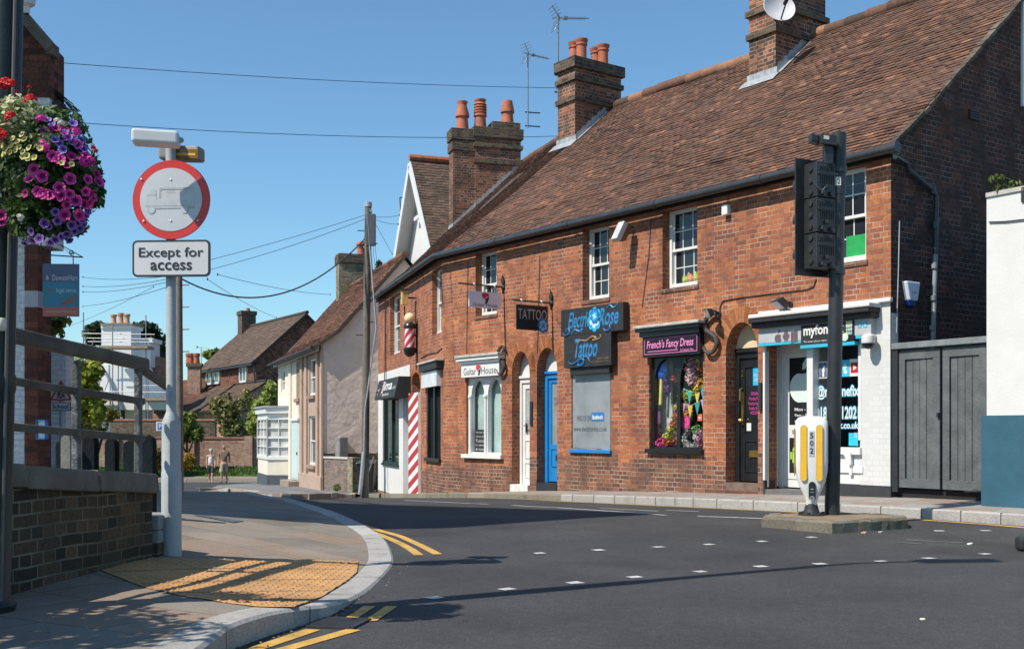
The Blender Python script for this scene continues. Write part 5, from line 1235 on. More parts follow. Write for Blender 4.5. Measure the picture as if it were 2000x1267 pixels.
p=D(1292,724,-.16);t=thing('balloon','round dark blue foil balloon on a yellow stick in the shop window','balloon',p)
mb=MB();mb.lathe(p-WA.n*.06,[(.15*math.sin(math.pi*k/10)+.001,.06-.06*math.cos(math.pi*k/10))for k in range(11)],20,axis=WA.n);mb.build('foil',M('blue_foil',(.02,.12,.55),.2,.2,6,metal=.2),t,smooth=True)
mb=MB();mb.tube([p-UP*.13,D(1290,790,-.16)],.028,8);mb.build('stick',M('yellow_paper',(.75,.62,.16),.6),t)
p=D(1284,815,-.17);t=thing('toy_bottle','pink doll package hanging below the blue balloon in the window','doll package',p)
mb=MB();mb.obox(p,WA.d,WA.n,UP,.055,.03,.11);mb.build('bag',M('toy_pink',(.72,.22,.42),.5,.2,14),t,bevel=.02);mb=MB();mb.lathe(p+UP*.1,[(.03,0),(.05,.05),(.05,.12),(.02,.15)],10);mb.build('head',M('toy_dark',(.12,.09,.11),.6,.5,20),t,smooth=True)
p=D(1312,830,-.17);t=thing('fancy_dress','orange and lime ruffled dress leaning in the left window','dress',p)
for k,(px,py,w_,m_)in enumerate(((1323,796,.05,2),(1320,812,.08,0),(1316,826,.10,0),(1312,838,.12,1),(1308,850,.13,1),(1306,862,.13,0))):
 mb=MB();c=D(px,py,-.17);leaves(mb,[(c,(w_,.04,.055),90)],.03,asp=.5);mb.build('ruffle',attr_mat('dress_%d'%m_,[[(0,(.35,.06,.01)),(.5,(.75,.20,.03)),(1,(.85,.36,.06))],[(0,(.2,.22,.02)),(.6,(.60,.62,.07)),(1,(.75,.45,.06))],[(0,(.3,.25,.03)),(1,(.7,.58,.08))]][m_],.6,10,0,.2),t,fix=False)
mb=MB();mb.tube([D(1325,780,-.17),D(1304,868,-.2)],.02,7);mb.build('form',DARKIN,t)
p=D(1280,872,-.2);t=thing('gift_bag','lilac paper bag standing at the left end of the display','bag',p);mb=MB();mb.obox(p,WA.d,WA.n,UP,.055,.03,.14);mb.build('bag',M('lilac',(.55,.40,.72),.6,.15,10),t,bevel=.005);mb=MB();mb.tube([p+UP*.14-WA.d*.03,p+UP*.2,p+UP*.14+WA.d*.03],.006,6);mb.build('handle',PINK,t)
p=D(1298,870,-.19);t=thing('tutu','bright pink net skirt heaped beside the lilac bag','skirt',p);mb=MB();leaves(mb,[(p,(.15,.06,.15),260)],.045);mb.build('net',attr_mat('pink_net',[(0,(.5,.02,.18)),(1,(.8,.12,.4))],.6,10,0,.3),t,fix=False)
p=D(1352,720,-.15);t=thing('feather_garland','pale pink and white feather garland hanging in the right arch','garland',p);mb=MB();leaves(mb,[(p+UP*.17,(.13,.05,.18),260),(p-UP*.06,(.12,.05,.24),300)],.035);mb.build('feathers',attr_mat('feathers',[(0,(.55,.22,.34)),(.5,(.72,.48,.52)),(1,(.8,.72,.68))],.8,10,0,.3),t,fix=False)
p=D(1367,735,-.14);t=thing('flower_lei','multicoloured flower lei hanging at the right edge of the window','flower lei',p);mb=MB();leaves(mb,[(p+UP*.2,(.07,.06,.2),90),(p-UP*.12,(.1,.06,.12),90)],.035);mb.build('petals',attr_mat('lei',[(0,(.6,.05,.2)),(.35,(.75,.25,.05)),(.6,(.7,.6,.08)),(.8,(.2,.5,.1)),(1,(.1,.2,.5))],.6,10,0,.2),t,fix=False)
p=D(1342,772,-.19);t=thing('leaf_garland','yellow green tinsel garland behind the bunting','garland',p);mb=MB();leaves(mb,[(p,(.16,.06,.1),110),(p+UP*.1+WA.d*.3,(.12,.06,.08),70)],.035);mb.build('tinsel',attr_mat('tinsel',[(0,(.25,.3,.03)),(.6,(.55,.6,.06)),(1,(.7,.5,.06))],.5,10,0,.2),t,fix=False)
FLAG=[(.10,.35,.38),(.06,.36,.30),(.62,.50,.10),(.12,.33,.55),(.60,.32,.42),(.70,.42,.06),(.05,.30,.26),(.45,.32,.55)]
for row,(pts,lab)in enumerate((([(1333,758),(1347,764),(1362,766),(1373,756)],'upper string of small triangular flags across the right pane'),([(1334,788),(1348,792),(1362,786),(1374,780)],'lower string of small triangular flags across the right pane'))):
 a=D(*pts[0],-.13);t=thing('bunting',lab,'bunting',a,group='strings of bunting in the fancy dress window')
 mb=MB();mb.tube([D(*q,-.13)for q in pts],.004,5);mb.build('cord',WHITE,t)
 for k,q in enumerate(pts):
  p=D(*q,-.13);mb=MB();mb.prism([p-WA.d*.06,p+WA.d*.06,p-UP*.2],WA.n*.003);mb.build('flag',M('flag%d%d'%(row,k),FLAG[row*4+k],.7,.15,20),t)
p=D(1337.5,823,-.16);t=thing('price_star','hot pink starburst price card stuck in the right pane','price card',p);pts=[]
for k in range(32):a=math.pi*k/16;r_=.115 if k%2 else .095;pts.append(p+WA.d*math.cos(a)*r_+UP*math.sin(a)*r_)
mb=MB();mb.prism(pts,WA.n*.004);mb.build('card',M('star_pink',(.80,.05,.30),.5,.08),t)
text('SALE',p,WA.d,UP,WA.n,.1,.04,REDM,parent=t,thick=.006)
p=D(1351,858,-.18);t=thing('cuddly_panda','black and white fluffy toy sitting in the right window','soft toy',p)
mb=MB();leaves(mb,[(p-WA.d*.12,(.08,.05,.16),200),(p+WA.d*.14+UP*.0,(.09,.05,.16),200),(p-UP*.1,(.16,.06,.04),90)],.03);mb.build('white_fur',attr_mat('white_fur',[(0,(.45,.43,.4)),(1,(.8,.78,.75))],.9,10,0,.2),t,fix=False)
mb=MB();leaves(mb,[(p+UP*.08,(.1,.07,.1),200)],.03);mb.build('black_fur',attr_mat('black_fur',[(0,(.012,.012,.015)),(1,(.05,.05,.055))],.9,10,0,.1),t,fix=False)
p=D(1366,862,-.15);t=thing('pink_wig','pale pink curly wig beside the fluffy toy','wig',p);mb=MB();leaves(mb,[(p+UP*.05,(.06,.06,.16),180)],.03);mb.build('curls',attr_mat('pink_wig',[(0,(.5,.15,.28)),(1,(.78,.45,.55))],.8,10,0,.2),t,fix=False)
p=D(1367,815,-.15);t=thing('orange_card','small orange card stuck at the right edge of the window','card');mb=MB();mb.obox(p,WA.d,WA.n,UP,.05,.003,.055);t.location=p;mb.build('card',M('card_orange',(.75,.16,.08),.5),t,bevel=.004);mb=MB();mb.obox(p+WA.n*.004,WA.d,WA.n,UP,.03,.001,.01);mb.build('print',WHITE,t)
for px,py,r_,n_,c_,nm,lab in((1303,752,(.07,.04,.2),160,((.10,.02,.16),(.36,.12,.5)),'feather_boa','purple feather boa hanging right of the yellow stick'),(1283,845,(.07,.04,.1),120,((.5,.05,.2),(.8,.35,.5)),'feather_boa','pale pink feather boa heaped above the lilac bag'),(1343,806,(.09,.04,.08),130,((.5,.12,.02),(.8,.4,.06)),'wig','orange curly wig left of the starburst card'),(1360,838,(.08,.04,.07),130,((.08,.3,.08),(.3,.6,.15)),'wig','green curly wig above the fluffy toy'),(1318,735,(.06,.04,.12),90,((.35,.04,.05),(.65,.1,.1)),'feather_boa','red feather boa beside the mullion under the charm')):
 p=D(px,py,-.2);t=thing(nm,lab,'costume',p);mb=MB();leaves(mb,[(p,r_,n_)],.032);mb.build('tufts',attr_mat('tuft%d'%px,[(0,c_[0]),(1,c_[1])],.7,10,0,.2),t,fix=False);mb=MB();mb.tube([p-UP*r_[2],p+UP*(r_[2]+.05)],.006,5);mb.build('cord',DARKIN,t)
for k,px in enumerate((1277,1318,1330)):
 p=D(px,703,-.14);t=thing('paper_lantern',('pink cherry shaped charm hanging over the blue balloon','pink cherry shaped charm left of the window mullion','pink cherry shaped charm right of the window mullion')[k],'charm',p,group='pink charms hanging along the top of the window')
 mb=MB()
 for q in(-1,1):mb.lathe(p+WA.d*(q*.022)-UP*.03,[(.02*math.sin(math.pi*j/6)+.0005,.02-.02*math.cos(math.pi*j/6))for j in range(7)],10)
 mb.build('charms',PINKL,t);mb=MB();mb.tube([p-WA.d*.02,p+UP*.07,p+WA.d*.02],.004,5);mb.build('string',PINK,t)
def yagi(px,py0,py1,Y,boom,lab,group):
 """TV aerial: mast from py1 (bottom) to py0 (top); boom: (dx,dz) direction and length in metres"""
 b0=at(px,py1,Y);b1=at(px,py0,Y);t=thing('tv_aerial',lab,'aerial',b0,group)
 AL=M('aerial_alloy',(.30,.31,.32),.4,.2,9,metal=.6)
 mb=MB();mb.tube([b0,b1],.02,8);mb.build('mast',M('aerial_mast',(.20,.22,.23),.5,.2,9,metal=.5),t)
 d=V(boom[:3]);o=b1-UP*boom[3];e=o+d;dn=d.normalized();s_=dn.cross(UP).normalized();w2=s_.cross(dn)
 mb=MB();mb.tube([o-dn*.15,e],.012,6)
 L=d.length;n=int(L/.075)
 for k in range(2,n):p=o+dn*(k*.075);mb.tube([p-s_*.09,p+s_*.09],.006,5);mb.tube([p-w2*.05,p+w2*.05],.006,5)
 mb.obox(o+dn*.18,dn,s_,w2,.05,.04,.03)
 mb.build('boom',AL,t)
 mb=MB()
 for q in(-1,1):
  for k in range(4):h_=w2*(q*(.05+.07*k))-dn*(.02+.03*k);mb.tube([o+h_-s_*.22,o+h_+s_*.22],.007,5)
  mb.tube([o+dn*.05,o+w2*(q*.28)-dn*.12],.01,5)
 mb.build('reflector',AL,t)
 mb=MB()
 for z_ in(.06,.45):mb.beam(b0+UP*z_-V((.08,0,0)),b0+UP*z_+V((.35,.1,0)),.03,.03)
 mb.build('wall_bracket',IRON,t)
 return t
Yc2=WA.P(C2[0],0,C2[2]).y;Yc1=WB.P(C1[1],0,C1[3]).y
yagi(1090,27,185,Yc2,(.72,.3,.10,.1),'tall television aerial standing on the middle chimney','television aerials on the terrace chimneys')
yagi(1031,100,250,Yc1-.4,(.62,.5,.02,.08),'shorter television aerial on the left double chimney','television aerials on the terrace chimneys')
p3=WA.P(C3[1],0,C3[2]);dsh=at(1522,15,p3.y-.35);t=thing('satellite_dish','pale grey satellite dish on the front corner of the right chimney','satellite dish',dsh)
fd=V((.12,-.93,.3)).normalized();mb=MB();rr_=.29
mb.lathe(dsh-fd*.07,[(.02,.0),(rr_*.4,.012),(rr_*.75,.05),(rr_,.09),(rr_*1.02,.085),(rr_*.75,.035),(rr_*.4,-.005)],32,axis=fd);mb.build('reflector',M('dish_grey',(.52,.52,.54),.5,.06,6),t,smooth=True)
mb=MB();foc=dsh+fd*.36-UP*.12;mb.tube([dsh-UP*rr_*.98+fd*.05,foc-UP*.02],.014,7);mb.lathe(foc,[(.03,-.06),(.035,0),(.035,.08),(.02,.1)],12,axis=-fd);mb.build('feed_arm',BLACKM,t)
mb=MB();mb.tube([dsh-fd*.08,dsh-fd*.25-UP*.05,V((p3.x,p3.y,dsh.z-.1))],.022,8);mb.build('mount',IRON,t)
ga=hit(1744,960,CORN,WA.n);ga.z=0
g1=at(1931,960,13.7);g1.z=0;ga=V((CORN.x+.04,CORN.y-.02,0))
WGt=WF(ga,(g1-ga));Lg=(g1-ga).length
zg1=WGt.z(1836,664);zg0=.23
t=thing('double_gate','grey weathered double timber gate closing the yard beside the gable','gate',ga+UP*.2)
GW=M('weathered_grey_timber',(.10,.11,.115),.85,.3,4.0,.4,35,stain=(.055,.06,.06),stain_amt=.6)
mid=WGt.u(1840)
for a,b,lab in((.08,mid-.02,None),(mid+.02,Lg-.02,None)):
 mb=MB();n=int((b-a)/.1)
 for k in range(n):x0=a+(b-a)*k/n;mb.wbox(WGt,x0+.004,x0+(b-a)/n-.004,zg0+.06,zg1-.1,-.03,rng.uniform(-.005,.003))
 leaf=mb.build('gate_leaf',GW,t,bevel=.003,seg=1)
 mb=MB();mb.wbox(WGt,a,b,zg0+.06,zg0+.18,.004,.02);mb.wbox(WGt,a,b,zg1-.22,zg1-.1,.004,.02);mb.wbox(WGt,a,a+.1,zg0+.18,zg1-.22,.004,.02);mb.wbox(WGt,b-.1,b,zg0+.18,zg1-.22,.004,.02);mb.build('gate_frame',GW,leaf,bevel=.004)
mb=MB();mb.wbox(WGt,mid-.05,mid-.02,1.2,1.26,.02,.05);mb.build('latch',IRON,t)
mb=MB();mb.wbox(WGt,.0,Lg+.1,zg1-.08,zg1,-.07,.07);mb.build('cap_rail',M('rail_lead',(.16,.18,.185),.7,.3,6,.2,40),t,bevel=.008)
mb=MB();mb.wbox(WGt,.0,.09,zg0,zg1-.08,-.06,.05);mb.build('post',BLACKM,t)
mb=MB();mb.wbox(WGt,.0,Lg,.0,zg0+.03,-.2,-.05);mb.build('threshold',M('gate_dark',(.01,.01,.01),.9),t)
w0=at(1927,970,13.05);w0.z=0;WR_=WF(w0,V((.56,-.83,0)))
t=thing('white_building','white rendered building with a deep blue painted base at the right edge','building',w0)
zb0,zb1,zb2=-.1,WR_.z(1932,811),WR_.z(1932,385)
mb=MB();mb.box((0,0,0),(0,0,0));mb=MB()
o_=w0;d_,n_=WR_.d,WR_.n
mb.hexa([o_+UP*zb1,o_+d_*5+UP*zb1,o_+d_*5-n_*6+UP*zb1,o_-n_*6+UP*zb1],[o_+UP*zb2,o_+d_*5+UP*zb2,o_+d_*5-n_*6+UP*zb2,o_-n_*6+UP*zb2])
wb=mb.build('wall',WHITEWALL,t)
mb=MB();o2=w0-d_*.05+n_*.03;mb.hexa([o2+UP*zb0,o2+d_*5+UP*zb0,o2+d_*5-n_*6+UP*zb0,o2-n_*6+UP*zb0],[o2+UP*zb1,o2+d_*5+UP*zb1,o2+d_*5-n_*6+UP*zb1,o2-n_*6+UP*zb1]);mb.build('blue_base',M('deep_blue_masonry',(.022,.092,.135),.7,.12,4,.1,40,stain=(.035,.125,.17),stain_amt=.5),t)
mb=MB();mb.hexa([o_+n_*.02+UP*zb2,o_+d_*5+n_*.02+UP*zb2,o_+d_*5-n_*6+UP*zb2,o_-n_*6+UP*zb2],[o_+n_*.02+UP*(zb2+.05),o_+d_*5+n_*.02+UP*(zb2+.05),o_+d_*5-n_*6+UP*(zb2+.05),o_-n_*6+UP*(zb2+.05)]);mb.build('coping',STONE,t)
mb=MB();u,z=WR_.uv(1996,378);mb.wbox(WR_,u,u+.8,z-.1,z+.07,.0,.02);mb.build('dark_vent',BLACKM,t)
mb=MB();mb.tube([WR_.P(*WR_.uv(1933,434),.015),WR_.P(*WR_.uv(1965,433),.015),WR_.P(*WR_.uv(2010,428),.015)],.008,6);mb.build('cable',BLACKM,t)
p=at(1978,352,12.85);o=MB();leaves(o,[(p+V((0,.1,-.06)),(.18,.1,.07),60),(p+V((-.14,.1,.05)),(.1,.06,.05),30)],.04,asp=.4)
WEED=attr_mat('weed_leaf',[(0,(.05,.09,.015)),(.6,(.14,.19,.03)),(1,(.25,.26,.06))],.7,5,0,.3)
t=thing('wall_plant','straggly yellow green weed growing on top of the white building','plant',p-UP*.15);o.build('foliage',WEED,t,fix=False);o=MB();o.tube([p-UP*.16,p,p+V((-.12,.05,.06))],.006,5);o.build('stem',WEED,t)
sp=at(1625,1004,12.05);sp.z=.134;t=thing('traffic_signal','tall black traffic signal pole on the island with the signal head seen from behind','traffic signal',sp)
SB=M('signal_black',(.022,.024,.026),.42,.3,7,.05,50);zt_=H+(HY-262)*sp.y/F
mb=MB();mb.lathe(sp,[(.078,0),(.078,.6),(.0765,.6),(.0765,zt_-sp.z-.65),(.083,zt_-sp.z-.65),(.083,zt_-sp.z-.58),(.079,zt_-sp.z-.56),(.079,zt_-sp.z),(.06,zt_-sp.z+.015)],24)
for v in mb.v:v.x+=(v.z-sp.z)*.018
mb.build('pole',SB,t,smooth=True)
a_=R(-27);fdir=V((math.sin(a_),math.cos(a_),0));sdir=V((math.cos(a_),-math.sin(a_),0))
hc=at(1590,427,12.1);hh=(540-313)/F*12.1/2
WH=WF(hc,sdir);q=hc.copy()
mb=MB();mb.obox(q+fdir*.0,sdir,fdir,UP,.265,.008,hh);bb=mb.build('backing_board',SB,t,bevel=.03,seg=3)
m2=MB()
for k in range(3):
 zc=q.z+hh*(.60-.60*k);c=V((q.x,q.y,zc))-sdir*.02
 m2.obox(c-fdir*.11,sdir,fdir,UP,.13,.10,hh*.292)
 for j in range(9):m2.obox(c-fdir*.212+sdir*(-.10+j*.025),sdir,fdir,UP,.006,.006,hh*.07);m2.obox(c-fdir*.212+sdir*(-.10+j*.025)+UP*hh*.2,sdir,fdir,UP,.006,.006,hh*.05)
 m2.obox(c-fdir*.214+UP*hh*.1,sdir,fdir,UP,.12,.008,hh*.022)
 m2.obox(c-fdir*.225-UP*hh*.12,sdir,fdir,UP,.02,.02,.02)
 for s_ in(-1,1):m2.lathe(c-fdir*.21+sdir*s_*.06-UP*hh*.24,[(.028,0),(.028,.03),(.012,.035)],10,axis=-fdir)
hd=m2.build('signal_head',SB,bb,bevel=.006)
m2=MB()
for k in range(9):
 c=V((q.x,q.y,q.z+hh*(.78-.195*k)))-sdir*.15-fdir*.12
 m2.lathe(c-sdir*.001,[(.03,0),(.03,.014),(.014,.016)],12,axis=-sdir)
m2.build('side_plugs',BLACKM,hd)
m2=MB()
for k in range(3):
 c=V((q.x,q.y,q.z+hh*(.60-.60*k)))+fdir*.02;m2.lathe(c,[(.10,0),(.10,.015),(.02,.03)],20,axis=fdir)
 m2.tube([c+fdir*.01+UP*.1+sdir*0,c+fdir*.14+UP*.11],.012,6)
 for j in range(12):
  a0,a1=R(-20+j*18.4),R(-20+(j+1)*18.4)
  P_=lambda a,d:c+(sdir*math.cos(a)+UP*math.sin(a))*.108+fdir*d
  m2.quad(P_(a0,0),P_(a1,0),P_(a1,.2),P_(a0,.2))
m2.build('lens_hoods',BLACKM,bb,fix=False)
m2=MB();dt=at(1613,275,11.95);m2.obox(dt,V((.9,.1,-.1)).normalized(),V((-.1,.95,.1)).normalized(),UP,.09,.09,.055);m2.hexa(*[[dt+V((-.09,-.06+s2_*.12,-.03+s3*.07))for s2_,s3 in((0,0),(1,0),(1,1),(0,1))],[dt+V((-.17,-.07+s2_*.14,-.02+s3*.09))for s2_,s3 in((0,0),(1,0),(1,1),(0,1))]])
m2.obox(dt+V((.02,0,-.16)),V((1,0,0)),V((0,1,0)),UP,.045,.05,.1);m2.build('detector',SB,t,bevel=.008)
m2=MB();m2.obox(dt+V((-.02,-.095,.01)),V((.9,.1,-.1)).normalized(),V((0,1,0)),UP,.03,.002,.02);m2.build('detector_label',M('label_cream',(.5,.48,.4),.6),t)
m2=MB();px_=sp+V((.055,0,0));
for z_ in(q.z+hh*.82,q.z-hh*.92):m2=MB();m2.beam(V((px_.x,px_.y,z_)),V((q.x,q.y,z_))+sdir*.2-fdir*.02,.05,.05);m2.lathe(V((sp.x+(z_-sp.z)*.018,sp.y,z_-.04)),[(.092,0),(.092,.08)],20);m2.build('head_bracket',SB,t,bevel=.006)
m2=MB();k0=q-fdir*.2+UP*hh*.72;m2.tube(catmull([tuple(v)for v in(k0+sdir*.16,k0+sdir*.02-UP*.02,k0-sdir*.0-UP*.1,k0-sdir*.1-UP*.2-fdir*.02,k0-sdir*.2-UP*.1)],5),.009,6);m2.tube([k0+sdir*.02-UP*.01,k0+sdir*.14,k0+sdir*.26+UP*.05],.017,7);m2.build('cable',M('grey_cable',(.10,.105,.11),.6),bb)
m2=MB();lc=at(1637,354,sp.y-.082);m2.obox(lc,V((1,0,0)),V((0,1,0)),UP,.03,.003,.045);lb=m2.build('number_label',M('label_white',(.62,.6,.54),.6,.08),t)
text('2',lc+V((.005,-.004,0)),V((1,0,0)),UP,V((0,-1,0)),.026,.055,INK,parent=lb,bold=.01)
bp_=at(1585,1003,11.98);bp_.z=.134;t=thing('keep_left_bollard','white plastic bollard with yellow panels numbered 502 on the traffic island','bollard',bp_)
BW=M('bollard_white',(.66,.65,.63),.4,.05,5,stain=(.45,.43,.40),stain_amt=.4);BY=M('bollard_yellow',(.78,.42,.012),.45,.07,6)
WBo=WF(bp_,V((.955,-.296,0)))
prof=[(.055,.10),(.06,.16),(.075,.2),(.105,.26),(.145,.36),(.165,.46),(.17,.56),(.17,.94),(.165,1.0),(.14,1.035),(.09,1.05)]
dep=[(.1,.05),(.2,.06),(.36,.085),(.56,.095),(.94,.095),(1.05,.05)]
mb=MB();n=28;i0=len(mb.v)
for w_,z_ in prof:
 d_=interp(dep,z_)
 for k in range(n):
  a=2*math.pi*k/n;c_,s_=math.cos(a),math.sin(a);e=.55
  mb.v.append(WBo.P(w_*math.copysign(abs(c_)**e,c_),z_+.134,d_*math.copysign(abs(s_)**e,s_)))
for j in range(len(prof)-1):
 for k in range(n):a=j*n+k;b=j*n+(k+1)%n;mb.f.append((a,b,b+n,a+n));mb.r.append(.5);mb.mi.append(0)
mb.f+=[tuple(range(n-1,-1,-1)),tuple((len(prof)-1)*n+k for k in range(n))];mb.r+=[.5,.5];mb.mi+=[0,0]
shell=mb.build('shell',BW,t,smooth=True)
def slot(u,w_,z0,z1,off,th):
 pts=[(u+w_*math.cos(a),z1-w_+w_*math.sin(a))for a in[math.pi*k/10 for k in range(11)]]+[(u+w_*math.cos(a),z0+w_+w_*math.sin(a))for a in[math.pi+math.pi*k/10 for k in range(11)]]
 return[WBo.P(a,b+.134,off)for a,b in pts],WBo.n*th
for u in(-.075,.085):
 mb=MB();mb.prism(*slot(u,.036,.36,.96,.094,.004));rim=mb.build('panel_rim',M('bollard_rim',(.35,.34,.33),.5),shell)
 mb=MB();mb.prism(*slot(u,.029,.367,.953,.0985,.003));mb.build('yellow_panel',BY,shell)
mb=MB();mb.hexa([WBo.P(-.176,.55,-.085),WBo.P(-.176,.55,.07),WBo.P(-.172,.55,.07),WBo.P(-.172,.55,-.085)],[WBo.P(-.176,1.06,-.085),WBo.P(-.176,1.06,.07),WBo.P(-.172,1.06,.07),WBo.P(-.172,1.06,-.085)]);mb.build('yellow_side_panel',BY,shell,bevel=.01)
mb=MB();mb.wbox(WBo,-.022,.034,.76,1.03,.094,.099);nl=mb.build('number_plate',M('plate_grey',(.42,.42,.42),.5),shell,bevel=.004)
for k,ch_ in enumerate('502'):wtext(WBo,ch_,-.012,.024,.95-k*.08,1.01-k*.08,.1,INK,nl,bold=.02)
mb=MB();mb.prism(*slot(.01,.036,.16,.36,.083,.006));bk=mb.build('badge',BLACKP,shell)
for k,r_ in enumerate((.024,)):mb=MB();mb.lathe(WBo.P(.01,.32,.09),[(.024,0),(.024,.003),(.016,.003),(.016,0)],18,axis=WBo.n);mb.wbox(WBo,-.008,.028,.38,.385,.09,.093);mb.wbox(WBo,-.005,.025,.41,.42,.09,.093);mb.build('badge_mark',GALV,bk)
mb=MB();mb.lathe(bp_,[(.14,0),(.14,.015),(.09,.02),(.075,.06),(.06,.12),(.05,.13)],22)
for k in range(6):a=k*math.pi/3;mb.lathe(bp_+V((math.cos(a),math.sin(a),0))*.12,[(.018,0),(.018,.035),(.008,.04)],8)
mb.build('base',BLACKM,t)
p=at(2004,1077,0);p=gnd(2010,1076);t=thing('rubber_foot','black rounded rubber sign foot standing on the road at the right edge','rubber block',p)
mb=MB();mb.box((p.x-.09,p.y-.04,0),(p.x+.5,p.y+.1,.125));mb.build('block',M('black_rubber',(.018,.02,.022),.7,.3,9,.2,40),t,bevel=.035,seg=3);mb=MB();mb.box((p.x+.12,p.y+.0,.125),(p.x+.28,p.y+.06,.14));mb.build('socket',BLACKP,t,bevel=.004)
pb_=gnd(335,1083,Zn);Ys=pb_.y;S_=Ys/F
t=thing('road_sign','round red bordered no lorries sign above an Except for access plate on a grey post','road sign',pb_)
zt=H+(HY-268)*S_;zj=H+(HY-812)*S_;rl=9.6*S_;rb=36*S_/2
mb=MB();mb.lathe(pb_-UP*.05,[(rb*1.06,0),(rb*1.06,.62),(rb*.985,.63),(rb*.985,zj-pb_.z-.005),(rb*.96,zj-pb_.z+.01),(rl*1.05,zj-pb_.z+.075),(rl,zj-pb_.z+.08),(rl,zt-pb_.z)],28)
for v in mb.v:v.x-=(v.z-pb_.z)*.002
mb.build('post',M('dull_grey_post',(.34,.37,.385),.6,.14,6.0,.1,60,metal=.08,stain=(.24,.26,.27),stain_amt=.5),t,smooth=True)
Wf=WF(V((at(335,300,Ys).x,Ys-rl-.03,0)),V((1,-.06,0)))
def FU(px,py):return Wf.uv(px,py)
cu_,cz_=FU(334,390);R_=76.5*Ys/F
mb=MB();mb.lathe(Wf.P(cu_,cz_,-.012),[(R_,0),(R_,.01),(R_*.995,.012)],64,axis=Wf.n);disc=mb.build('red_disc',M('sign_red',(.56,.035,.03),.35,.07,4,stain=(.42,.05,.04),stain_amt=.3),t)
mb=MB();mb.lathe(Wf.P(cu_,cz_,0),[(R_*.80,0),(R_*.80,.0025)],64,axis=Wf.n);wdsc=mb.build('white_face',M('sign_grey_white',(.50,.52,.55),.4,.05,3),disc)
FADE=M('faded_grey',(.39,.40,.42),.5,.15,12);FADE2=M('fainter_grey',(.46,.475,.50),.5,.12,14)
def fr_(pts,mat,name,o_=.0035):mb=MB();mb.prism([Wf.P(cu_+a*R_,cz_+b*R_,o_)for a,b in pts],Wf.n*.0006);return mb.build(name,mat,wdsc)
fr_([(-.66,-.16),(-.62,.12),(-.52,.25),(-.38,.26),(-.37,.0),(-.30,-.02),(-.28,.20),(.58,.24),(.60,.18),(.6,-.1),(.62,-.16)],FADE2,'faded_lorry')
for pts in([(-.29,.30),(.58,.31),(.58,.26),(-.29,.25)],[(-.42,-.2),(.62,-.18),(.62,-.215),(-.42,-.235)],[(-.29,.25),(-.25,.25),(-.27,.02),(-.31,.02)],[(-.1,.22),(.1,.23),(.12,.17),(-.1,.17)],[(-.62,.13),(-.38,.14),(-.38,.11),(-.63,.10)]):fr_(pts,FADE,'faded_lorry',.0042)
for uu in(-.5,.36):
 mb=MB();mb.lathe(Wf.P(cu_+uu*R_,cz_-.26*R_,.0045),[(R_*.10,0),(R_*.10,.0006)],24,axis=Wf.n);mb.build('faded_wheel',FADE,wdsc)
 mb=MB();mb.lathe(Wf.P(cu_+uu*R_,cz_-.26*R_,.0052),[(R_*.075,0),(R_*.075,.0006)],24,axis=Wf.n);mb.build('wheel_middle',_m['sign_grey_white'],wdsc)
mb=MB()
for a,b in((-.76,.52),(.72,.52),(-.70,-.54),(.70,-.54),(-.0,.5),(-.0,-.54)):mb.lathe(Wf.P(cu_+a*R_,cz_+b*R_,.003),[(.008,0),(.008,.002),(.003,.004)],10,axis=Wf.n)
mb.build('rivets',GALV,disc)
def rrect(u0,u1,z0,z1,r,n=6):
 pts=[]
 for(cx,cz,a0)in((u1-r,z1-r,0),(u0+r,z1-r,90),(u0+r,z0+r,180),(u1-r,z0+r,270)):
  pts+=[(cx+r*math.cos(R(a0+90*k/n)),cz+r*math.sin(R(a0+90*k/n)))for k in range(n+1)]
 return pts
pu0,pz0=FU(258.5,541);pu1,pz1=FU(410.5,468)
mb=MB();mb.prism([Wf.P(a,b,-.012)for a,b in rrect(pu0,pu1,pz0,pz1,.035)],Wf.n*.012);pl_=mb.build('black_plate',M('plate_black',(.03,.033,.037),.45),t)
mb=MB();mb.prism([Wf.P(a,b,0)for a,b in rrect(pu0+.014,pu1-.014,pz0+.014,pz1-.014,.024)],Wf.n*.002);mb.build('white_plate',M('plate_white',(.56,.57,.58),.4,.05,3),pl_)
a0,a1=FU(271.5,508),FU(397.5,482.5);b0,b1=FU(294,528.5),FU(375,511.5)
wtext(Wf,'Except for',a0[0],a1[0],a0[1],a1[1],.0028,INK,pl_,bold=.012);wtext(Wf,'access',b0[0],b1[0],b0[1]+.002,b1[1],.0028,INK,pl_,bold=.014)
mb=MB()
for z_ in(cz_+.14,cz_-.16,(pz0+pz1)/2):mb.lathe(V((pb_.x,Ys,z_-.02)),[(rl+.008,0),(rl+.008,.04)],18);mb.beam(V((pb_.x-.06,Ys-rl-.012,z_)),V((pb_.x+.06,Ys-rl-.012,z_)),.03,.035)
mb.build('clips',GALV,t)
LW=M('lamp_head_grey',(.56,.57,.58),.4,.06,5)
c=at(305,271,Ys-.275);S0=S_;S_=(Ys-.275)/F;ax_=V((1,.18,-.02)).normalized();sd_=ax_.cross(UP).normalized()
mb=MB();mb.obox(c,ax_,sd_,UP,44*S_,.075,13.5*S_);mb.build('lamp_head',LW,t,bevel=.018,seg=3);S_=S0
mb=MB();mb.tube([c+ax_*(.16),V((pb_.x,Ys,zt-.02)),V((pb_.x,Ys,zt+.01))],.02,8);mb.tube([V((pb_.x,Ys,zt-.05)),V((pb_.x,Ys,zt+.005))],[.045,.045],14);mb.build('lamp_bracket',GREYP,t)
c=at(355,301,Ys+.09);ax_=V((1,-.12,-.05)).normalized();sd_=ax_.cross(UP).normalized()
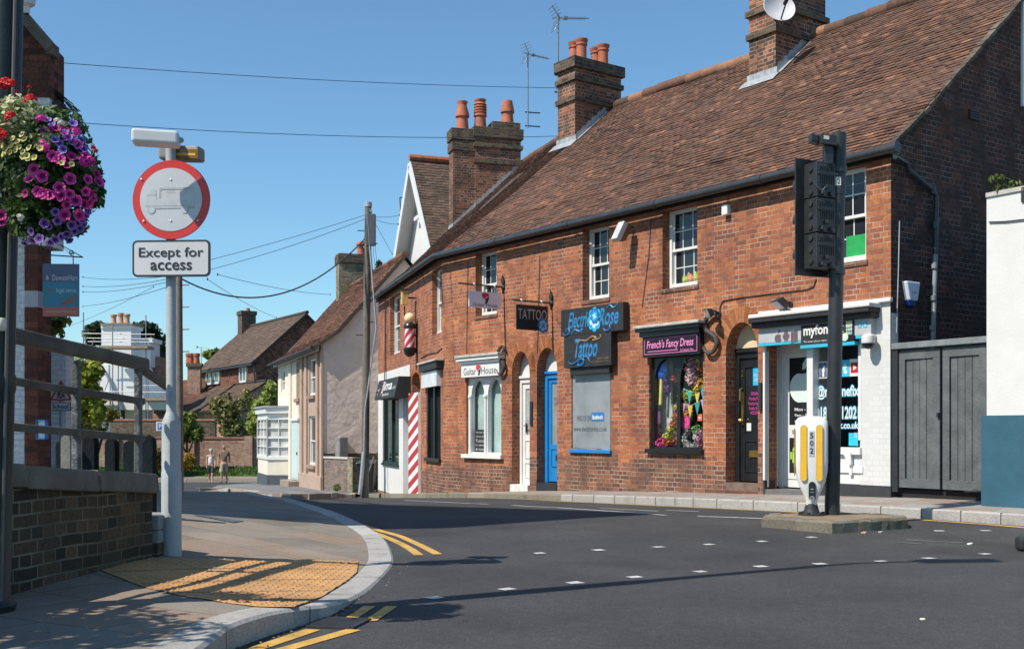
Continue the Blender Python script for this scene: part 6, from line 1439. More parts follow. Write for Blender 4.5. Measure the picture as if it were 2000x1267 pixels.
mb=MB();mb.obox(c,ax_,sd_,UP,42*S_,.06,14*S_);l2=mb.build('lamp_head',M('lamp_rear',(.20,.20,.19),.5,.15,8),t,bevel=.018,seg=3)
mb=MB();mb.obox(c-sd_*-.0+V((.03,-.062,-.012)),ax_,sd_,UP,30*S_,.003,10*S_);mb.build('amber_lens',M('amber_lens',(.22,.13,.03),.25,.2,6),l2,bevel=.004)
mb=MB();mb.obox(c+V((.04,-.067,-.018)),ax_,sd_,UP,22*S_,.002,2.4*S_);mb.build('tube_lamp',M('tube_gold',(.72,.42,.08),.3,.1,8),l2)
WX=-2.42;SHR=.204
def shear(mb):
 for v in mb.v:v.x+=SHR*(v.y-7.57)
 return mb
pe=7.572;pn=3.4
def ctop(y):return interp([(3,1.05),(6.11,.852),(pe,.741),(12,.60)],y)
WP=WF(V((WX,pn,0)),V((0,1,0)))
Lp=pe-pn
t=thing('parapet_wall','low dark mossy brick parapet with stone coping at the left of the pavement','wall',(WX,pe,.1))
n=12;mb=MB()
for k in range(n):
 y0,y1=pn+Lp*k/n,pn+Lp*(k+1)/n
 a0,a1=ctop(y0)-.13,ctop(y1)-.13
 mb.quad((WX,y0,-.2),(WX,y1,-.2),(WX,y1,a1),(WX,y0,a0));mb.quad((WX-.34,y1,-.2),(WX-.34,y0,-.2),(WX-.34,y0,a0),(WX-.34,y1,a1))
mb.quad((WX,pe,-.2),(WX-.34,pe,-.2),(WX-.34,pe,ctop(pe)-.13),(WX,pe,ctop(pe)-.13));mb.quad((WX,pn,-.2),(WX-.34,pn,-.2),(WX-.34,pn,ctop(pn)-.13),(WX,pn,ctop(pn)-.13))
shear(mb).build('wall',DARKBR,t,fix=False)
mb=MB();n=6
for k in range(n):
 y0,y1=pn+(Lp+.02)*k/n,pn+(Lp+.02)*(k+.994)/n;a,b=ctop(y0),ctop(y1);j=rng.uniform(-.006,.006)
 mb.hexa([(WX-.38,y0,a-.13+j),(WX+.05+j,y0,a-.13+j),(WX+.05+j,y1,b-.13+j),(WX-.38,y1,b-.13+j)],[(WX-.38,y0,a+j),(WX+.035+j,y0,a+j),(WX+.035+j,y1,b+j),(WX-.38,y1,b+j)])
shear(mb).build('coping',CONC,t,bevel=.012)
q=at(303,1002,pe+.15);t=thing('end_pier','low brick end pier capped by a grey concrete block beside the sign post','pier',(q.x,q.y,.12))
mb=MB();mb.box((q.x-.1,pe+.03,.0),(q.x+.055,pe+.4,.27));mb.build('brick_pier',DARKBR,t,fix=False)
mb=MB();mb.box((q.x-.1,pe+.03,.271),(q.x+.06,pe+.4,.355));mb.box((q.x-.1,pe+.03,.358),(q.x+.06,pe+.4,.455));mb.build('concrete_cap',M('grey_block',(.22,.23,.23),.9,.2,8,.3,50),t,bevel=.006)
t=thing('railing','weathered three bar railing with flaking grey posts on the parapet','railing',(WX-.1,pe,ctop(pe)))
RW=M('weathered_rail',(.095,.086,.07),.9,.35,5,.4,45,stain=(.055,.055,.04),stain_amt=.7)
RP_=M('flaking_paint_post',(.085,.09,.09),.85,.3,20,.4,60,stain=(.40,.41,.41),stain_amt=.7)
xr=WX-.10;ya,yb=3.6,7.63
def rail(z0,z1,h_,w_,y1=yb,name='rail'):
 mb=MB();n=14;f=lambda y:z0+(z1-z0)*(y-6.31)/1.32
 pts=[V((xr,ya+(y1-ya)*k/n,f(ya+(y1-ya)*k/n)+noise.noise(V((k,z0,0)))*.004))for k in range(n+1)]
 for a,b in zip(pts,pts[1:]):pass
 i0=len(mb.v)
 for p in pts:
  for dx,dz in((-w_/2,-h_/2),(w_/2,-h_/2),(w_/2,h_/2),(-w_/2,h_/2)):mb.v.append(p+V((dx,0,dz)))
 for k in range(n):
  for j in range(4):mb.f.append((i0+k*4+j,i0+k*4+(j+1)%4,i0+k*4+4+(j+1)%4,i0+k*4+4+j));mb.r.append(.5);mb.mi.append(0)
 mb.f+=[(i0+3,i0+2,i0+1,i0),tuple(i0+n*4+j for j in range(4))];mb.r+=[.5,.5];mb.mi+=[0,0]
 shear(mb).build(name,RW,t,bevel=min(h_,w_)*.3,seg=3)
rail(1.56,1.485,.088,.07,yb+.05,'top_rail');rail(1.305,1.231,.046,.032,yb+.02,'middle_rail');rail(1.05,.98,.046,.032,yb+.02,'lower_rail')
for y in(4.9,6.88,7.585):
 mb=MB();mb.box((xr-.021,y-.021,ctop(y)-.02),(xr+.021,y+.021,1.46));shear(mb).build('post',RP_,t,bevel=.008)
a=V((xr,yb+.03,1.45));b=at(330,757,7.9);mb=MB();mb.beam(a,b,.05,.06);mb.build('sloping_handrail',RW,t,bevel=.02)
mb=MB();mb.beam(V((b.x,b.y,.1)),b,.055,.055);mb.build('end_post',RP_,t,bevel=.008)
STK=M('shade_dark_timber',(.012,.017,.02),.9,.4,7,.3,30,spec=.1);STG=M('silvered_timber',(.17,.165,.145),.9,.25,6,.3,40,stain=(.08,.075,.06),stain_amt=.5)  # near-black stake colour carries the shade they stand in
stk=[(108,119,862,10.3,STK,'thin dark stake nearest the white wall'),(118,137,850,10.0,STG,'pale silvered square post among the dark stakes'),(138,150,846,10.6,STG,'second pale narrow post hard against the railing post'),(160,184,850,10.1,STK,'dark stake in the gap right of the first railing post'),(204,224,856,10.1,STK,'dark stake in the middle of the gap between the railing posts'),(240,263,860,10.1,STK,'dark stake left of the second railing post'),(275,298,851,10.1,STK,'round topped dark stake at the end of the parapet')]
for x0,x1,y0,Y,m_,lab in stk:
 a,b=at(x0,y0,Y),at(x1,y0,Y);w_=(b.x-a.x);tt=tag(thing('timber_stake',lab,'stake',((a.x+b.x)/2,Y,.2)),None,None,'timber stakes behind the parapet')
 pr=[(a.x,.1),(b.x,.1),(b.x,a.z-.05)]+[((a.x+b.x)/2+w_/2*math.cos(R(k)),a.z-.05+.05*math.sin(R(k)))for k in(30,60,90,120,150)]+[(a.x,a.z-.05)]
 mb=MB();mb.prism([V((p,Y,z))for p,z in pr],V((0,.12,0)));mb.build('shaft',m_,tt,bevel=.006)
 mb=MB();mb.lathe(V(((a.x+b.x)/2,Y+.06,a.z-.02)),[(w_*.25,0),(w_*.2,.025),(w_*.05,.035)],10);mb.build('cap',m_,tt)
cb=at(-21,1204,5.6);cb.z=.115
t=thing('lamp_column','dark green cast lamp column at the left edge carrying flower baskets','lamp column',cb)
LC=M('column_green_black',(.007,.013,.014),.5,.3,5,.1,30);lean=.024
prof=[(.115,0),(.125,.05),(.096,.09),(.093,1.1),(.099,1.12),(.099,1.18),(.091,1.2),(.089,4.5),(.07,4.7),(.05,6.6)]
mb=MB();mb.lathe(cb,prof,28)
for v in mb.v:v.x+=(v.z-cb.z)*lean
mb.build('shaft',LC,t,smooth=True)
mb=MB();cr=cb+V((.08,-.055,0));mb.tube([cr+UP*.02,cr+UP*2+V((2*lean,0,0)),cr+UP*4+V((4*lean,0,0))],.009,8);mb.build('conduit',M('conduit_grey',(.11,.10,.09),.5,.2,8),t,smooth=True)
mb=MB();mb.tube([cb+UP*6.6+V((6.6*lean,0,0)),cb+UP*7.0+V((.2,0,0)),cb+UP*7.1+V((.7,0.1,0))],.035,10);arm_=mb.build('arm',LC,t,smooth=True)
mb=MB();mb.obox(cb+UP*7.1+V((1.0,.12,0)),V((1,.1,0)).normalized(),V((-.1,1,0)).normalized(),UP,.32,.12,.06);mb.build('lantern',GREYP,arm_,bevel=.03)
mb=MB();zb_=2.2
for s_ in(1,-1):mb.tube([cb+UP*zb_+V((zb_*lean,-.05,0)),cb+UP*zb_+V((zb_*lean+s_*.42,-.12,0))],.016,8);mb.tube([cb+UP*(zb_-.35)+V((.04,-.05,0)),cb+UP*zb_+V((s_*.38,-.12,0))],.012,8)
mb.build('basket_bracket',LC,t)
lp=at(2,633,5.45);mb=MB();mb.lathe(lp,[(.001,-.035),(.02,-.03),(.026,-.012),(.026,.02),(.02,.03)],14);mb.build('cable_clip',M('clip_cream',(.6,.55,.45),.4),t,smooth=True)
LEAF=attr_mat('basket_leaf',[(0,(.015,.035,.008)),(.45,(.04,.09,.02)),(.8,(.09,.16,.035)),(1,(.18,.24,.07))],.6,8,0,.25)
VARI=attr_mat('variegated_leaf',[(0,(.10,.16,.04)),(.4,(.30,.36,.15)),(.7,(.60,.58,.36)),(1,(.74,.70,.50))],.6,25,0,.2)
def flower_mesh(name,petals,stops,frill,cup,rings=((.16,0),(.45,.45),(.8,.8),(1.0,1.0))):
 """five-lobed trumpet; radius 1, facing +Z; colour by ring"""
 mb=MB();n=petals*6;L=[]
 for(r,f)in rings:
  row=[]
  for k in range(n):
   a=2*math.pi*k/n;lob=1-.16*(abs(math.cos(a*petals/2))**6)*f
   row.append(V((math.cos(a)*r*lob,math.sin(a)*r*lob,cup*(r**.6-1)+.06*math.sin(a*petals*frill)*f)))
  L.append(row)
 for q,(A_,B_)in enumerate(zip(L,L[1:])):
  for k in range(n):mb.quad(A_[k],A_[(k+1)%n],B_[(k+1)%n],B_[k],rnd=q/(len(L)-2))
 mb.quad(*L[0],rnd=0)
 m_=attr_mat(name,stops,.55,6,0,.25)
 o=mb.build('x',m_,fix=False);me=o.data;bpy.data.objects.remove(o);return me
PET_PINK=flower_mesh('petunia_pink',5,[(0,(.14,.005,.07)),(.4,(.62,.03,.27)),(1,(.80,.08,.42))],2,.5)
PET_DEEP=flower_mesh('petunia_magenta',5,[(0,(.10,.003,.04)),(.5,(.42,.012,.16)),(1,(.60,.02,.25))],2,.5)
PET_PURP=flower_mesh('petunia_lilac',5,[(0,(.04,.01,.14)),(.5,(.20,.10,.42)),(1,(.34,.21,.55))],2,.45)
PET_BLUE=flower_mesh('petunia_violet',5,[(0,(.04,.02,.2)),(.5,(.17,.10,.45)),(1,(.33,.24,.66))],2,.45)
CAL=flower_mesh('calibrachoa_yellow',5,[(0,(.45,.30,.01)),(.5,(.68,.62,.18)),(1,(.74,.72,.42))],2,.5)
def head_mesh(name,stops):
 mb=MB();r2=random.Random(5)
 for k in range(46):
  d=V((r2.gauss(0,1),r2.gauss(0,1),abs(r2.gauss(0,1))*.9)).normalized();c=d*r2.uniform(.65,1.0);x=d.cross(V((r2.random(),r2.random(),r2.random()))).normalized();y=d.cross(x);s_=.34
  mb.quad(c-x*s_,c-y*s_*.8+d*.08,c+x*s_,c+y*s_*.8+d*.08,rnd=r2.random())
 o=mb.build('x',attr_mat(name,stops,.55,6,0,.25),fix=False);me=o.data;bpy.data.objects.remove(o);return me
GER=head_mesh('geranium_red',[(0,(.45,.008,.012)),(1,(.75,.03,.03))])
WHT=head_mesh('white_bloom',[(0,(.55,.52,.5)),(1,(.78,.76,.74))])
PNK=head_mesh('pink_bloom',[(0,(.6,.02,.3)),(1,(.80,.08,.48))])
def bloom(me,name,p,nrm,s_,par):
 o=bpy.data.objects.new(name,me);COL.objects.link(o);o.parent=par
 q=nrm.to_track_quat('Z','Y');o.rotation_mode='QUATERNION';o.rotation_quaternion=q;o.location=p-wloc(par);s_*=.6;o.scale=(s_,s_,s_);return o
def basket(name,label,c,lists,blobs,vari,dense,group):
 blobs=[(p,tuple(a*.9 for a in r_),int(n*1.15))for p,r_,n in blobs]
 b=thing(name,label,'hanging basket',c,group)
 mb=MB();mb.lathe(c-UP*.14,[(.05,-.02),(.1,.04),(.13,.1),(.15,.16),(.13,.16)],18);mb.build('basket_pot',BLACKM,b)
 mb=MB();leaves(mb,blobs,.022);mb.build('foliage',LEAF,b,fix=False)
 if vari:mb=MB();leaves(mb,vari,.015,asp=.7);mb.build('variegated_foliage',VARI,b,fix=False)
 return b
YB=5.42
cB=at(85,350,YB);SBk=YB/F
def bp(px,py,d):return at(px,py,YB+d)
blobs=[(cB,(.27,.26,.25),2100),(bp(140,330,.0),(.14,.2,.22),700),(bp(110,250,.05),(.16,.16,.09),500),(bp(60,430,.05),(.12,.15,.14),500),(bp(45,300,.03),(.15,.16,.16),450),(bp(120,440,.05),(.13,.15,.09),350),(bp(178,360,.05),(.06,.12,.16),250)]
vari=[(bp(25,235,-.2),(.12,.08,.09),420),(bp(48,215,-.12),(.10,.1,.06),220),(bp(8,268,-.2),(.08,.07,.06),200),(bp(90,275,-.22),(.08,.04,.05),120)]
bk=basket('hanging_basket','overflowing basket of pink and purple petunias with red geraniums on the lamp column',cB,None,blobs,vari,1,'flower baskets on the lamp column')
def scatter(me,name,pts,s_,jit=.35):
 for px,py in pts:
  dx=(px-85)/118.0;dy=(py-335)/145.0;q=max(0.0,1-dx*dx-dy*dy);d=-.27*math.sqrt(q)if not name.startswith('geran')and name[:2]!='ye' else-.31
  p=bp(px,py,d-.015);nn=V((dx*.9+rng.gauss(0,jit*.5),-max(.25,math.sqrt(q))+rng.gauss(0,jit*.3),-dy*.6+.15+rng.gauss(0,jit*.5))).normalized()
  bloom(me,name,p,nn,s_*rng.uniform(.85,1.12),bk)
scatter(PET_PINK,'petunia',[(65,330),(82,344),(57,348),(137,349),(116,366),(74,374),(84,378),(96,380),(118,381),(136,379),(130,400),(148,391),(126,420),(168,374),(172,350),(194,354),(155,420),(176,398),(104,305),(116,310),(152,282),(137,268),(168,304),(183,385)],.046)
scatter(PET_DEEP,'petunia',[(110,250),(126,253),(90,290),(103,252),(85,253),(178,378),(165,398),(48,378),(130,322),(140,305),(79,232),(190,340)],.036)
scatter(PET_PURP,'lilac_petunia',[(86,436),(94,442),(76,466),(112,432),(60,452),(108,414),(146,452),(130,458),(152,436),(160,428),(120,462),(168,420),(136,470),(140,440),(172,412),(156,446),(48,476),(98,474),(62,470),(164,440),(108,468)],.038)
scatter(PET_BLUE,'violet_petunia',[(92,233),(101,243),(126,258),(132,268),(142,276),(116,280),(122,292),(108,272),(146,262),(160,272),(143,240),(164,290),(172,318)],.036)
scatter(PNK,'pink_bloom',[(149,257),(88,288),(84,280),(161,313),(168,318),(176,314),(80,233)],.038)
scatter(WHT,'white_bloom',[(112,237),(119,241),(41,424)],.034)
scatter(CAL,'yellow_calibrachoa',[(4,284),(14,290),(22,284),(19,297),(30,292),(36,287),(44,296),(52,304),(56,288),(47,271),(66,307),(42,262),(54,310),(44,306),(78,289),(10,298),(5,301),(24,270),(34,276),(120,318),(140,320)],.026)
scatter(GER,'geranium',[(11,164),(22,168),(60,196),(22,229),(10,267),(3,262)],.05)
scatter(GER,'geranium_bud',[(33,181),(57,171),(186,295),(180,288)],.02)
mb=MB()
for a,b in(((11,172),(20,215)),((60,204),(45,250)),((57,175),(50,215)),((186,296),(165,320)),((194,335),(180,350)),((200,345),(180,352))):mb.tube([bp(*a,-.1),bp(*b,-.05)],.004,5)
mb.build('flower_stems',LEAF,bk)
mb=MB()
for px in(60,130):mb.tube([bp(px,330,.1),cb+UP*2.2+V((.36,-.12,0))],.005,5)
mb.build('hanging_chain',IRON,bk)
c2=V((cb.x-.5,cb.y-.1,2.12));bk2=basket('hanging_basket','second flower basket mostly beyond the left edge on the far side of the column',c2,None,[(c2,(.24,.26,.28),1300)],None,1,'flower baskets on the lamp column')
for k in range(26):
 d=V((rng.gauss(.2,1),rng.gauss(-.8,.6),rng.gauss(-.1,.8))).normalized();bloom(PET_PINK if k%3 else PET_PURP,'petunia',c2+V((d.x*.27,d.y*.29,d.z*.3)),d,.042,bk2)
bloom(PET_PINK,'petunia',at(2,420,5.4),V((.4,-1,0)).normalized(),.045,bk2);bloom(PET_PINK,'petunia',at(3,432,5.41),V((.3,-1,-.2)).normalized(),.04,bk2)
LS=V((-3.75,4.15,0));t=thing('shrub','unseen leafy shrub added beyond the left edge to shade the pavement','shrub',LS)  # out of view; placed and sized for its leafy shade on the pavement
mb=MB();leaves(mb,[(LS+V((0,0,2.2)),(.9,.7,.55),3200),(LS+V((-.3,.1,1.7)),(.6,.5,.5),1000)],.05);mb.build('foliage',LEAF,t,fix=False)
mb=MB()
for k in range(5):mb.tube([LS+V((rng.uniform(-.1,.1),rng.uniform(-.1,.1),.1)),LS+V((rng.uniform(-.3,.2),rng.uniform(-.2,.2),1.2)),LS+V((rng.uniform(-.5,.4),rng.uniform(-.3,.3),2.0))],[.03,.02,.01],7)
mb.build('stems',M('bark',(.07,.055,.04),.9,.3,9,.3,40),t)
YA=13.2
def XA(px):return(px-CX)/F*YA
def ZA(py):return H+(HY-py)/F*YA
WAh=WF(V((XA(-700),YA,0)),V((1,0,0)))
ua_=lambda px:XA(px)-XA(-700)
t=thing('left_house','tall house of white painted brick with red brick gable at the left edge','building',(XA(76),YA,.1))
mb=MB();wall_panel(mb,WAh,[(0,-.3),(ua_(50),-.3),(ua_(50),ZA(238)),(0,ZA(238))],[],0);mb.quad((XA(76),YA+.02,-.3),(XA(76)*1.5,YA*1.5,-.3),(XA(76)*1.5,YA*1.5,ZA(200)),(XA(76),YA+.02,ZA(200)))
WPB=brick_mat('white_painted_brick_rough',[(0,(.62,.63,.64)),(1,(.74,.74,.74))],(.60,.61,.62),bump=.8,shift=.15,grime=((.5,.5,.5),.4),mlo=.8)
mb.build('white_wall',WPB,t,fix=False)
mb=MB();QB=brick_mat('quoin_brick',[(0,(.09,.035,.025)),(1,(.20,.07,.045))],(.13,.055,.04),ms=.004,bump=.4)
for y0,y1,m_ in((478,568,0),(600,1000,0)):mb.box((XA(50),YA-.03,max(-.2,ZA(y1))),(XA(76),YA+.35,ZA(y0)))
mb.build('brick_quoin',QB,t)
mb=MB();mb.box((XA(50),YA-.025,ZA(600)),(XA(76),YA+.35,ZA(568)));mb.build('stone_quoin',M('quoin_stone',(.42,.42,.44),.8,.1,5),t)
mb=MB();mb.box((XA(-100),YA-.02,ZA(480)),(XA(98),YA+.4,ZA(192)));mb.build('white_band',WPB,t)
mb=MB();gp2=[(ua_(-250),ZA(192)),(ua_(100),ZA(192)),(ua_(100),ZA(92)),(ua_(-75),ZA(92)+(XA(100)-XA(-75))*1.1),(ua_(-250),ZA(92))]
mb.prism([WAh.P(a,b,.02)for a,b in gp2],V((0,.4,0)));mb.build('brick_gable',brick_mat('dark_gable_brick',[(0,(.06,.03,.025)),(.6,(.13,.052,.037)),(1,(.19,.075,.045))],(.09,.045,.035),ms=.005,bump=.4),t)
mb=MB();a=WAh.P(ua_(106),ZA(100),.06);b=WAh.P(ua_(-75),ZA(92)+(XA(100)-XA(-75))*1.1+.05,.06);mb.beam(a,b,.12,.12,up=V((0,0,1)));mb.box((XA(96),YA-.1,ZA(110)),(XA(109),YA+.1,ZA(88)));mb.build('verge_coping',M('dark_coping',(.12,.105,.09),.85,.3,8,.2,30),t)
mb=MB();a=WAh.P(ua_(104),ZA(98),-.0);b=WAh.P(ua_(-75),ZA(92)+(XA(100)-XA(-75))*1.1+.03,0);tile_plane(mb,a+V((-3.1,6,0)),a+V((0,.05,0)),b+V((0,.05,0)),b+V((-3.1,6,0)),.2,.2)
mb.build('roof',TILEB,t,fix=False)
mb=MB();tile_plane(mb,V((XA(100),YA+.1,ZA(176))),V((XA(122),YA+.3,ZA(208))),V((XA(100),YA+.9,ZA(176))),V((XA(98),YA+.1,ZA(170))),.08,.12,lift=.03);mb.box((XA(98),YA+.05,ZA(216)),(XA(112),YA+.35,ZA(196)));mb.box((XA(98),YA+.1,ZA(204)),(XA(118),YA+.32,ZA(200)));mb.box((XA(98),YA+.1,ZA(193)),(XA(108),YA+.32,ZA(190)));mb.build('eaves_tiles',DECK,t,fix=False)
q=at(52,6,12.7);t2=thing('wall_lamp','small white lamp on a dark bracket at the top of the left house','lamp',q);mb=MB();mb.lathe(q-UP*.02,[(.03,-.1),(.04,-.03),(.09,.0),(.1,.1),(.06,.2)],14);mb.build('shade',LW,t2,smooth=True);mb=MB();mb.lathe(q-UP*.03,[(.025,-.1),(.032,-.05),(.03,.0)],10);mb.tube([q+UP*.1,q+V((-.3,.45,.1))],.015,6);mb.build('bracket',BLACKM,t2)
Y2_=17.0;x0_,x1_=(-60-CX)/F*Y2_,(128-CX)/F*Y2_;zt=H+(HY-682)/F*Y2_
t=thing('garden_wall','sunlit white painted brick wall behind the school sign','wall',(x1_,Y2_,.0));mb=MB();mb.box((x0_,Y2_,-.6),(x1_,Y2_+.3,zt));mb.build('wall',WPB,t,fix=False);mb=MB();mb.box((x0_,Y2_-.03,zt+.0),(x1_+.03,Y2_+.33,zt+.05));mb.build('coping',STONE,t)
nb=at(82,850,YA-.3);t=thing('notice_board','pale notice in a bright blue frame fixed to the red brick quoin','notice board',nb)
Wn=WF(V((at(73,850,YA-.05).x,YA-.05,0)),V((.8,-.6,0)));zt0,zt1=Wn.z(80,858),Wn.z(80,819);w_=.0
while proj(Wn.P(w_,zt0,0))[0]<91:w_+=.01
mb=MB()
for a,b,c,d in((0,w_,zt0,zt0+.015),(0,w_,zt1-.015,zt1),(0,.015,zt0,zt1),(w_-.015,w_,zt0,zt1)):mb.wbox(Wn,a,b,c,d,-.02,.02)
nf_=mb.build('frame',BLUE,t);mb=MB();mb.wbox(Wn,.015,w_-.015,zt0+.015,zt1-.015,-.015,.0);mb.build('panel',M('notice_pale',(.5,.58,.66),.4,.06),nf_)
Yd=13.0;t=thing('hanging_sign','blue and teal hanging sign with orange foot on a scrolled iron bracket','hanging sign',at(78,505,Yd))
Wd=WF(at(84,560,Yd),V((1,.06,0)));du_=lambda px:Wd.u(px);dz_=lambda py:Wd.z(120,py)
z0,z1=dz_(618),dz_(515.5);w_=du_(154.5)
mb=MB();mb.wbox(Wd,0,w_,z0,z1,-.012,.012);bd_=mb.build('board',M('sign_teal',(.015,.16,.24),.4,.08,3),t)
mb=MB();mb.wbox(Wd,.002,w_-.002,dz_(551),z1-.002,.012,.0135);mb.build('slate_band',M('sign_slate',(.065,.085,.15),.45,.08,3),bd_);mb=MB();mb.wbox(Wd,.002,w_-.002,z0+.002,dz_(600),.012,.0135);mb.build('orange_band',M('sign_orange',(.38,.10,.07),.45,.08,3),bd_)
DT=M('dim_white_text',(.50,.53,.57),.5);wtext(Wd,'DawsonHart',w_*.27,w_*.97,dz_(548),dz_(537),.0135,DT,bd_);wtext(Wd,'&',w_*.1,w_*.18,dz_(547),dz_(538),.0135,DT,bd_);wtext(Wd,'legal sense',w_*.38,w_*.93,dz_(574),dz_(562),.0125,M('pale_teal_text',(.35,.52,.56),.5),bd_);wtext(Wd,'your',w_*.12,w_*.33,dz_(571),dz_(564),.0125,M('rust_text',(.25,.14,.12),.5),bd_);wtext(Wd,'www.dawson-hart.co.uk',w_*.07,w_*.93,dz_(611),dz_(605),.0135,M('peach_text',(.6,.3,.22),.5),bd_)
mb=MB();mb.prism([Wd.P(w_*a,z0+(z1-z0)*b,.012)for a,b in((.5,.22),(.62,.3),(.75,.34),(.92,.42),(.9,.33),(.8,.26),(.62,.22))],Wd.n*.001);mb.build('rust_leaf_emblem',M('leaf_rust',(.26,.08,.05),.5,.3,9),bd_)
mb=MB();zb_=dz_(497);mb.tube([Wd.P(-.06,zb_,0),Wd.P(du_(162),dz_(502),0)],.008,6);mb.tube([Wd.P(du_(162),dz_(502),0),Wd.P(du_(118),dz_(478),0),Wd.P(du_(140),dz_(499),0)],.006,6)
for cx,cy,r_ in((94,485,8),(140,492,5)):
 mb.tube([Wd.P(du_(cx+r_*(1-k/34)*math.cos(k*.35)),dz_(cy+r_*(1-k/34)*math.sin(k*.35)),0)for k in range(26)],.006,5)
mb.tube([Wd.P(du_(80),dz_(470),0),Wd.P(du_(80),dz_(489),0),Wd.P(du_(92),dz_(497),0)],.007,6)
for px in(98,143):mb.tube([Wd.P(du_(px),dz_(498),0),Wd.P(du_(px),z1,0)],.006,6)
mb.build('bracket',IRON,t)
Yk=14.5;kp=at(118,1000,Yk);t=thing('road_sign','triangular red bordered children crossing sign above a School plate','road sign',(kp.x,Yk,.1))
mb=MB();a=at(118,750,Yk);mb.tube([V((a.x,Yk+.04,.0)),V((a.x,Yk+.04,a.z))],.03,12);mb.build('post',GREYP,t,smooth=True)
def tri(px0,px1,py0,py1,r,Y):
 A_,B_,C_=V((px0,py1)),V((px1,py1)),V(((px0+px1)/2,py0));out=[]
 for P_,Q_,N_ in((C_,A_,B_),(A_,B_,C_),(B_,C_,A_)):
  pass
 for prev,cur,nxt in((C_,A_,B_),(A_,B_,C_),(B_,C_,A_)):
  d1=(prev-cur).normalized();d2=(nxt-cur).normalized()
  out+=[tuple(cur+d1*r),tuple(cur+(d1+d2)*r*.28),tuple(cur+d2*r)]
 return[at(x,y,Y)for x,y in out]
mb=MB();mb.prism(tri(96,142,741,782,3,Yk),V((0,.01,0)));tr=mb.build('red_triangle',_m['sign_red'],t)
mb=MB();mb.prism(tri(102.5,135.5,751,778.5,1.5,Yk-.003),V((0,.002,0)));tw_f=mb.build('white_triangle',_m['sign_grey_white'],tr)
mb=MB();g_=lambda x,y:at(x,y,Yk-.006)
def fig(ox,s_):
 mb.lathe(g_(ox,763),[(1.5*Yk/F,0),(1.5*Yk/F,.002)],12,axis=V((0,-1,0)))
 for pts in([(0,765),(0,770),(-3.5,777)],[(0,770),(4,777)],[(-4,769),(0,766),(4,770)]):
  mb.tube([g_(ox+a*s_,b)for a,b in pts],1.1*Yk/F,5)
fig(115,1);fig(123.5,-1);mb.build('children_figures',INK,tw_f)
mb=MB();mb.prism([at(x,y,Yk)for x,y in((97,785),(139,785),(139,802),(97,802))],V((0,.01,0)));sp_=mb.build('black_plate',_m['plate_black'],t,bevel=.01);mb=MB();mb.prism([at(x,y,Yk-.003)for x,y in((99,786.6),(137,786.6),(137,800.4),(99,800.4))],V((0,.002,0)));mb.build('white_plate',_m['plate_white'],sp_)
text('School',at(118,793.5,Yk-.0035),V((1,0,0)),UP,V((0,-1,0)),31*Yk/F,9*Yk/F,INK,parent=sp_,bold=.015)
LXY=V((math.cos(R(32)),math.sin(R(32)),0));TEL=math.tan(R(50))
tip=gnd(1270,1004);bt=gnd(868,1031);g2=gnd(360,1003,Zn);fl=lambda v:V((v.x,v.y,0));cr_=lambda a,b:a.x*b.y-a.y*b.x
db=6.0;PB=fl(bt)-LXY*db;zbm=db*TEL+bt.z;e_=(fl(g2)-LXY*((zbm-g2.z)/TEL)-PB).normalized()
td=cr_(e_,fl(tip)-PB)/cr_(e_,LXY);P0=fl(tip)-LXY*td;zt=td*TEL+tip.z;g3=gnd(470,977);T2=fl(g3)-LXY*((zt-g3.z)/TEL);print('caster',PB,P0,T2,e_,zbm,zt)
WQ=WF(P0,-e_)
t=thing('shadow_block','unseen brick block added beyond the left edge to cast the road shadow','building',P0+e_*8)  # unseen block, added and shaped only to throw the long road shadow
mb=MB();mb.hexa([PB+UP*zbm,PB+e_*5.5+UP*zbm,PB+e_*5.5+LXY*.25+UP*zbm,PB+LXY*.25+UP*zbm],[P0+UP*zt,T2+UP*zt,T2+LXY*.25+UP*zt,P0+LXY*.25+UP*zt]);mb.build('wall',GABLE,t)
for d_ in(5.2,):mb=MB();c=P0+e_*d_;mb.box((c.x-.3,c.y-.2,-.6),(c.x+.1,c.y+.2,zbm));mb.build('pier',GABLE,t)
def slab(mb,a,b,c,d,th):
 n=(V(b)-V(a)).cross(V(d)-V(a)).normalized();mb.hexa([V(p)-n*th for p in(a,b,c,d)],[V(p)for p in(a,b,c,d)])
gL=at(763,545,37.6);gR_=at(842,500,32.6);ap=at(804.5,311,35.1)
dG=(gR_-gL);dG.z=0;dG.normalize();nG=V((dG.y,-dG.x,0));inn=-nG
hw=(V((gR_.x-gL.x,gR_.y-gL.y,0))).length/2
cG=(gL+gR_)/2;cG.z=0;ap=V((cG.x,cG.y,at(804.5,311,cG.y).z))
slope_=(ap.z-at(763,545,37.6).z)/hw;zE=-.5
t=thing('white_gable_house','white rendered house whose steep gable rises behind the terrace roof','building',cG)
ze=ap.z-slope_*(hw+.0)
pts=[cG-dG*hw+UP*zE,cG+dG*hw+UP*zE,cG+dG*hw+UP*ze,ap,cG-dG*hw+UP*ze]
mb=MB();mb.prism([p+inn*.45-UP*.18 for p in pts],inn*5);mb.build('wall',WHITEWALL,t)
mb=MB();tile_plane(mb,cG+dG*(hw+.25)+UP*(ze-slope_*.25),cG+dG*(hw+.25)+UP*(ze-slope_*.25)+inn*6,ap+inn*6,ap,.12,.18,sag=.03)
tile_plane(mb,cG-dG*(hw+.25)+UP*(ze-slope_*.25)+inn*6,cG-dG*(hw+.25)+UP*(ze-slope_*.25),ap,ap+inn*6,.12,.18)
rf_=mb.build('roof',TILEB,t,fix=False)
mb=MB()
for k in range(14):mb.tube([ap+inn*(k*.42)+UP*.05,ap+inn*(k*.42+.41)+UP*.05],[.11,.12],8)
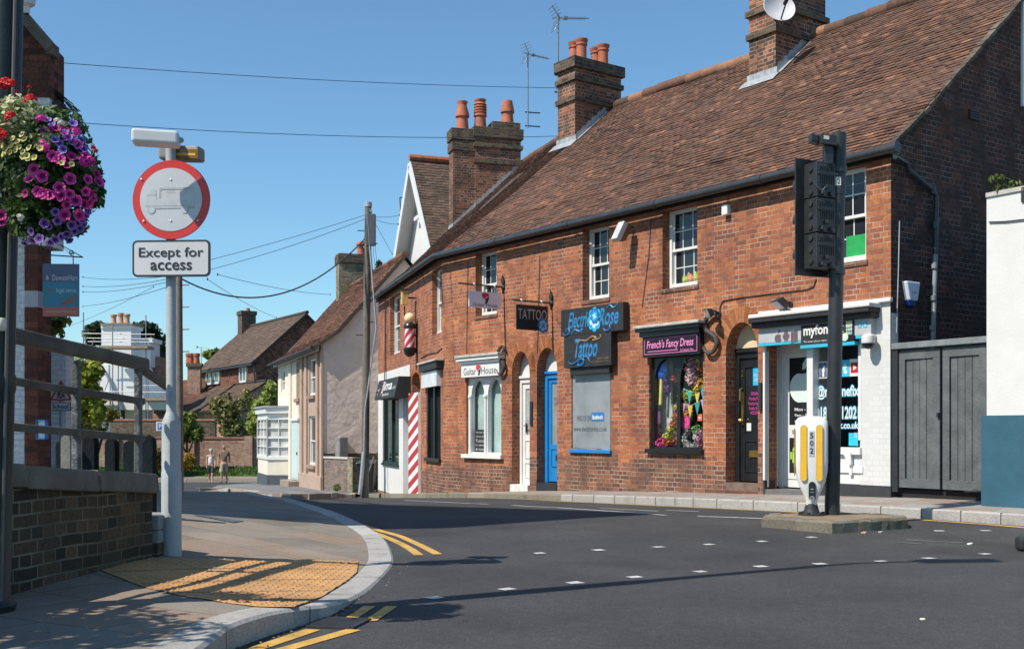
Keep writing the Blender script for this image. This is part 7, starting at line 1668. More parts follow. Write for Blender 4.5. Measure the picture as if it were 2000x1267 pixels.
mb.build('ridge_tiles',M('orange_ridge',(.34,.12,.05),.8,.25,9),rf_,smooth=True)
mb=MB()
for s_ in(-1,1):
 a=cG+dG*(s_*(hw+.2))+UP*(ze-slope_*.2-.04);b=ap-UP*.04;d=(b-a).normalized()
 slab(mb,a,a+inn*.5,b+inn*.5,b,.05)if s_>0 else slab(mb,a+inn*.5,a,b,b+inn*.5,.05)
 mb.beam(a-UP*.12,b-UP*.14,.05,.26)
c0=cG+UP*(ap.z-slope_*hw*.52);mb.beam(c0-dG*hw*.2+inn*.3,c0+dG*hw*.2+inn*.3,.06,.12)
mb.build('bargeboard',WHITE,t)
hc_=V((-5.80,34.6,0));hl=at(543,800,43.9);hl.z=0
WH_=WF(hl,hc_-hl);LH=(hc_-hl).length
WHg=WF(hc_,V((.9465,.3227,0)))
WHg=WF(hc_,-WH_.n)
t=thing('rendered_house','small house with cream and beige rendered front, bay window and mossy tiled roof','building',(hc_.x,hc_.y,-.8))
hu=lambda px:WH_.u(px)
hz_=lambda px,py:WH_.z(px,py)
ev_z=hz_(628,672)
split=hu(583)
wins=[(hu(579),hu(586.5),hz_(582,778),hz_(582,706)),(hu(604),hu(616),hz_(610,772),hz_(610,700)),(hu(603),hu(616),hz_(610,908),hz_(610,812)),(hu(549),hu(556.5),hz_(552,765),hz_(552,722))]
door=(hu(574),hu(587),-.68,hz_(580,822))
BEIGE=M('beige_render',(.40,.285,.22),.85,.1,2.5,.2,30,stain=(.32,.24,.19),stain_amt=.4);CREAMR=M('cream_render',(.66,.60,.50),.85,.07,2.5,.2,30)
mb=MB();wall_panel(mb,WH_,[(0,-1.6),(split,-1.6),(split,ev_z+.1),(0,ev_z+.1)],[rect(*w)for w in(wins[3],)],.12);mb.build('cream_wall',CREAMR,t,fix=False)
mb=MB();wall_panel(mb,WH_,[(split,-1.6),(LH,-1.6),(LH,ev_z+.1),(split,ev_z+.1)],[rect(*w)for w in wins[1:3]],.12);mb.build('beige_wall',BEIGE,t,fix=False)
for w in wins[1:]:sash_window(WH_,w[0]+.004,w[1]-.004,w[2]+.004,w[3]-.004,t,rec=.05,cols=1,rows=1)
for w in wins[:3]:mb=MB();mb.wbox(WH_,w[0]-.08,w[1]+.08,w[2]-.12,w[2]-.002,0,.09);mb.build('sill',M('sill_brown',(.28,.19,.14),.85,.15,7),t,bevel=.01)
mb=MB()
mb.wbox(WH_,wins[0][0],wins[0][1],wins[0][2],wins[0][3],.001,.004)
mb.build('blind_window',M('blind_brown',(.25,.17,.12),.9,.15,6),t)
mb=MB()
for a,b in((hu(589),hu(592.5)),(hu(598),hu(601.5)),(hu(620),hu(623.5)),(hu(629.5),LH+.03)):mb.wbox(WH_,a,b,-.5,ev_z,0,.07)
mb.wbox(WH_,hu(588),LH+.05,-1.2,-.38,0,.1);mb.build('pilasters',BEIGE,t,bevel=.012)
mb=MB();mb.wbox(WH_,hu(566),hu(570),-.9,ev_z,0,.06);mb.build('cream_pilaster',CREAMR,t,bevel=.012)
mb=MB();mb.wbox(WH_,door[0]-.1,door[1]+.1,door[2],door[3],.0,.07);mb.wbox(WH_,door[0]-.16,door[1]+.16,door[3],door[3]+.1,0,.14);dd=mb.build('door',WHITE,t,bevel=.01)
mb=MB();mb.wbox(WH_,door[0]+.04,door[1]-.04,door[2]+.05,door[3]-.06,.07,.09);mb.build('leaf',M('duck_egg_door',(.5,.62,.62),.4,.06),dd,bevel=.006)
mb=MB();mb.wbox(WH_,door[1]-.2,door[1]-.12,.2,.3,.09,.12);mb.build('handle',IRON,dd);mb=MB();mb.wbox(WH_,door[0]-.3,door[1]+.3,-1.1,-.70,0,.45);mb.build('step',M('step_grey',(.25,.2,.16),.9,.2,8),dd)
bu0,bu1=hu(539.5),hu(566);P_=WH_.P;bd=.75
def bay(u0,u1,o,z0,z1,mb,e=0):mb.hexa([P_(u0-e,z0,0),P_(u0+bd*.5-e,z0,o+e),P_(u1-bd*.5+e,z0,o+e),P_(u1+e,z0,0)],[P_(u0-e,z1,0),P_(u0+bd*.5-e,z1,o+e),P_(u1-bd*.5+e,z1,o+e),P_(u1+e,z1,0)])
z_=lambda py:hz_(553,py)
bz=[z_(948),z_(930),z_(911),z_(905),z_(818),z_(808),z_(792)]
bz=[-.98,-.58,-.02,.10,z_(818),z_(808),z_(794)]
mb=MB();bay(bu0,bu1,bd,bz[1],bz[2],mb);by=mb.build('bay_window',CREAMR,t)
mb=MB();bay(bu0,bu1,bd,bz[0]-.3,bz[1],mb,.03);mb.build('bay_plinth',M('plinth_slate',(.06,.075,.09),.8,.2,6),by)
mb=MB();bay(bu0,bu1,bd,bz[2],bz[3],mb,.04);bay(bu0,bu1,bd,bz[4],bz[5],mb,.02);bay(bu0,bu1,bd,bz[5],bz[6]-.06,mb,.1)
c_=[P_(bu0,0,0),P_(bu0+bd*.5,0,bd),P_(bu1-bd*.5,0,bd),P_(bu1,0,0)]
for a,b,m in((c_[0],c_[1],2),(c_[1],c_[2],3),(c_[2],c_[3],2)):
 for k in range(m+1):
  p=a.lerp(b,k/m);w_=.07 if k in(0,m)else .03;mb.tube([p+UP*bz[3],p+UP*bz[4]],w_*.7,6)
 for f in(0,.25,.5,.75,1):zz_=bz[3]+(bz[4]-bz[3])*f;mb.beam(a+UP*zz_,b+UP*zz_,.05,.075 if f in(0,.5,1)else .03)
mb.build('bay_frame',WHITE,by);mb=MB();bay(bu0,bu1,bd,bz[6]-.06,bz[6],mb,.16);mb.build('bay_roof',LEAD,by)
mb=MB()
for a,b in((c_[0],c_[1]),(c_[1],c_[2]),(c_[2],c_[3])):
 i_=(P_((bu0+bu1)/2,0,-.5)-(a+b)/2).normalized()*.04;mb.quad(a+i_+UP*bz[3],b+i_+UP*bz[3],b+i_+UP*bz[4],a+i_+UP*bz[4])
mb.build('net_curtained_glass',M('net_curtain',(.55,.56,.55),.15,.3,3.0,stain=(.16,.18,.19),stain_amt=.6),by,fix=False)
apz=6.55;hd_=2.55;gl_=lambda px:WHg.u(px)
PROFH=[(.32,ev_z-.1),(-.45,ev_z+.42),(-hd_,apz)]
mb=MB();wall_panel(mb,WHg,[(0,.33),(5.1,.33),(5.1,ev_z),(4.65,ev_z+.36),(hd_,apz-.12),(.45,ev_z+.36),(0,ev_z)],[],0)
RGH=M('rough_pink_render',(.60,.485,.43),.95,.12,1.4,.45,4,stain=(.46,.37,.33),stain_amt=.6,bdist=.07);mb.build('gable_wall',RGH,t,fix=False)
mb=MB();wall_panel(mb,WHg,[(0,-1.4),(5.1,-1.4),(5.1,.33),(0,.33)],[],0,.03);mb.build('gable_plinth',DARKBR,t,fix=False)
mb=MB();wall_panel(mb,WF(hl-WH_.n*5.1,WH_.n),[(0,-1.6),(5.1,-1.6),(5.1,ev_z),(hd_,apz-.1),(0,ev_z)],[],0);a,b=hl-WH_.n*5.1,hc_-WH_.n*5.1;mb.quad(a-UP*1.6,b-UP*1.6,b+UP*ev_z,a+UP*ev_z);mb.build('rear_wall',RGH,t,fix=False)
rm=MB();RPh=lambda e,o,z:(hc_+WH_.d*.14 if e else hl-WH_.d*.14)+WH_.n*o+UP*z
for(o0_,z0_),(o1_,z1_)in zip(PROFH,PROFH[1:]):tile_plane(rm,RPh(0,o0_,z0_),RPh(1,o0_,z0_),RPh(1,o1_,z1_),RPh(0,o1_,z1_),.11,.17,sag=.05,jit=.009)
rfh=rm.build('roof',TILER,t,fix=False)
mb=MB();
for(o0_,z0_),(o1_,z1_)in zip(PROFH,PROFH[1:]):mb.quad(RPh(0,o0_,z0_-.05),RPh(1,o0_,z0_-.05),RPh(1,o1_,z1_-.05),RPh(0,o1_,z1_-.05))
mb.quad(RPh(0,-hd_,apz-.02),RPh(1,-hd_,apz-.02),RPh(1,-5.3,ev_z-.1),RPh(0,-5.3,ev_z-.1));mb.build('roof_deck',DECK,rfh,fix=False)
mb=MB();a,b=RPh(0,-hd_,apz),RPh(1,-hd_,apz);nn_=26
for k in range(nn_):mb.tube([a.lerp(b,k/nn_),a.lerp(b,(k+.98)/nn_)],.11,8)
mb.build('ridge_tiles',TILER,rfh,smooth=True)
mb=MB()
for(o0_,z0_),(o1_,z1_)in zip(PROFH,PROFH[1:]):mb.beam(RPh(1,o0_,z0_-.05),RPh(1,o1_,z1_-.05),.07,.1)
mb.build('verge',_m['verge_mortar'],rfh)
mb=MB();a,b=RPh(0,.36,ev_z-.14),RPh(1,.36,ev_z-.14);mb.tube([a,b],.06,8);mb.tube([a,a+UP*-.25+WH_.n*-.1,a-WH_.n*.36-UP*.4+WH_.d*.2],.04,8);mb.build('gutter',BLACKM,t,smooth=True)
mb=MB();q_=RPh(1,.15,ev_z-.12);mb.beam(q_-WH_.d*.15,RPh(0,.15,ev_z-.12),.03,.2);mb.build('eaves_board',WHITE,t)
cw=(57/F)*44;
cu=0
while proj(WH_.P(cu,5,-hd_+.35))[0]<671 and cu<LH:cu+=.02
cc=at(684,540,43.5);kx=V((cc.x,cc.y,0));zc=lambda py:H+(HY-py)/F*kx.y
chx=WF(kx-WH_.n*-.0,-WH_.n)
mb=MB();W2=.54;D2=.3
mb.obox(V((kx.x,kx.y,(zc(600)+zc(508))/2)),chx.d,chx.n,UP,W2*.92,D2,(zc(508)-zc(600))/2);YBk=brick_mat('yellow_grey_brick',[(0,(.12,.10,.065)),(.6,(.24,.20,.12)),(1,(.34,.27,.16))],(.32,.29,.22),ms=.012);ck=mb.build('chimney',YBk,rfh)
mb=MB();mb.obox(V((kx.x,kx.y,(zc(516)+zc(501))/2)),chx.d,chx.n,UP,W2*1.0,D2+.06,(zc(501)-zc(516))/2);mb.obox(V((kx.x,kx.y,zc(500))),chx.d,chx.n,UP,W2*.95,D2+.02,.05);mb.build('cap',SOOT,ck,bevel=.01)
mb=MB();pp=V((kx.x,kx.y,zc(500)))+chx.d*.42;mb.lathe(pp,[(.16,0),(.14,.3),(.16,.32),(.12,.34)],14);mb.lathe(pp+UP*.34,[(.10,0),(.10,.08),(.2,.1),(.2,.13),(.16,.22),(.02,.25)],12);mb.build('chimney_pot',TERRA,ck,smooth=True)
lw0=at(633,950,34.2);lw1=at(690,952,32.6);t=thing('low_wall','low pinkish brick wall between the rendered house and the terrace','wall',(lw0.x,lw0.y,-.75))
dW=(V((lw1.x,lw1.y,0))-V((lw0.x,lw0.y,0)));mb=MB();WLw=WF((lw0.x,lw0.y),dW);ztop=WLw.z(660,892);mb.wbox(WLw,0,dW.length-.25,-1.2,ztop-.06,-.22,0);mb.build('wall',brick_mat('greyed_brick',[(0,(.13,.095,.085)),(.5,(.20,.145,.125)),(1,(.28,.19,.15))],(.30,.27,.24),grime=((.16,.14,.12),.5)),t,fix=False);mb=MB();mb.wbox(WLw,-.02,dW.length-.25,ztop-.06,ztop,-.25,.03);mb.build('coping',STONE,t,bevel=.01);mb=MB();mb.wbox(WLw,dW.length-.28,dW.length+.05,-1.2,ztop-.0,-.3,.05);mb.build('end_pier',YBk,t,fix=False)
p=at(667,912,34.6);t=thing('stone_post','square grey stone post standing behind the low pink wall','post',(p.x,p.y,-.7));zt=H+(HY-853)/F*p.y;mb=MB();mb.obox(V((p.x,p.y,(zt-.9)/2)),V((.8,.6,0)),V((-.6,.8,0)),UP,.15,.15,(zt+.9)/2);mb.build('shaft',M('grey_stone',(.20,.20,.195),.9,.2,5,.4,25),t,bevel=.03);mb=MB();mb.lathe(V((p.x,p.y,zt)),[(.14,0),(.10,.03),(.02,.045)],4);mb.build('cap',_m['grey_stone'],t)
p=at(716,950,32.3);t=thing('wheelie_bin','black wheeled bin standing in the gap beside the terrace','bin',(p.x,p.y,-.68));zt=H+(HY-905)/F*p.y;mb=MB();mb.hexa([(p.x-.2,p.y-.25,-.72),(p.x+.2,p.y-.25,-.72),(p.x+.2,p.y+.25,-.72),(p.x-.2,p.y+.25,-.72)],[(p.x-.25,p.y-.32,zt),(p.x+.25,p.y-.32,zt),(p.x+.25,p.y+.32,zt),(p.x-.25,p.y+.32,zt)]);mb.build('body',M('bin_black',(.012,.016,.018),.5,.2),t,bevel=.02)
mb=MB();mb.hexa([(p.x-.27,p.y-.35,zt),(p.x+.27,p.y-.35,zt),(p.x+.27,p.y+.34,zt+.04),(p.x-.27,p.y+.34,zt+.04)],[(p.x-.24,p.y-.33,zt+.05),(p.x+.24,p.y-.33,zt+.05),(p.x+.24,p.y+.32,zt+.11),(p.x-.24,p.y+.32,zt+.11)]);mb.build('lid',M('bin_lid',(.02,.05,.065),.4,.2),t,bevel=.015)
mb=MB()
for s_ in(-1,1):mb.lathe(V((p.x+s_*.26-.02,p.y+.25,-.62)),[(.1,0),(.1,.04)],14,axis=V((1,0,0)))
mb.build('wheels',BLACKM,t)
a,b=at(706,962,31.6),at(730,892,31.9);t=thing('plank','grey timber plank leaning against the bin in the gap','plank',a);mb=MB();mb.beam(a,b,.03,.12,up=V((0,1,0)));mb.build('board',STG,t)
def pole(px0,py0,px1,py1,Y,r0,r1,lab,box=True,guard=None):
 a,b=at(px0,py0,Y),at(px1,py1,Y);t=thing('telegraph_pole',lab,'telegraph pole',a)
 PW=M('pole_timber',(.14,.12,.10),.85,.3,6,.3,30,stain=(.07,.06,.052),stain_amt=.6)
 mb=MB();mb.tube([a-UP*.3,a.lerp(b,.5),b],[r0,(r0+r1)/2,r1],14);mb.build('shaft',PW,t,smooth=True)
 mb=MB()
 for k in range(9):
  f=.55+.045*k;p=a.lerp(b,f);s_=1 if k%2 else-1;mb.tube([p,p+V((s_*(r0+.16),-.05,0))],.014,6)
 mb.build('step_irons',IRON,t)
 if box:
  p=a.lerp(b,.93);mb=MB();mb.obox(p+V((.10,-.10,-.15)),V((1,0,0)),V((0,1,0)),UP,.12,.09,.42);mb.tube([p+V((.1,-.1,.3)),b+V((.05,-.05,-.1))],.03,8);mb.build('junction_box',M('box_slate',(.07,.08,.095),.5,.15),t,bevel=.015)
  mb=MB();mb.lathe(b-UP*.06,[(r1*1.15,0),(r1*1.15,.12),(r1*.6,.14)],14);mb.build('cap',GALV,t)
 if guard:
  mb=MB();g0,g1=at(guard[0],guard[1],Y-.16),at(guard[2],guard[3],Y-.16);mb.tube([g0,g1],.055,10);mb.tube([g1,at(guard[2]+2,800,Y-.17),at(735,640,Y-.17),at(717,420,Y-.17)],.022,8);mb.build('cable_guard',GALV,t,smooth=True)
 return t,b
Yp=30.3
pt,ptop=pole(712,965,719,400,Yp,.11,.088,'tall wooden telegraph pole with steel cable guard beside the barber shop',guard=(703,965,711,882))
mb=MB();q_=at(753,760,Yp-.1);mb.obox(at(755.5,757,Yp),V((1,0,0)),V((0,1,0)),UP,.05,.08,.12);mb.tube([at(738,760,Yp),at(755,757,Yp)],.02,6);mb.build('bracket_lamp',BLACKM,pt)
pt2,ptop2=pole(352,972,350,492,27.0,.085,.07,'plain wooden pole partly hidden behind the no lorries sign',box=False)
WIRE=M('black_wire',(.03,.035,.045),.6)
def wire(a,b,sag,lab,r=.0065,g='overhead wires in front of the sky'):
 a,b=V(a),V(b);t=thing('overhead_wire',lab,'wire',a,g);mb=MB()
 mb.tube([a.lerp(b,k/24)-UP*(sag*4*(k/24)*(1-k/24))for k in range(25)],r,5);mb.build('cable',WIRE,t)
 mb=MB();mb.lathe(a,[(r*2.2,-.03),(r*2.2,.03)],8);mb.lathe(b,[(r*2.2,-.03),(r*2.2,.03)],8);mb.build('clamp',IRON,t)
wire(at(106,122,19),at(1088,172,Yc2),.08,'topmost wire running from the left house to the middle chimney');wire(at(140,239,19),at(1092,266,Yc2),.12,'second wire from the top running behind the round sign to the terrace roof')
wire(ptop-UP*.25,at(340,525,27),.05,'upper of the two straight wires from the telegraph pole to the sign post');wire(ptop-UP*.35,at(344,543,27),.1,'lower of the two straight wires from the telegraph pole to the sign post')
wire(at(714,465,Yp),at(352,543,27),.95,'thick sagging black cable hanging in a deep curve left of the telegraph pole',.02)
wire(ptop-UP*.3,at(780,420,33),.05,'short level wire from the pole to the white gable');wire(ptop-UP*.3,at(778,438,33),.06,'short falling wire from the pole to the white gable');wire(at(732,435,Yp),at(766,496,37),.0,'steep wire from the pole down to the foot of the white gable')
for k,(x,y,lab)in enumerate(((728,530,'first of the thin wires dropping from the pole to the beige roof'),(733,532,'second of the thin wires dropping from the pole to the beige roof'),(738,530,'outermost of the thin wires dropping from the pole to the beige roof'))):wire(at(722+k*3,440,Yp),at(x,y,34),.0,lab,.006)
for k,(p,q,lab)in enumerate((((162,541,40),(352,536,27),'uppermost faint wire left of the plate'),((162,559,40),(352,540,27),'second faint wire left of the plate'),((162,570,40),(352,545,27),'third faint wire left of the plate'),((162,598,45),(352,552,27),'lowest long faint wire left of the plate'),((125,640,60),(300,560,40),'steepest faint wire rising from the scaffold'),((425,536,30),(645,575,45),'faint wire crossing the sky right of the plate'),((405,545,30),(540,620,55),'faint steep wire falling to the brown house roof'))):wire(at(*p),at(*q),.1,lab,.008)
a=at(783,430,37.5);b=at(781,386,37.5);t=thing('tv_aerial','small dark television aerial beside the white gable','aerial',a);mb=MB();mb.tube([a,b],.02,6);mb.build('mast',IRON,t);mb=MB();mb.tube([b,b+V((.15,0,0))],.02,6);mb.tube([b+V((.1,0,-.1)),b+V((.14,0,.12))],.02,6);mb.build('head',IRON,t)
Yh=68.0
pA,pB=at(392,717,86),at(500,707,74.7)
dE=V((pB.x-pA.x,pB.y-pA.y,0));Le=dE.length;WB_=WF((pA.x,pA.y),dE);zE_=WB_.z(450,711)
t=thing('tile_hung_house','brown tiled house with a lower lean-to roof and white windows behind the garden wall','building',(pA.x,pA.y,-1))
inb=-WB_.n;dp=7.0
rr0=at(536,621,77);ridge_z=0
apx=WB_.P(Le,zE_,-dp/2)
for z_try in range(1):pass
off_=2.0
while proj(WB_.P(Le,zE_+off_,-off_*1.0))[0]<597 and off_<11:off_+=.05
hz2=H+(HY-611)/F*WB_.P(Le,0,-off_).y
mb=MB();A_,B_=WB_.P(-.3,zE_-.2,.35),WB_.P(Le+.2,zE_-.2,.35);C_,D_=WB_.P(Le+.2,hz2,-off_),WB_.P(-.3,hz2,-off_)
tile_plane(mb,A_,B_,C_,D_,.2,.3,lift=.03);rfb=mb.build('roof',TILEB,t,fix=False)
mb=MB();slab(mb,A_-UP*.06,B_-UP*.06,C_-UP*.06,D_-UP*.06,.1);slab(mb,D_-UP*.06,C_-UP*.06,WB_.P(Le+.2,zE_-.2,-2*off_-.3),WB_.P(-.3,zE_-.2,-2*off_-.3),.1);mb.tube([D_+UP*.03,C_+UP*.03],.13,8);mb.build('roof_deck',DECK,rfb)
TH=brick_mat('tile_hanging',[(0,(.12,.055,.04)),(.5,(.20,.085,.06)),(1,(.28,.13,.09))],(.07,.04,.03),bw=.2,bh=.16,ms=.012,squash=1.0)
mb=MB();wall_panel(mb,WB_,[(0,-1.2),(Le,-1.2),(Le,zE_),(0,zE_)],[],0);mb.build('wall',TH,t,fix=False)
WBg=WF(WB_.P(Le,0),-WB_.n);mb=MB();wall_panel(mb,WBg,[(0,-1.2),(2*off_,-1.2),(2*off_,zE_),(off_,hz2-.1),(0,zE_)],[],0);mb.build('gable_wall',TH,t,fix=False)
mb=MB();wall_panel(mb,WF(WB_.P(0,0,-2*off_),WB_.n),[(0,-1.2),(2*off_,-1.2),(2*off_,zE_),(off_,hz2-.1),(0,zE_)],[],0);mb.build('rear_gable',TH,t,fix=False)
mb=MB();mb.beam(A_-UP*.1,B_-UP*.1,.1,.14);mb.beam(WB_.P(Le+.02,zE_,.2),WB_.P(Le+.6,zE_-2.2,.2),.1,.12);mb.build('eaves_board',M('eave_teal',(.02,.035,.04),.5),t)
for x0,x1,y0,y1 in((405,431,752,722),(470,484,748,713)):
 u0,u1=WB_.u(x0),WB_.u(x1);z0,z1=WB_.z(x0,y0),WB_.z(x1,y1);mb=MB()
 for a,b,c,d in((u0,u1,z1-.14,z1),(u0,u1,z0,z0+.14),(u0,u0+.14,z0,z1),(u1-.14,u1,z0,z1)):mb.wbox(WB_,a,b,c,d,0,.12)
 for f in((.33,.66)if x0<450 else(.5,)):mb.wbox(WB_,u0+(u1-u0)*f-.06,u0+(u1-u0)*f+.06,z0,z1,0,.1)
 wn=mb.build('window',WHITE,t);mb=MB();mb.wbox(WB_,u0+.02,u1-.02,z0+.02,z1-.02,.0,.05);mb.build('pane',M('greenish_glass',(.10,.17,.17),.1,.5,2),wn)
a0=WB_.P(WB_.u(395),WB_.z(395,757)+.0,.02);
uL,uR=-.6,Le+2.4;o2=3.2;zt2=WB_.z(470,750);zb2=zt2-1.9
mb=MB();tile_plane(mb,WB_.P(uL-1.2,zb2,o2),WB_.P(uR-4.5,zb2,o2),WB_.P(uR-6.5,zt2,.05),WB_.P(uL,zt2,.05),.2,.3,lift=.03);tile_plane(mb,WB_.P(uR-4.5,zb2,o2),WB_.P(uR+.6,zb2,o2),WB_.P(uR,zt2,.05),WB_.P(uR-6.5,zt2,.05),.2,.3,lift=.03);lr_=mb.build('lower_roof',TILEB,t,fix=False)
mb=MB();mb.tube([WB_.P(uR-4.5,zb2,o2),WB_.P(uR-6.5,zt2,.05),WB_.P(uR,zt2+.02,.05)],.12,7);mb.beam(WB_.P(uL-1.2,zb2-.06,o2+.05),WB_.P(uR+.6,zb2-.06,o2+.05),.1,.12);mb.build('lower_ridge',BLACKM,lr_)
mb=MB();mb.hexa([WB_.P(uL,-1.5,o2-.3),WB_.P(uR,-1.5,o2-.3),WB_.P(uR,-1.5,.01),WB_.P(uL,-1.5,.01)],[WB_.P(uL,zb2+.1,o2-.3),WB_.P(uR,zb2+.1,o2-.3),WB_.P(uR,zt2-.1,.01),WB_.P(uL,zt2-.1,.01)]);mb.build('lower_wall',FARBR,t,fix=False)
ck=at(482,650,87);zc=lambda py:H+(HY-py)/F*ck.y;mb=MB();mb.obox(V((ck.x,ck.y,(zc(670)+zc(615))/2)),WB_.d,WB_.n,UP,.53,.55,(zc(615)-zc(675))/2);cx=mb.build('chimney',SOOT,rfb);mb=MB();mb.obox(V((ck.x,ck.y,zc(612))),WB_.d,WB_.n,UP,.6,.62,.15);mb.build('cap',SOOT,cx);mb=MB();mb.lathe(V((ck.x+.1,ck.y,zc(608))),[(.18,0),(.14,.2),(.16,.24)],10);mb.build('chimney_pot',TERRA,cx,smooth=True);mb=MB();mb.beam(V((ck.x-.2,ck.y-.5,zc(662))),V((ck.x+.95,ck.y-.5,zc(648))),.05,.12);mb.build('flashing',LEAD,cx)
Y5=74.0
A5=lambda px,py,d=0.0:at(px,py,Y5+d)
def bx(mb,x0,x1,y0,y1,d0,d1):a,b=A5(x0,y1,d0),A5(x1,y0,d0);mb.box((a.x,Y5+d0,a.z),(b.x,Y5+d1,b.z))
t=thing('scaffolded_house','white painted house with a broad white chimney stack wrapped in scaffolding','building',A5(260,860))
SKYW=M('far_white',(.74,.75,.77),.7,.04,2,.1,20)
mb=MB();bx(mb,197,284,712,860,1.5,3);mb.prism([A5(x,y,.8)for x,y in((195,800),(338,800),(322,766),(300,735),(285,712),(196,712))],V((0,.7,0)));mb.prism([A5(x,y,.4)for x,y in((150,800),(236,800),(202,722),(194,722))],V((0,.5,0)));mb.build('wall',SKYW,t)
mb=MB();bx(mb,198,256,640,716,1,3);bx(mb,197,258,634,641,.9,3.1);st_=mb.build('chimney',SKYW,t)
mb=MB();bx(mb,196,259,631,634,.8,3.2);mb.build('cap',M('stack_cap',(.26,.2,.17),.9),st_)
for x,h_,k in((222,17,1),(236,20,0),(248,18,0)):mb=MB();p=A5(x,631,2);mb.lathe(p,[(.22,0),(.17,.1),(.17,h_*Y5/F*.75),(.23,h_*Y5/F*.8),(.23,h_*Y5/F),(.16,h_*Y5/F)],12);mb.build('chimney_pot',M('pale_pot',(.48,.25,.14),.8,.2),st_,smooth=True)
mb=MB();bx(mb,258,294,668,716,2,4);bx(mb,256,297,660,668,1.9,4.1);st2=mb.build('second_chimney',SKYW,t);mb=MB();p=A5(261,660,2.5);mb.lathe(p,[(.2,0),(.15,.5),(.2,.52),(.2,.6)],12);mb.build('chimney_pot',TERRA,st2,smooth=True)
mb=MB();bx(mb,295,309,696,760,3,5);mb.build('brick_chimney',FARBR,t,fix=False);mb=MB();p=A5(301,696,4);mb.lathe(p,[(.25,0),(.2,.8),(.25,.85),(.25,.95)],12);mb.build('chimney_pot',TERRA,t,smooth=True)
mb=MB();bx(mb,292,308,830,852,.7,.82);mb.build('window',DKGLASS,t);mb=MB();bx(mb,289,292,826,854,.65,.85);bx(mb,308,311,826,854,.65,.85);bx(mb,299,301,826,854,.6,.7);mb.build('window_frame',WHITE,t)
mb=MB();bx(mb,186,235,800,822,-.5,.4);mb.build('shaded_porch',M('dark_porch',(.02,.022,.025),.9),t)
t=thing('scaffolding','steel tube scaffolding with timber boards around the white chimney','scaffolding',A5(255,860,-1))
SC=M('scaffold_tube',(.28,.29,.30),.45,.2,9,metal=.6)
for x,y0,d in((163,610,-.5),(167,655,0),(220,630,-.8),(231,700,-.8),(270,720,-1),(285,615,-.3),(289,700,-1)):mb=MB();mb.tube([A5(x,y0,d),A5(x,870,d)],.035,6);mb.build('standard',SC,t)
for x0,x1,y0,y1,d in((160,302,651,653,-.5),(158,300,660,662,-.4),(172,300,667,668,-.5),(280,330,753,753,-1),(170,330,764,766,-1),(280,330,784,784,-1),(200,240,816,816,-.8)):mb=MB();mb.tube([A5(x0,y0,d),A5(x1,y1,d)],.03,6);mb.build('ledger',SC,t)
for x0,x1,y0,y1 in((194,288,675,680),(168,335,776,782)):mb=MB();bx(mb,x0,x1,y0,y1,-1.2,.2);mb.build('board_platform',M('scaffold_board',(.30,.22,.15),.85,.25,8),t)
mb=MB()
for x0,y0,x1,y1 in((180,800,202,722),(192,795,215,735),(236,830,220,785),(175,690,184,660),(242,840,230,780)):mb.tube([A5(x0,y0,-.9),A5(x1,y1,-.9)],.028,6)
mb.build('braces',SC,t)
t=thing('brick_chimney_house','red tiled roof with a wide brick chimney in front of the brown house','building',at(372,800,82))
A6=lambda px,py,d=0.0:at(px,py,82+d)
mb=MB();a,b=A6(366,760),A6(391,713);mb.box((a.x,82,a.z-3),(b.x,82.4,b.z));ch=mb.build('chimney',FARBR,t,fix=False);mb=MB();a,b=A6(364,716),A6(393,709);mb.box((a.x,81.9,a.z),(b.x,82.5,b.z));mb.build('cap',SOOT,ch)
for x in(369,372.5,384):mb=MB();mb.lathe(A6(x,710,.2),[(.25,0),(.2,.5),(.26,.55),(.26,.75)],10);mb.build('chimney_pot',TERRA,ch,smooth=True)
mb=MB();tile_plane(mb,A6(300,800,-3),A6(402,800,-3),A6(402,738,3),A6(320,746,3),.22,.3,lift=.03);rr6=mb.build('roof',TILER,t,fix=False);mb=MB();slab(mb,A6(300,802,-3),A6(402,802,-3),A6(402,740,3),A6(320,748,3),.2);mb.build('roof_deck',DECK,rr6);mb=MB();a,b=A6(302,870),A6(400,800);mb.box((a.x,79.4,-1),(b.x,86,A6(300,800,-3).z-.05));mb.build('wall',FARBR,t,fix=False)
a,b=at(393,713,81),at(393,679,81);t=thing('tv_aerial','thin grey television aerial against the sky above the brick chimney','aerial',a);mb=MB();mb.tube([a,b],.03,6);mb.build('mast',GREYP,t);mb=MB();mb.tube([b+V((-.35,0,.05)),b+V((.4,0,.02))],.025,5);mb.lathe(b+V((-.3,0,.05)),[(.06,-.08),(.06,.08)],8);mb.build('boom',GREYP,t)
def gwall(name,lab,a,b,y,zb,zt,th,mat,cop,piers=()):
 """straight wall between two image columns at depths"""
 p,q=at(a[0],900,a[1]),at(b[0],900,b[1]);W_=WF((p.x,p.y),V((q.x-p.x,q.y-p.y,0)));L_=V((q.x-p.x,q.y-p.y,0)).length
 t=thing(name,lab,'wall',(p.x,p.y,zb));mb=MB();mb.wbox(W_,0,L_,zb,zt-.12,-th,0);mb.build('wall',mat,t,fix=False);mb=MB();mb.wbox(W_,-.05,L_+.05,zt-.12,zt,-th-.04,.04);mb.build('coping',cop,t,bevel=.015)
 for x0,x1 in piers:mb=MB();u0,u1=W_.u(x0),W_.u(x1);mb.wbox(W_,u0,u1,zb,zt+.05,-th,.16);mb.build('pier',mat,t,fix=False)
 return t
z60=lambda py,Y:H+(HY-py)/F*Y
CAPB=M('brick_coping',(.26,.13,.09),.85,.3,6,.3,20)
t=gwall('garden_wall','red brick garden wall with piers behind the two walkers',(371,60.4),(545,60.4),0,-1.2,z60(853,60.4),.3,FARBR,CAPB,[(371,381),(478,494)])
DKP=M('dark_pier',(.04,.035,.035),.9,.3,6)
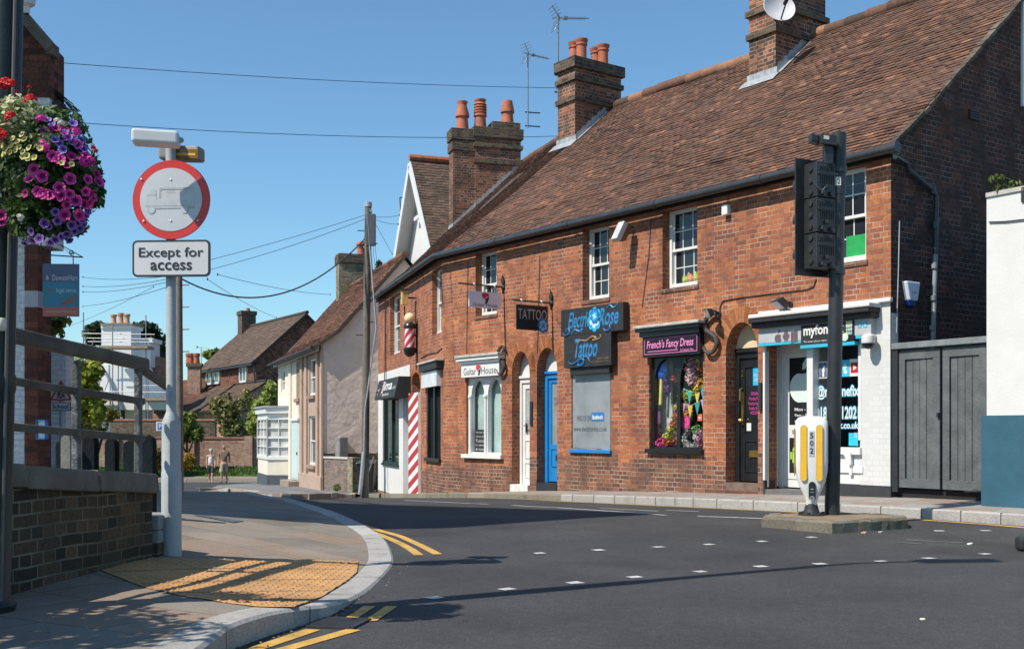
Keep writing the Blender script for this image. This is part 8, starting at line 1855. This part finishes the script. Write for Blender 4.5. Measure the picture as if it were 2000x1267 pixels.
gwall('garden_wall','older ivy grown brick wall left of the walkers beyond the parapet',(196,61.5),(372,61.5),0,-1.3,z60(852,61.5),.3,FARBR,CAPB,[(226,233)])
gwall('garden_wall','tall dark old wall behind the shrubs and the parking sign',(215,66),(420,66),0,-1.2,z60(818,66),.4,brick_mat('dim_old_wall',[(0,(.09,.06,.045)),(.5,(.17,.115,.085)),(1,(.27,.18,.13))],(.2,.17,.14),grime=((.08,.08,.05),.6)),M('tile_coping',(.35,.15,.09),.85,.3,5))
p=at(314,832,50);t=thing('parking_sign','small blue parking sign standing just left of the grey sign post','road sign',(p.x,50,-1.3));mb=MB();mb.box((p.x-.2,49.99,p.z-.2),(p.x+.3,50.01,p.z+.2));fc_=mb.build('plate',M('sign_white',(.7,.7,.7),.4,.05),t);mb=MB();mb.box((p.x-.14,49.98,p.z-.15),(p.x+.26,49.989,p.z+.15));mb.build('blue_field',M('parking_blue',(.01,.10,.42),.4,.05),fc_);text('P',V((p.x-.02,49.978,p.z)),V((1,0,0)),UP,V((0,-1,0)),.12,.2,WHITE,parent=fc_,bold=.03);mb=MB();mb.tube([V((p.x+.05,50.04,-1.5)),V((p.x+.05,50.04,p.z+.1))],.03,8);mb.build('post',GREYP,t,smooth=True)
def tree(name,lab,cat,blobs,size,mat,base,h,r=.12,n=4,group=None,asp=.6):
 base=V(base);t=thing(name,lab,cat,base,group)
 mb=MB();leaves(mb,blobs,size,asp=asp);mb.build('crown',mat,t,fix=False)
 mb=MB();tp_=base+UP*h;mb.tube([base-UP*.3,base.lerp(tp_,.5)+V((.1*r,.2*r,0)),tp_],[r,r*.75,r*.4],9)
 for k in range(n):c=V(blobs[k%len(blobs)][0]);s_=base.lerp(tp_,.35+.5*k/n);mb.tube([s_,s_.lerp(c,.55)+UP*.1,c],[r*.5,r*.3,r*.12],7)
 mb.build('trunk',M('bark',(.07,.055,.04),.9,.3,9,.3,40),t);return t
GRN=attr_mat('mid_green_leaf',[(0,(.05,.08,.015)),(.45,(.13,.17,.03)),(.8,(.23,.26,.05)),(1,(.32,.33,.09))],.7,4,0,.3)
LIMEL=attr_mat('lime_leaf',[(0,(.12,.15,.015)),(.45,(.28,.31,.03)),(.8,(.42,.42,.06)),(1,(.52,.50,.10))],.7,4,0,.35)
DKL=attr_mat('dark_evergreen_leaf',[(0,(.008,.018,.008)),(.5,(.022,.042,.016)),(1,(.055,.085,.03))],.7,4,0,.2)
OLV=attr_mat('olive_leaf',[(0,(.06,.065,.02)),(.5,(.16,.16,.045)),(1,(.32,.29,.10))],.75,4,0,.25)
GOLD=attr_mat('golden_flower',[(0,(.06,.06,.012)),(.35,(.22,.13,.02)),(.7,(.5,.28,.02)),(1,(.62,.38,.04))],.7,4,0,.25)
B_=lambda px,py,Y,rx,ry,rz,n:(at(px,py,Y),(rx*Y/F,ry,rz*Y/F),n)
tree('ornamental_tree','bright yellow green tree between the white wall and the scaffolding','tree',[B_(162,730,55,30,1.0,38,900),B_(145,775,55,22,.8,40,600),B_(185,725,55,18,.8,22,350),B_(150,810,55,26,.8,25,500),B_(172,770,55,24,.8,40,700),B_(190,800,55,14,.8,26,300)],.16,LIMEL,(at(160,900,55).x,55,-1.4),2.6)
tree('shrub','dull green shrubs beneath the yellow green tree','shrub',[B_(180,830,57,32,.8,22,500),B_(215,810,58,18,.8,14,250)],.13,OLV,(at(185,880,57).x,57,-1.3),1.2)
tree('evergreen_tree','dark evergreen tree rising left of the white chimney','tree',[B_(183,655,95,16,1.5,20,500),B_(196,640,95,12,1.5,12,300)],.3,DKL,(at(190,860,95).x,95,-2),8)
tree('evergreen_tree','tall dark evergreen tree right of the scaffolded house','tree',[B_(300,690,98,26,2,48,1300),B_(268,650,98,12,2,16,300),B_(318,715,98,14,2,40,600),B_(285,640,98,20,2,10,300)],.3,DKL,(at(300,860,98).x,98,-2),9)
tree('flowering_tree','loose tree with a few magenta flowers beside the white and brick house','tree',[B_(93,632,19,14,.4,22,220),B_(112,625,19,20,.4,12,160),B_(105,645,19,14,.4,16,120)],.07,GRN,(at(88,900,19).x,19,-.1),2.2,.06)
tree('shrub','dark olive bush behind the wall above the two walkers','shrub',[B_(440,800,63.5,30,.9,34,480),B_(458,835,63.5,32,.9,25,420),B_(478,785,63.5,18,.8,28,200),B_(425,790,63.5,14,.7,16,110),B_(500,800,63.5,12,.7,20,90)],.13,OLV,(at(450,870,63.5).x,63.5,-.9),1.8)
tree('shrub','bright leafy laurel growing against the cream bay window house','shrub',[B_(515,800,56,24,.8,30,800),B_(500,825,56,18,.8,24,500),B_(530,770,56,12,.8,26,350),B_(525,835,56,18,.8,15,300)],.15,attr_mat('laurel_leaf',[(0,(.08,.12,.018)),(.5,(.22,.28,.045)),(1,(.42,.44,.12))],.5,4,0,.3),(at(516,880,56).x,56.6,-1.0),2.2)
tree('shrub','light green shrub close behind the grey sign post','shrub',[B_(366,830,58.5,18,.8,32,600),B_(385,845,58.5,14,.7,18,250),B_(345,850,58.5,22,.8,20,400)],.13,GRN,(at(365,890,58.5).x,58.5,-1.1),1.5)
tree('flowering_shrub','golden orange flowering bush on the verge right of the sign post','shrub',[B_(366,900,57.5,16,.5,18,650)],.09,GOLD,(at(366,915,57.5).x,57.6,-1.2),.8,.05)
tree('flowering_shrub','rusty orange flowering bush on the verge left of the sign post','shrub',[B_(306,895,57.5,16,.5,22,450)],.09,GOLD,(at(306,915,57.5).x,57.6,-1.2),.8,.05)
tree('distant_tree','small distant tree crown peeping above the brown house roof','tree',[B_(412,693,120,14,2,8,200),B_(424,690,120,8,2,8,120)],.35,GRN,(at(414,860,120).x,120,-3),9)
tree('distant_tree','dark tree top beside the telegraph pole above the beige roof','tree',[B_(741,518,52,5,.5,8,130),B_(748,528,52,4,.5,5,60)],.14,DKL,(at(745,860,52).x,52,-1.2),8,.1)
p=at(632,955,33.9);t=thing('weed','small green weed at the foot of the low pink wall','plant',(at(659,955,32.8).x,32.8,-.72));mb=MB();leaves(mb,[(t.location+V((0,-.1,.1)),(.12,.1,.12),60)],.05);mb.build('foliage',WEED,t,fix=False);mb=MB();mb.tube([t.location,t.location+V((0,-.1,.2))],.01,5);mb.build('stem',WEED,t)
def skin(name,joints,bones,mat,parent,root=0,sub=2):
 """one continuous body: joints (point, radius x, radius y)"""
 off=wloc(parent);me=bpy.data.meshes.new(name);me.from_pydata([V(j[0])-off for j in joints],bones,[])
 o=bpy.data.objects.new(name,me);COL.objects.link(o);o.parent=parent
 bm=bmesh.new();bm.from_mesh(me);L=bm.verts.layers.skin.verify();bm.verts.ensure_lookup_table()
 for v,j in zip(bm.verts,joints):v[L].radius=(j[1],j[2]if len(j)>2 else j[1])
 bm.verts[root][L].use_root=True;bm.to_mesh(me);bm.free()
 me.materials.append(mat);m=o.modifiers.new('Skin','SKIN');m.use_smooth_shade=True;s_=o.modifiers.new('Sub','SUBSURF');s_.levels=sub;s_.render_levels=sub
 return o
def person(label,base,hgt,face,skinm,parts,stride,hair,female=False,head_turn=0.0,arm_sw=(.1,-.1)):
 t=thing('person',label,'person',base);k=hgt/1.75;f=V((math.sin(face),-math.cos(face),0));s_=V((f.y,-f.x,0))*-1
 P=lambda a,b,c:V(base)+s_*(a*k)+f*(b*k)+UP*(c*k)
 sw=.19 if not female else .165;hw_=.10;J=[];Bn=[]
 def add(p,r,r2=None,par=None):J.append((P(*p),r*k,(r2 or r)*k));i=len(J)-1;(Bn.append((par,i))if par is not None else None);return i
 pel=add((0,0,.95),.125,.10);wst=add((0,.01,1.10),.115,.09,pel);chs=add((0,.01,1.32),.135,.10,wst);nk=add((0,.0,1.49),.055,.055,chs)
 hf=head_turn;jaw=add((math.sin(hf)*.02,.015,1.56),.065,.07,nk);hd=add((math.sin(hf)*.01,.01,1.65),.083,.095,jaw);cr=add((0,-.005,1.72),.05,.055,hd)
 hands=[]
 for q,asw in zip((-1,1),arm_sw):
  sh=add((q*sw,0,1.42),.055,.055,chs);el=add((q*(sw+.055),-.02+asw*.4,1.14),.042,.042,sh);wr=add((q*(sw+.06),.06+asw,.90),.028,.028,el);hn=add((q*(sw+.055),.075+asw,.83),.033,.022,wr)
  for d in(-.024,-.008,.008,.024):
   kn=add((q*(sw+.05),.08+asw+d,.775),.0095,None,hn);add((q*(sw+.04),.085+asw+d*.9,.735+abs(d)*.4),.0085,None,kn)
  th=add((q*(sw+.03),.105+asw,.81),.011,None,hn);add((q*(sw+.025),.12+asw,.775),.0095,None,th)
  st=stride*q;kn=add((q*hw_*.95,.06+st*.45,.50),.062,None,add((q*hw_,0+st*.1,.86),.09,None,pel));an=add((q*hw_*.9,-.02+st,.09),.04,None,add((q*hw_*.92,-.01+st*.75,.30),.055,None,kn));toe=add((q*hw_*.95,.12+st,.035),.035,None,add((q*hw_*.9,.0+st,.04),.04,None,an))
 b=skin('body',J,Bn,skinm,t)
 for nm,fn,m_ in parts:fn(P,k,t,nm,m_,stride,sw,hw_,arm_sw)
 mb=MB();ft=lambda a,b,c:P(a*math.cos(hf)+b*math.sin(hf),b*math.cos(hf)-a*math.sin(hf),c)
 for q in(-1,1):mb.lathe(ft(q*.03,.088,1.655),[(.009*k,0),(.006*k,.008)],8,axis=f)
 mb.build('eyes',INK,b)
 mb=MB();mb.hexa([ft(-.013,.085,1.615),ft(.013,.085,1.615),ft(.013,.12,1.612),ft(-.013,.12,1.612)],[ft(-.006,.085,1.66),ft(.006,.085,1.66),ft(.004,.095,1.66),ft(-.004,.095,1.66)]);mb.build('nose',skinm,b)
 mb=MB();mb.obox(ft(0,.082,1.583),s_,f,UP,.022*k,.006,.005*k);mb.build('mouth',M('lips',(.35,.12,.1),.6),b)
 mb=MB()
 for q in(-1,1):mb.lathe(ft(q*.083,-.005,1.635),[(.02*k,-.01),(.026*k,0),(.02*k,.01)],8,axis=f)
 mb.build('ears',skinm,b)
 hair(P,k,t,ft)
 return t
def trousers(length):
 def fn(P,k,t,nm,m_,st,sw,hw_,arm):
  J=[(P(0,0,.98),.15*k,.125*k),(P(0,0,.88),.145*k,.125*k)];Bn=[(0,1)]
  for q in(-1,1):
   s2=st*q;i=len(J);J+=[(P(q*hw_,s2*.15,.80),.11*k),(P(q*hw_*.97,.05+s2*.42,.55),.098*k),(P(q*hw_*.95,.04+s2*.52,length),.095*k)];Bn+=[(1,i),(i,i+1),(i+1,i+2)]
  skin(nm,J,Bn,m_,t)
 return fn
def shirt(sl):
 def fn(P,k,t,nm,m_,st,sw,hw_,arm):
  J=[(P(0,0,.93),.148*k,.125*k),(P(0,.01,1.1),.142*k,.12*k),(P(0,.01,1.32),.155*k,.122*k),(P(0,0,1.43),.09*k,.085*k)];Bn=[(0,1),(1,2),(2,3)]
  if sl:
   for q,a in zip((-1,1),arm):i=len(J);J+=[(P(q*sw,0,1.41),.075*k),(P(q*(sw+.045),-.015+a*.3,1.20),.07*k)];Bn+=[(2,i),(i,i+1)]
  skin(nm,J,Bn,m_,t)
 return fn
def shoes(P,k,t,nm,m_,st,sw,hw_,arm):
 for q in(-1,1):s2=st*q;skin('shoe',[(P(q*hw_*.9,-.05+s2,.045),.045*k,.04*k),(P(q*hw_*.92,.05+s2,.04),.048*k,.04*k),(P(q*hw_*.95,.14+s2,.035),.042*k,.034*k)],[(0,1),(1,2)],m_,t)
SKN=M('skin_tone',(.52,.30,.20),.6,.08,9);SKT=M('tanned_skin',(.42,.22,.14),.6,.08,9)
def cap_hair(P,k,t,ft):
 mb=MB();mb.lathe(P(0,-.0,1.665),[(.10*k,0),(.104*k,.03*k),(.085*k,.085*k),(.04*k,.108*k)],18);mb.build('sun_cap',M('cap_pale_green',(.42,.45,.36),.8,.1,8),t,smooth=True)
 mb=MB();mb.hexa([ft(-.06,.08,1.665),ft(.06,.08,1.665),ft(.05,.16,1.655),ft(-.05,.16,1.655)],[ft(-.06,.08,1.675),ft(.06,.08,1.675),ft(.05,.16,1.663),ft(-.05,.16,1.663)]);mb.build('peak',_m['cap_pale_green'],t);mb=MB();leaves(mb,[(P(0,-.06,1.6),(.075,.05,.07),70)],.025);mb.build('hair',M('brown_hair',(.10,.06,.035),.8),t,fix=False)
def bald_hair(P,k,t,ft):
 mb=MB()
 for q in(-1,1):leaves(mb,[(P(q*.06,-.045,1.625),(.03,.04,.04),60)],.012)
 mb.build('hair',M('grey_hair',(.3,.27,.24),.8),t,fix=False)
w_=at(412,943,54.2);w_.z=Zr(0,54.2)
person('woman in a pale cap, white vest and dark green shorts walking along the road',w_,1.62,R(8),SKN,[('vest',shirt(False),M('white_vest',(.68,.66,.68),.8,.08,9)),('shorts',trousers(.52),M('dark_green_shorts',(.018,.035,.033),.8,.15,9)),('shoes',shoes,M('tan_sandals',(.4,.27,.17),.7,.1))],.2,cap_hair,True,.25,(-.06,.08))
m_p=at(437.5,944,53.9);m_p.z=Zr(0,53.9)
person('bald man in a brown T-shirt and beige shorts walking beside the woman',m_p,1.82,R(6),SKT,[('tshirt',shirt(True),M('brown_tshirt',(.20,.13,.09),.85,.12,9)),('shorts',trousers(.44),M('beige_shorts',(.46,.33,.24),.85,.1,9)),('shoes',shoes,M('dark_shoes',(.05,.035,.03),.7,.1))],-.19,bald_hair,False,-.4,(.09,-.05))
AZ,EL=R(32),R(50)
w=bpy.data.worlds.new('World');sc.world=w;w.use_nodes=True;nt=w.node_tree;nt.nodes.clear()
out=nt.nodes.new('ShaderNodeOutputWorld');bg=nt.nodes.new('ShaderNodeBackground');sky=nt.nodes.new('ShaderNodeTexSky')
sky.sky_type='NISHITA';sky.sun_disc=False;sky.sun_elevation=EL
tosun=V((-math.cos(AZ),-math.sin(AZ),0))
sky.sun_rotation=math.atan2(tosun.x,tosun.y);sky.altitude=50;sky.air_density=1.0;sky.dust_density=.4;sky.ozone_density=1.2
nt.links.new(mixc(nt,1.0,sky.outputs[0],(.75,1.04,1.15),'MULTIPLY'),bg.inputs[0]);bg.inputs[1].default_value=.11;nt.links.new(bg.outputs[0],out.inputs[0])
sl=bpy.data.lights.new('sun','SUN');sl.energy=4.9;sl.angle=R(.5);sl.color=(1,.92,.80);so=bpy.data.objects.new('sun',sl);COL.objects.link(so)
d=V((math.cos(AZ)*math.cos(EL),math.sin(AZ)*math.cos(EL),-math.sin(EL)));so.rotation_euler=d.to_track_quat('-Z','Y').to_euler();so.location=(-20,-15,30)
cam=bpy.data.cameras.new('camera');co=bpy.data.objects.new('camera',cam);COL.objects.link(co)
co.location=(0,0,H);co.rotation_euler=(R(90),0,0);cam.sensor_width=36;cam.sensor_fit='HORIZONTAL';cam.lens=F/2000*36;cam.shift_y=(HY-633.5)/2000;cam.clip_end=6000;cam.clip_start=.05
sc.camera=co
sc.view_settings.view_transform='Standard';sc.view_settings.look='None';sc.view_settings.exposure=0.33;sc.view_settings.gamma=1.0
sc.cycles.use_denoising=True;sc.cycles.max_bounces=8;sc.cycles.transparent_max_bounces=12
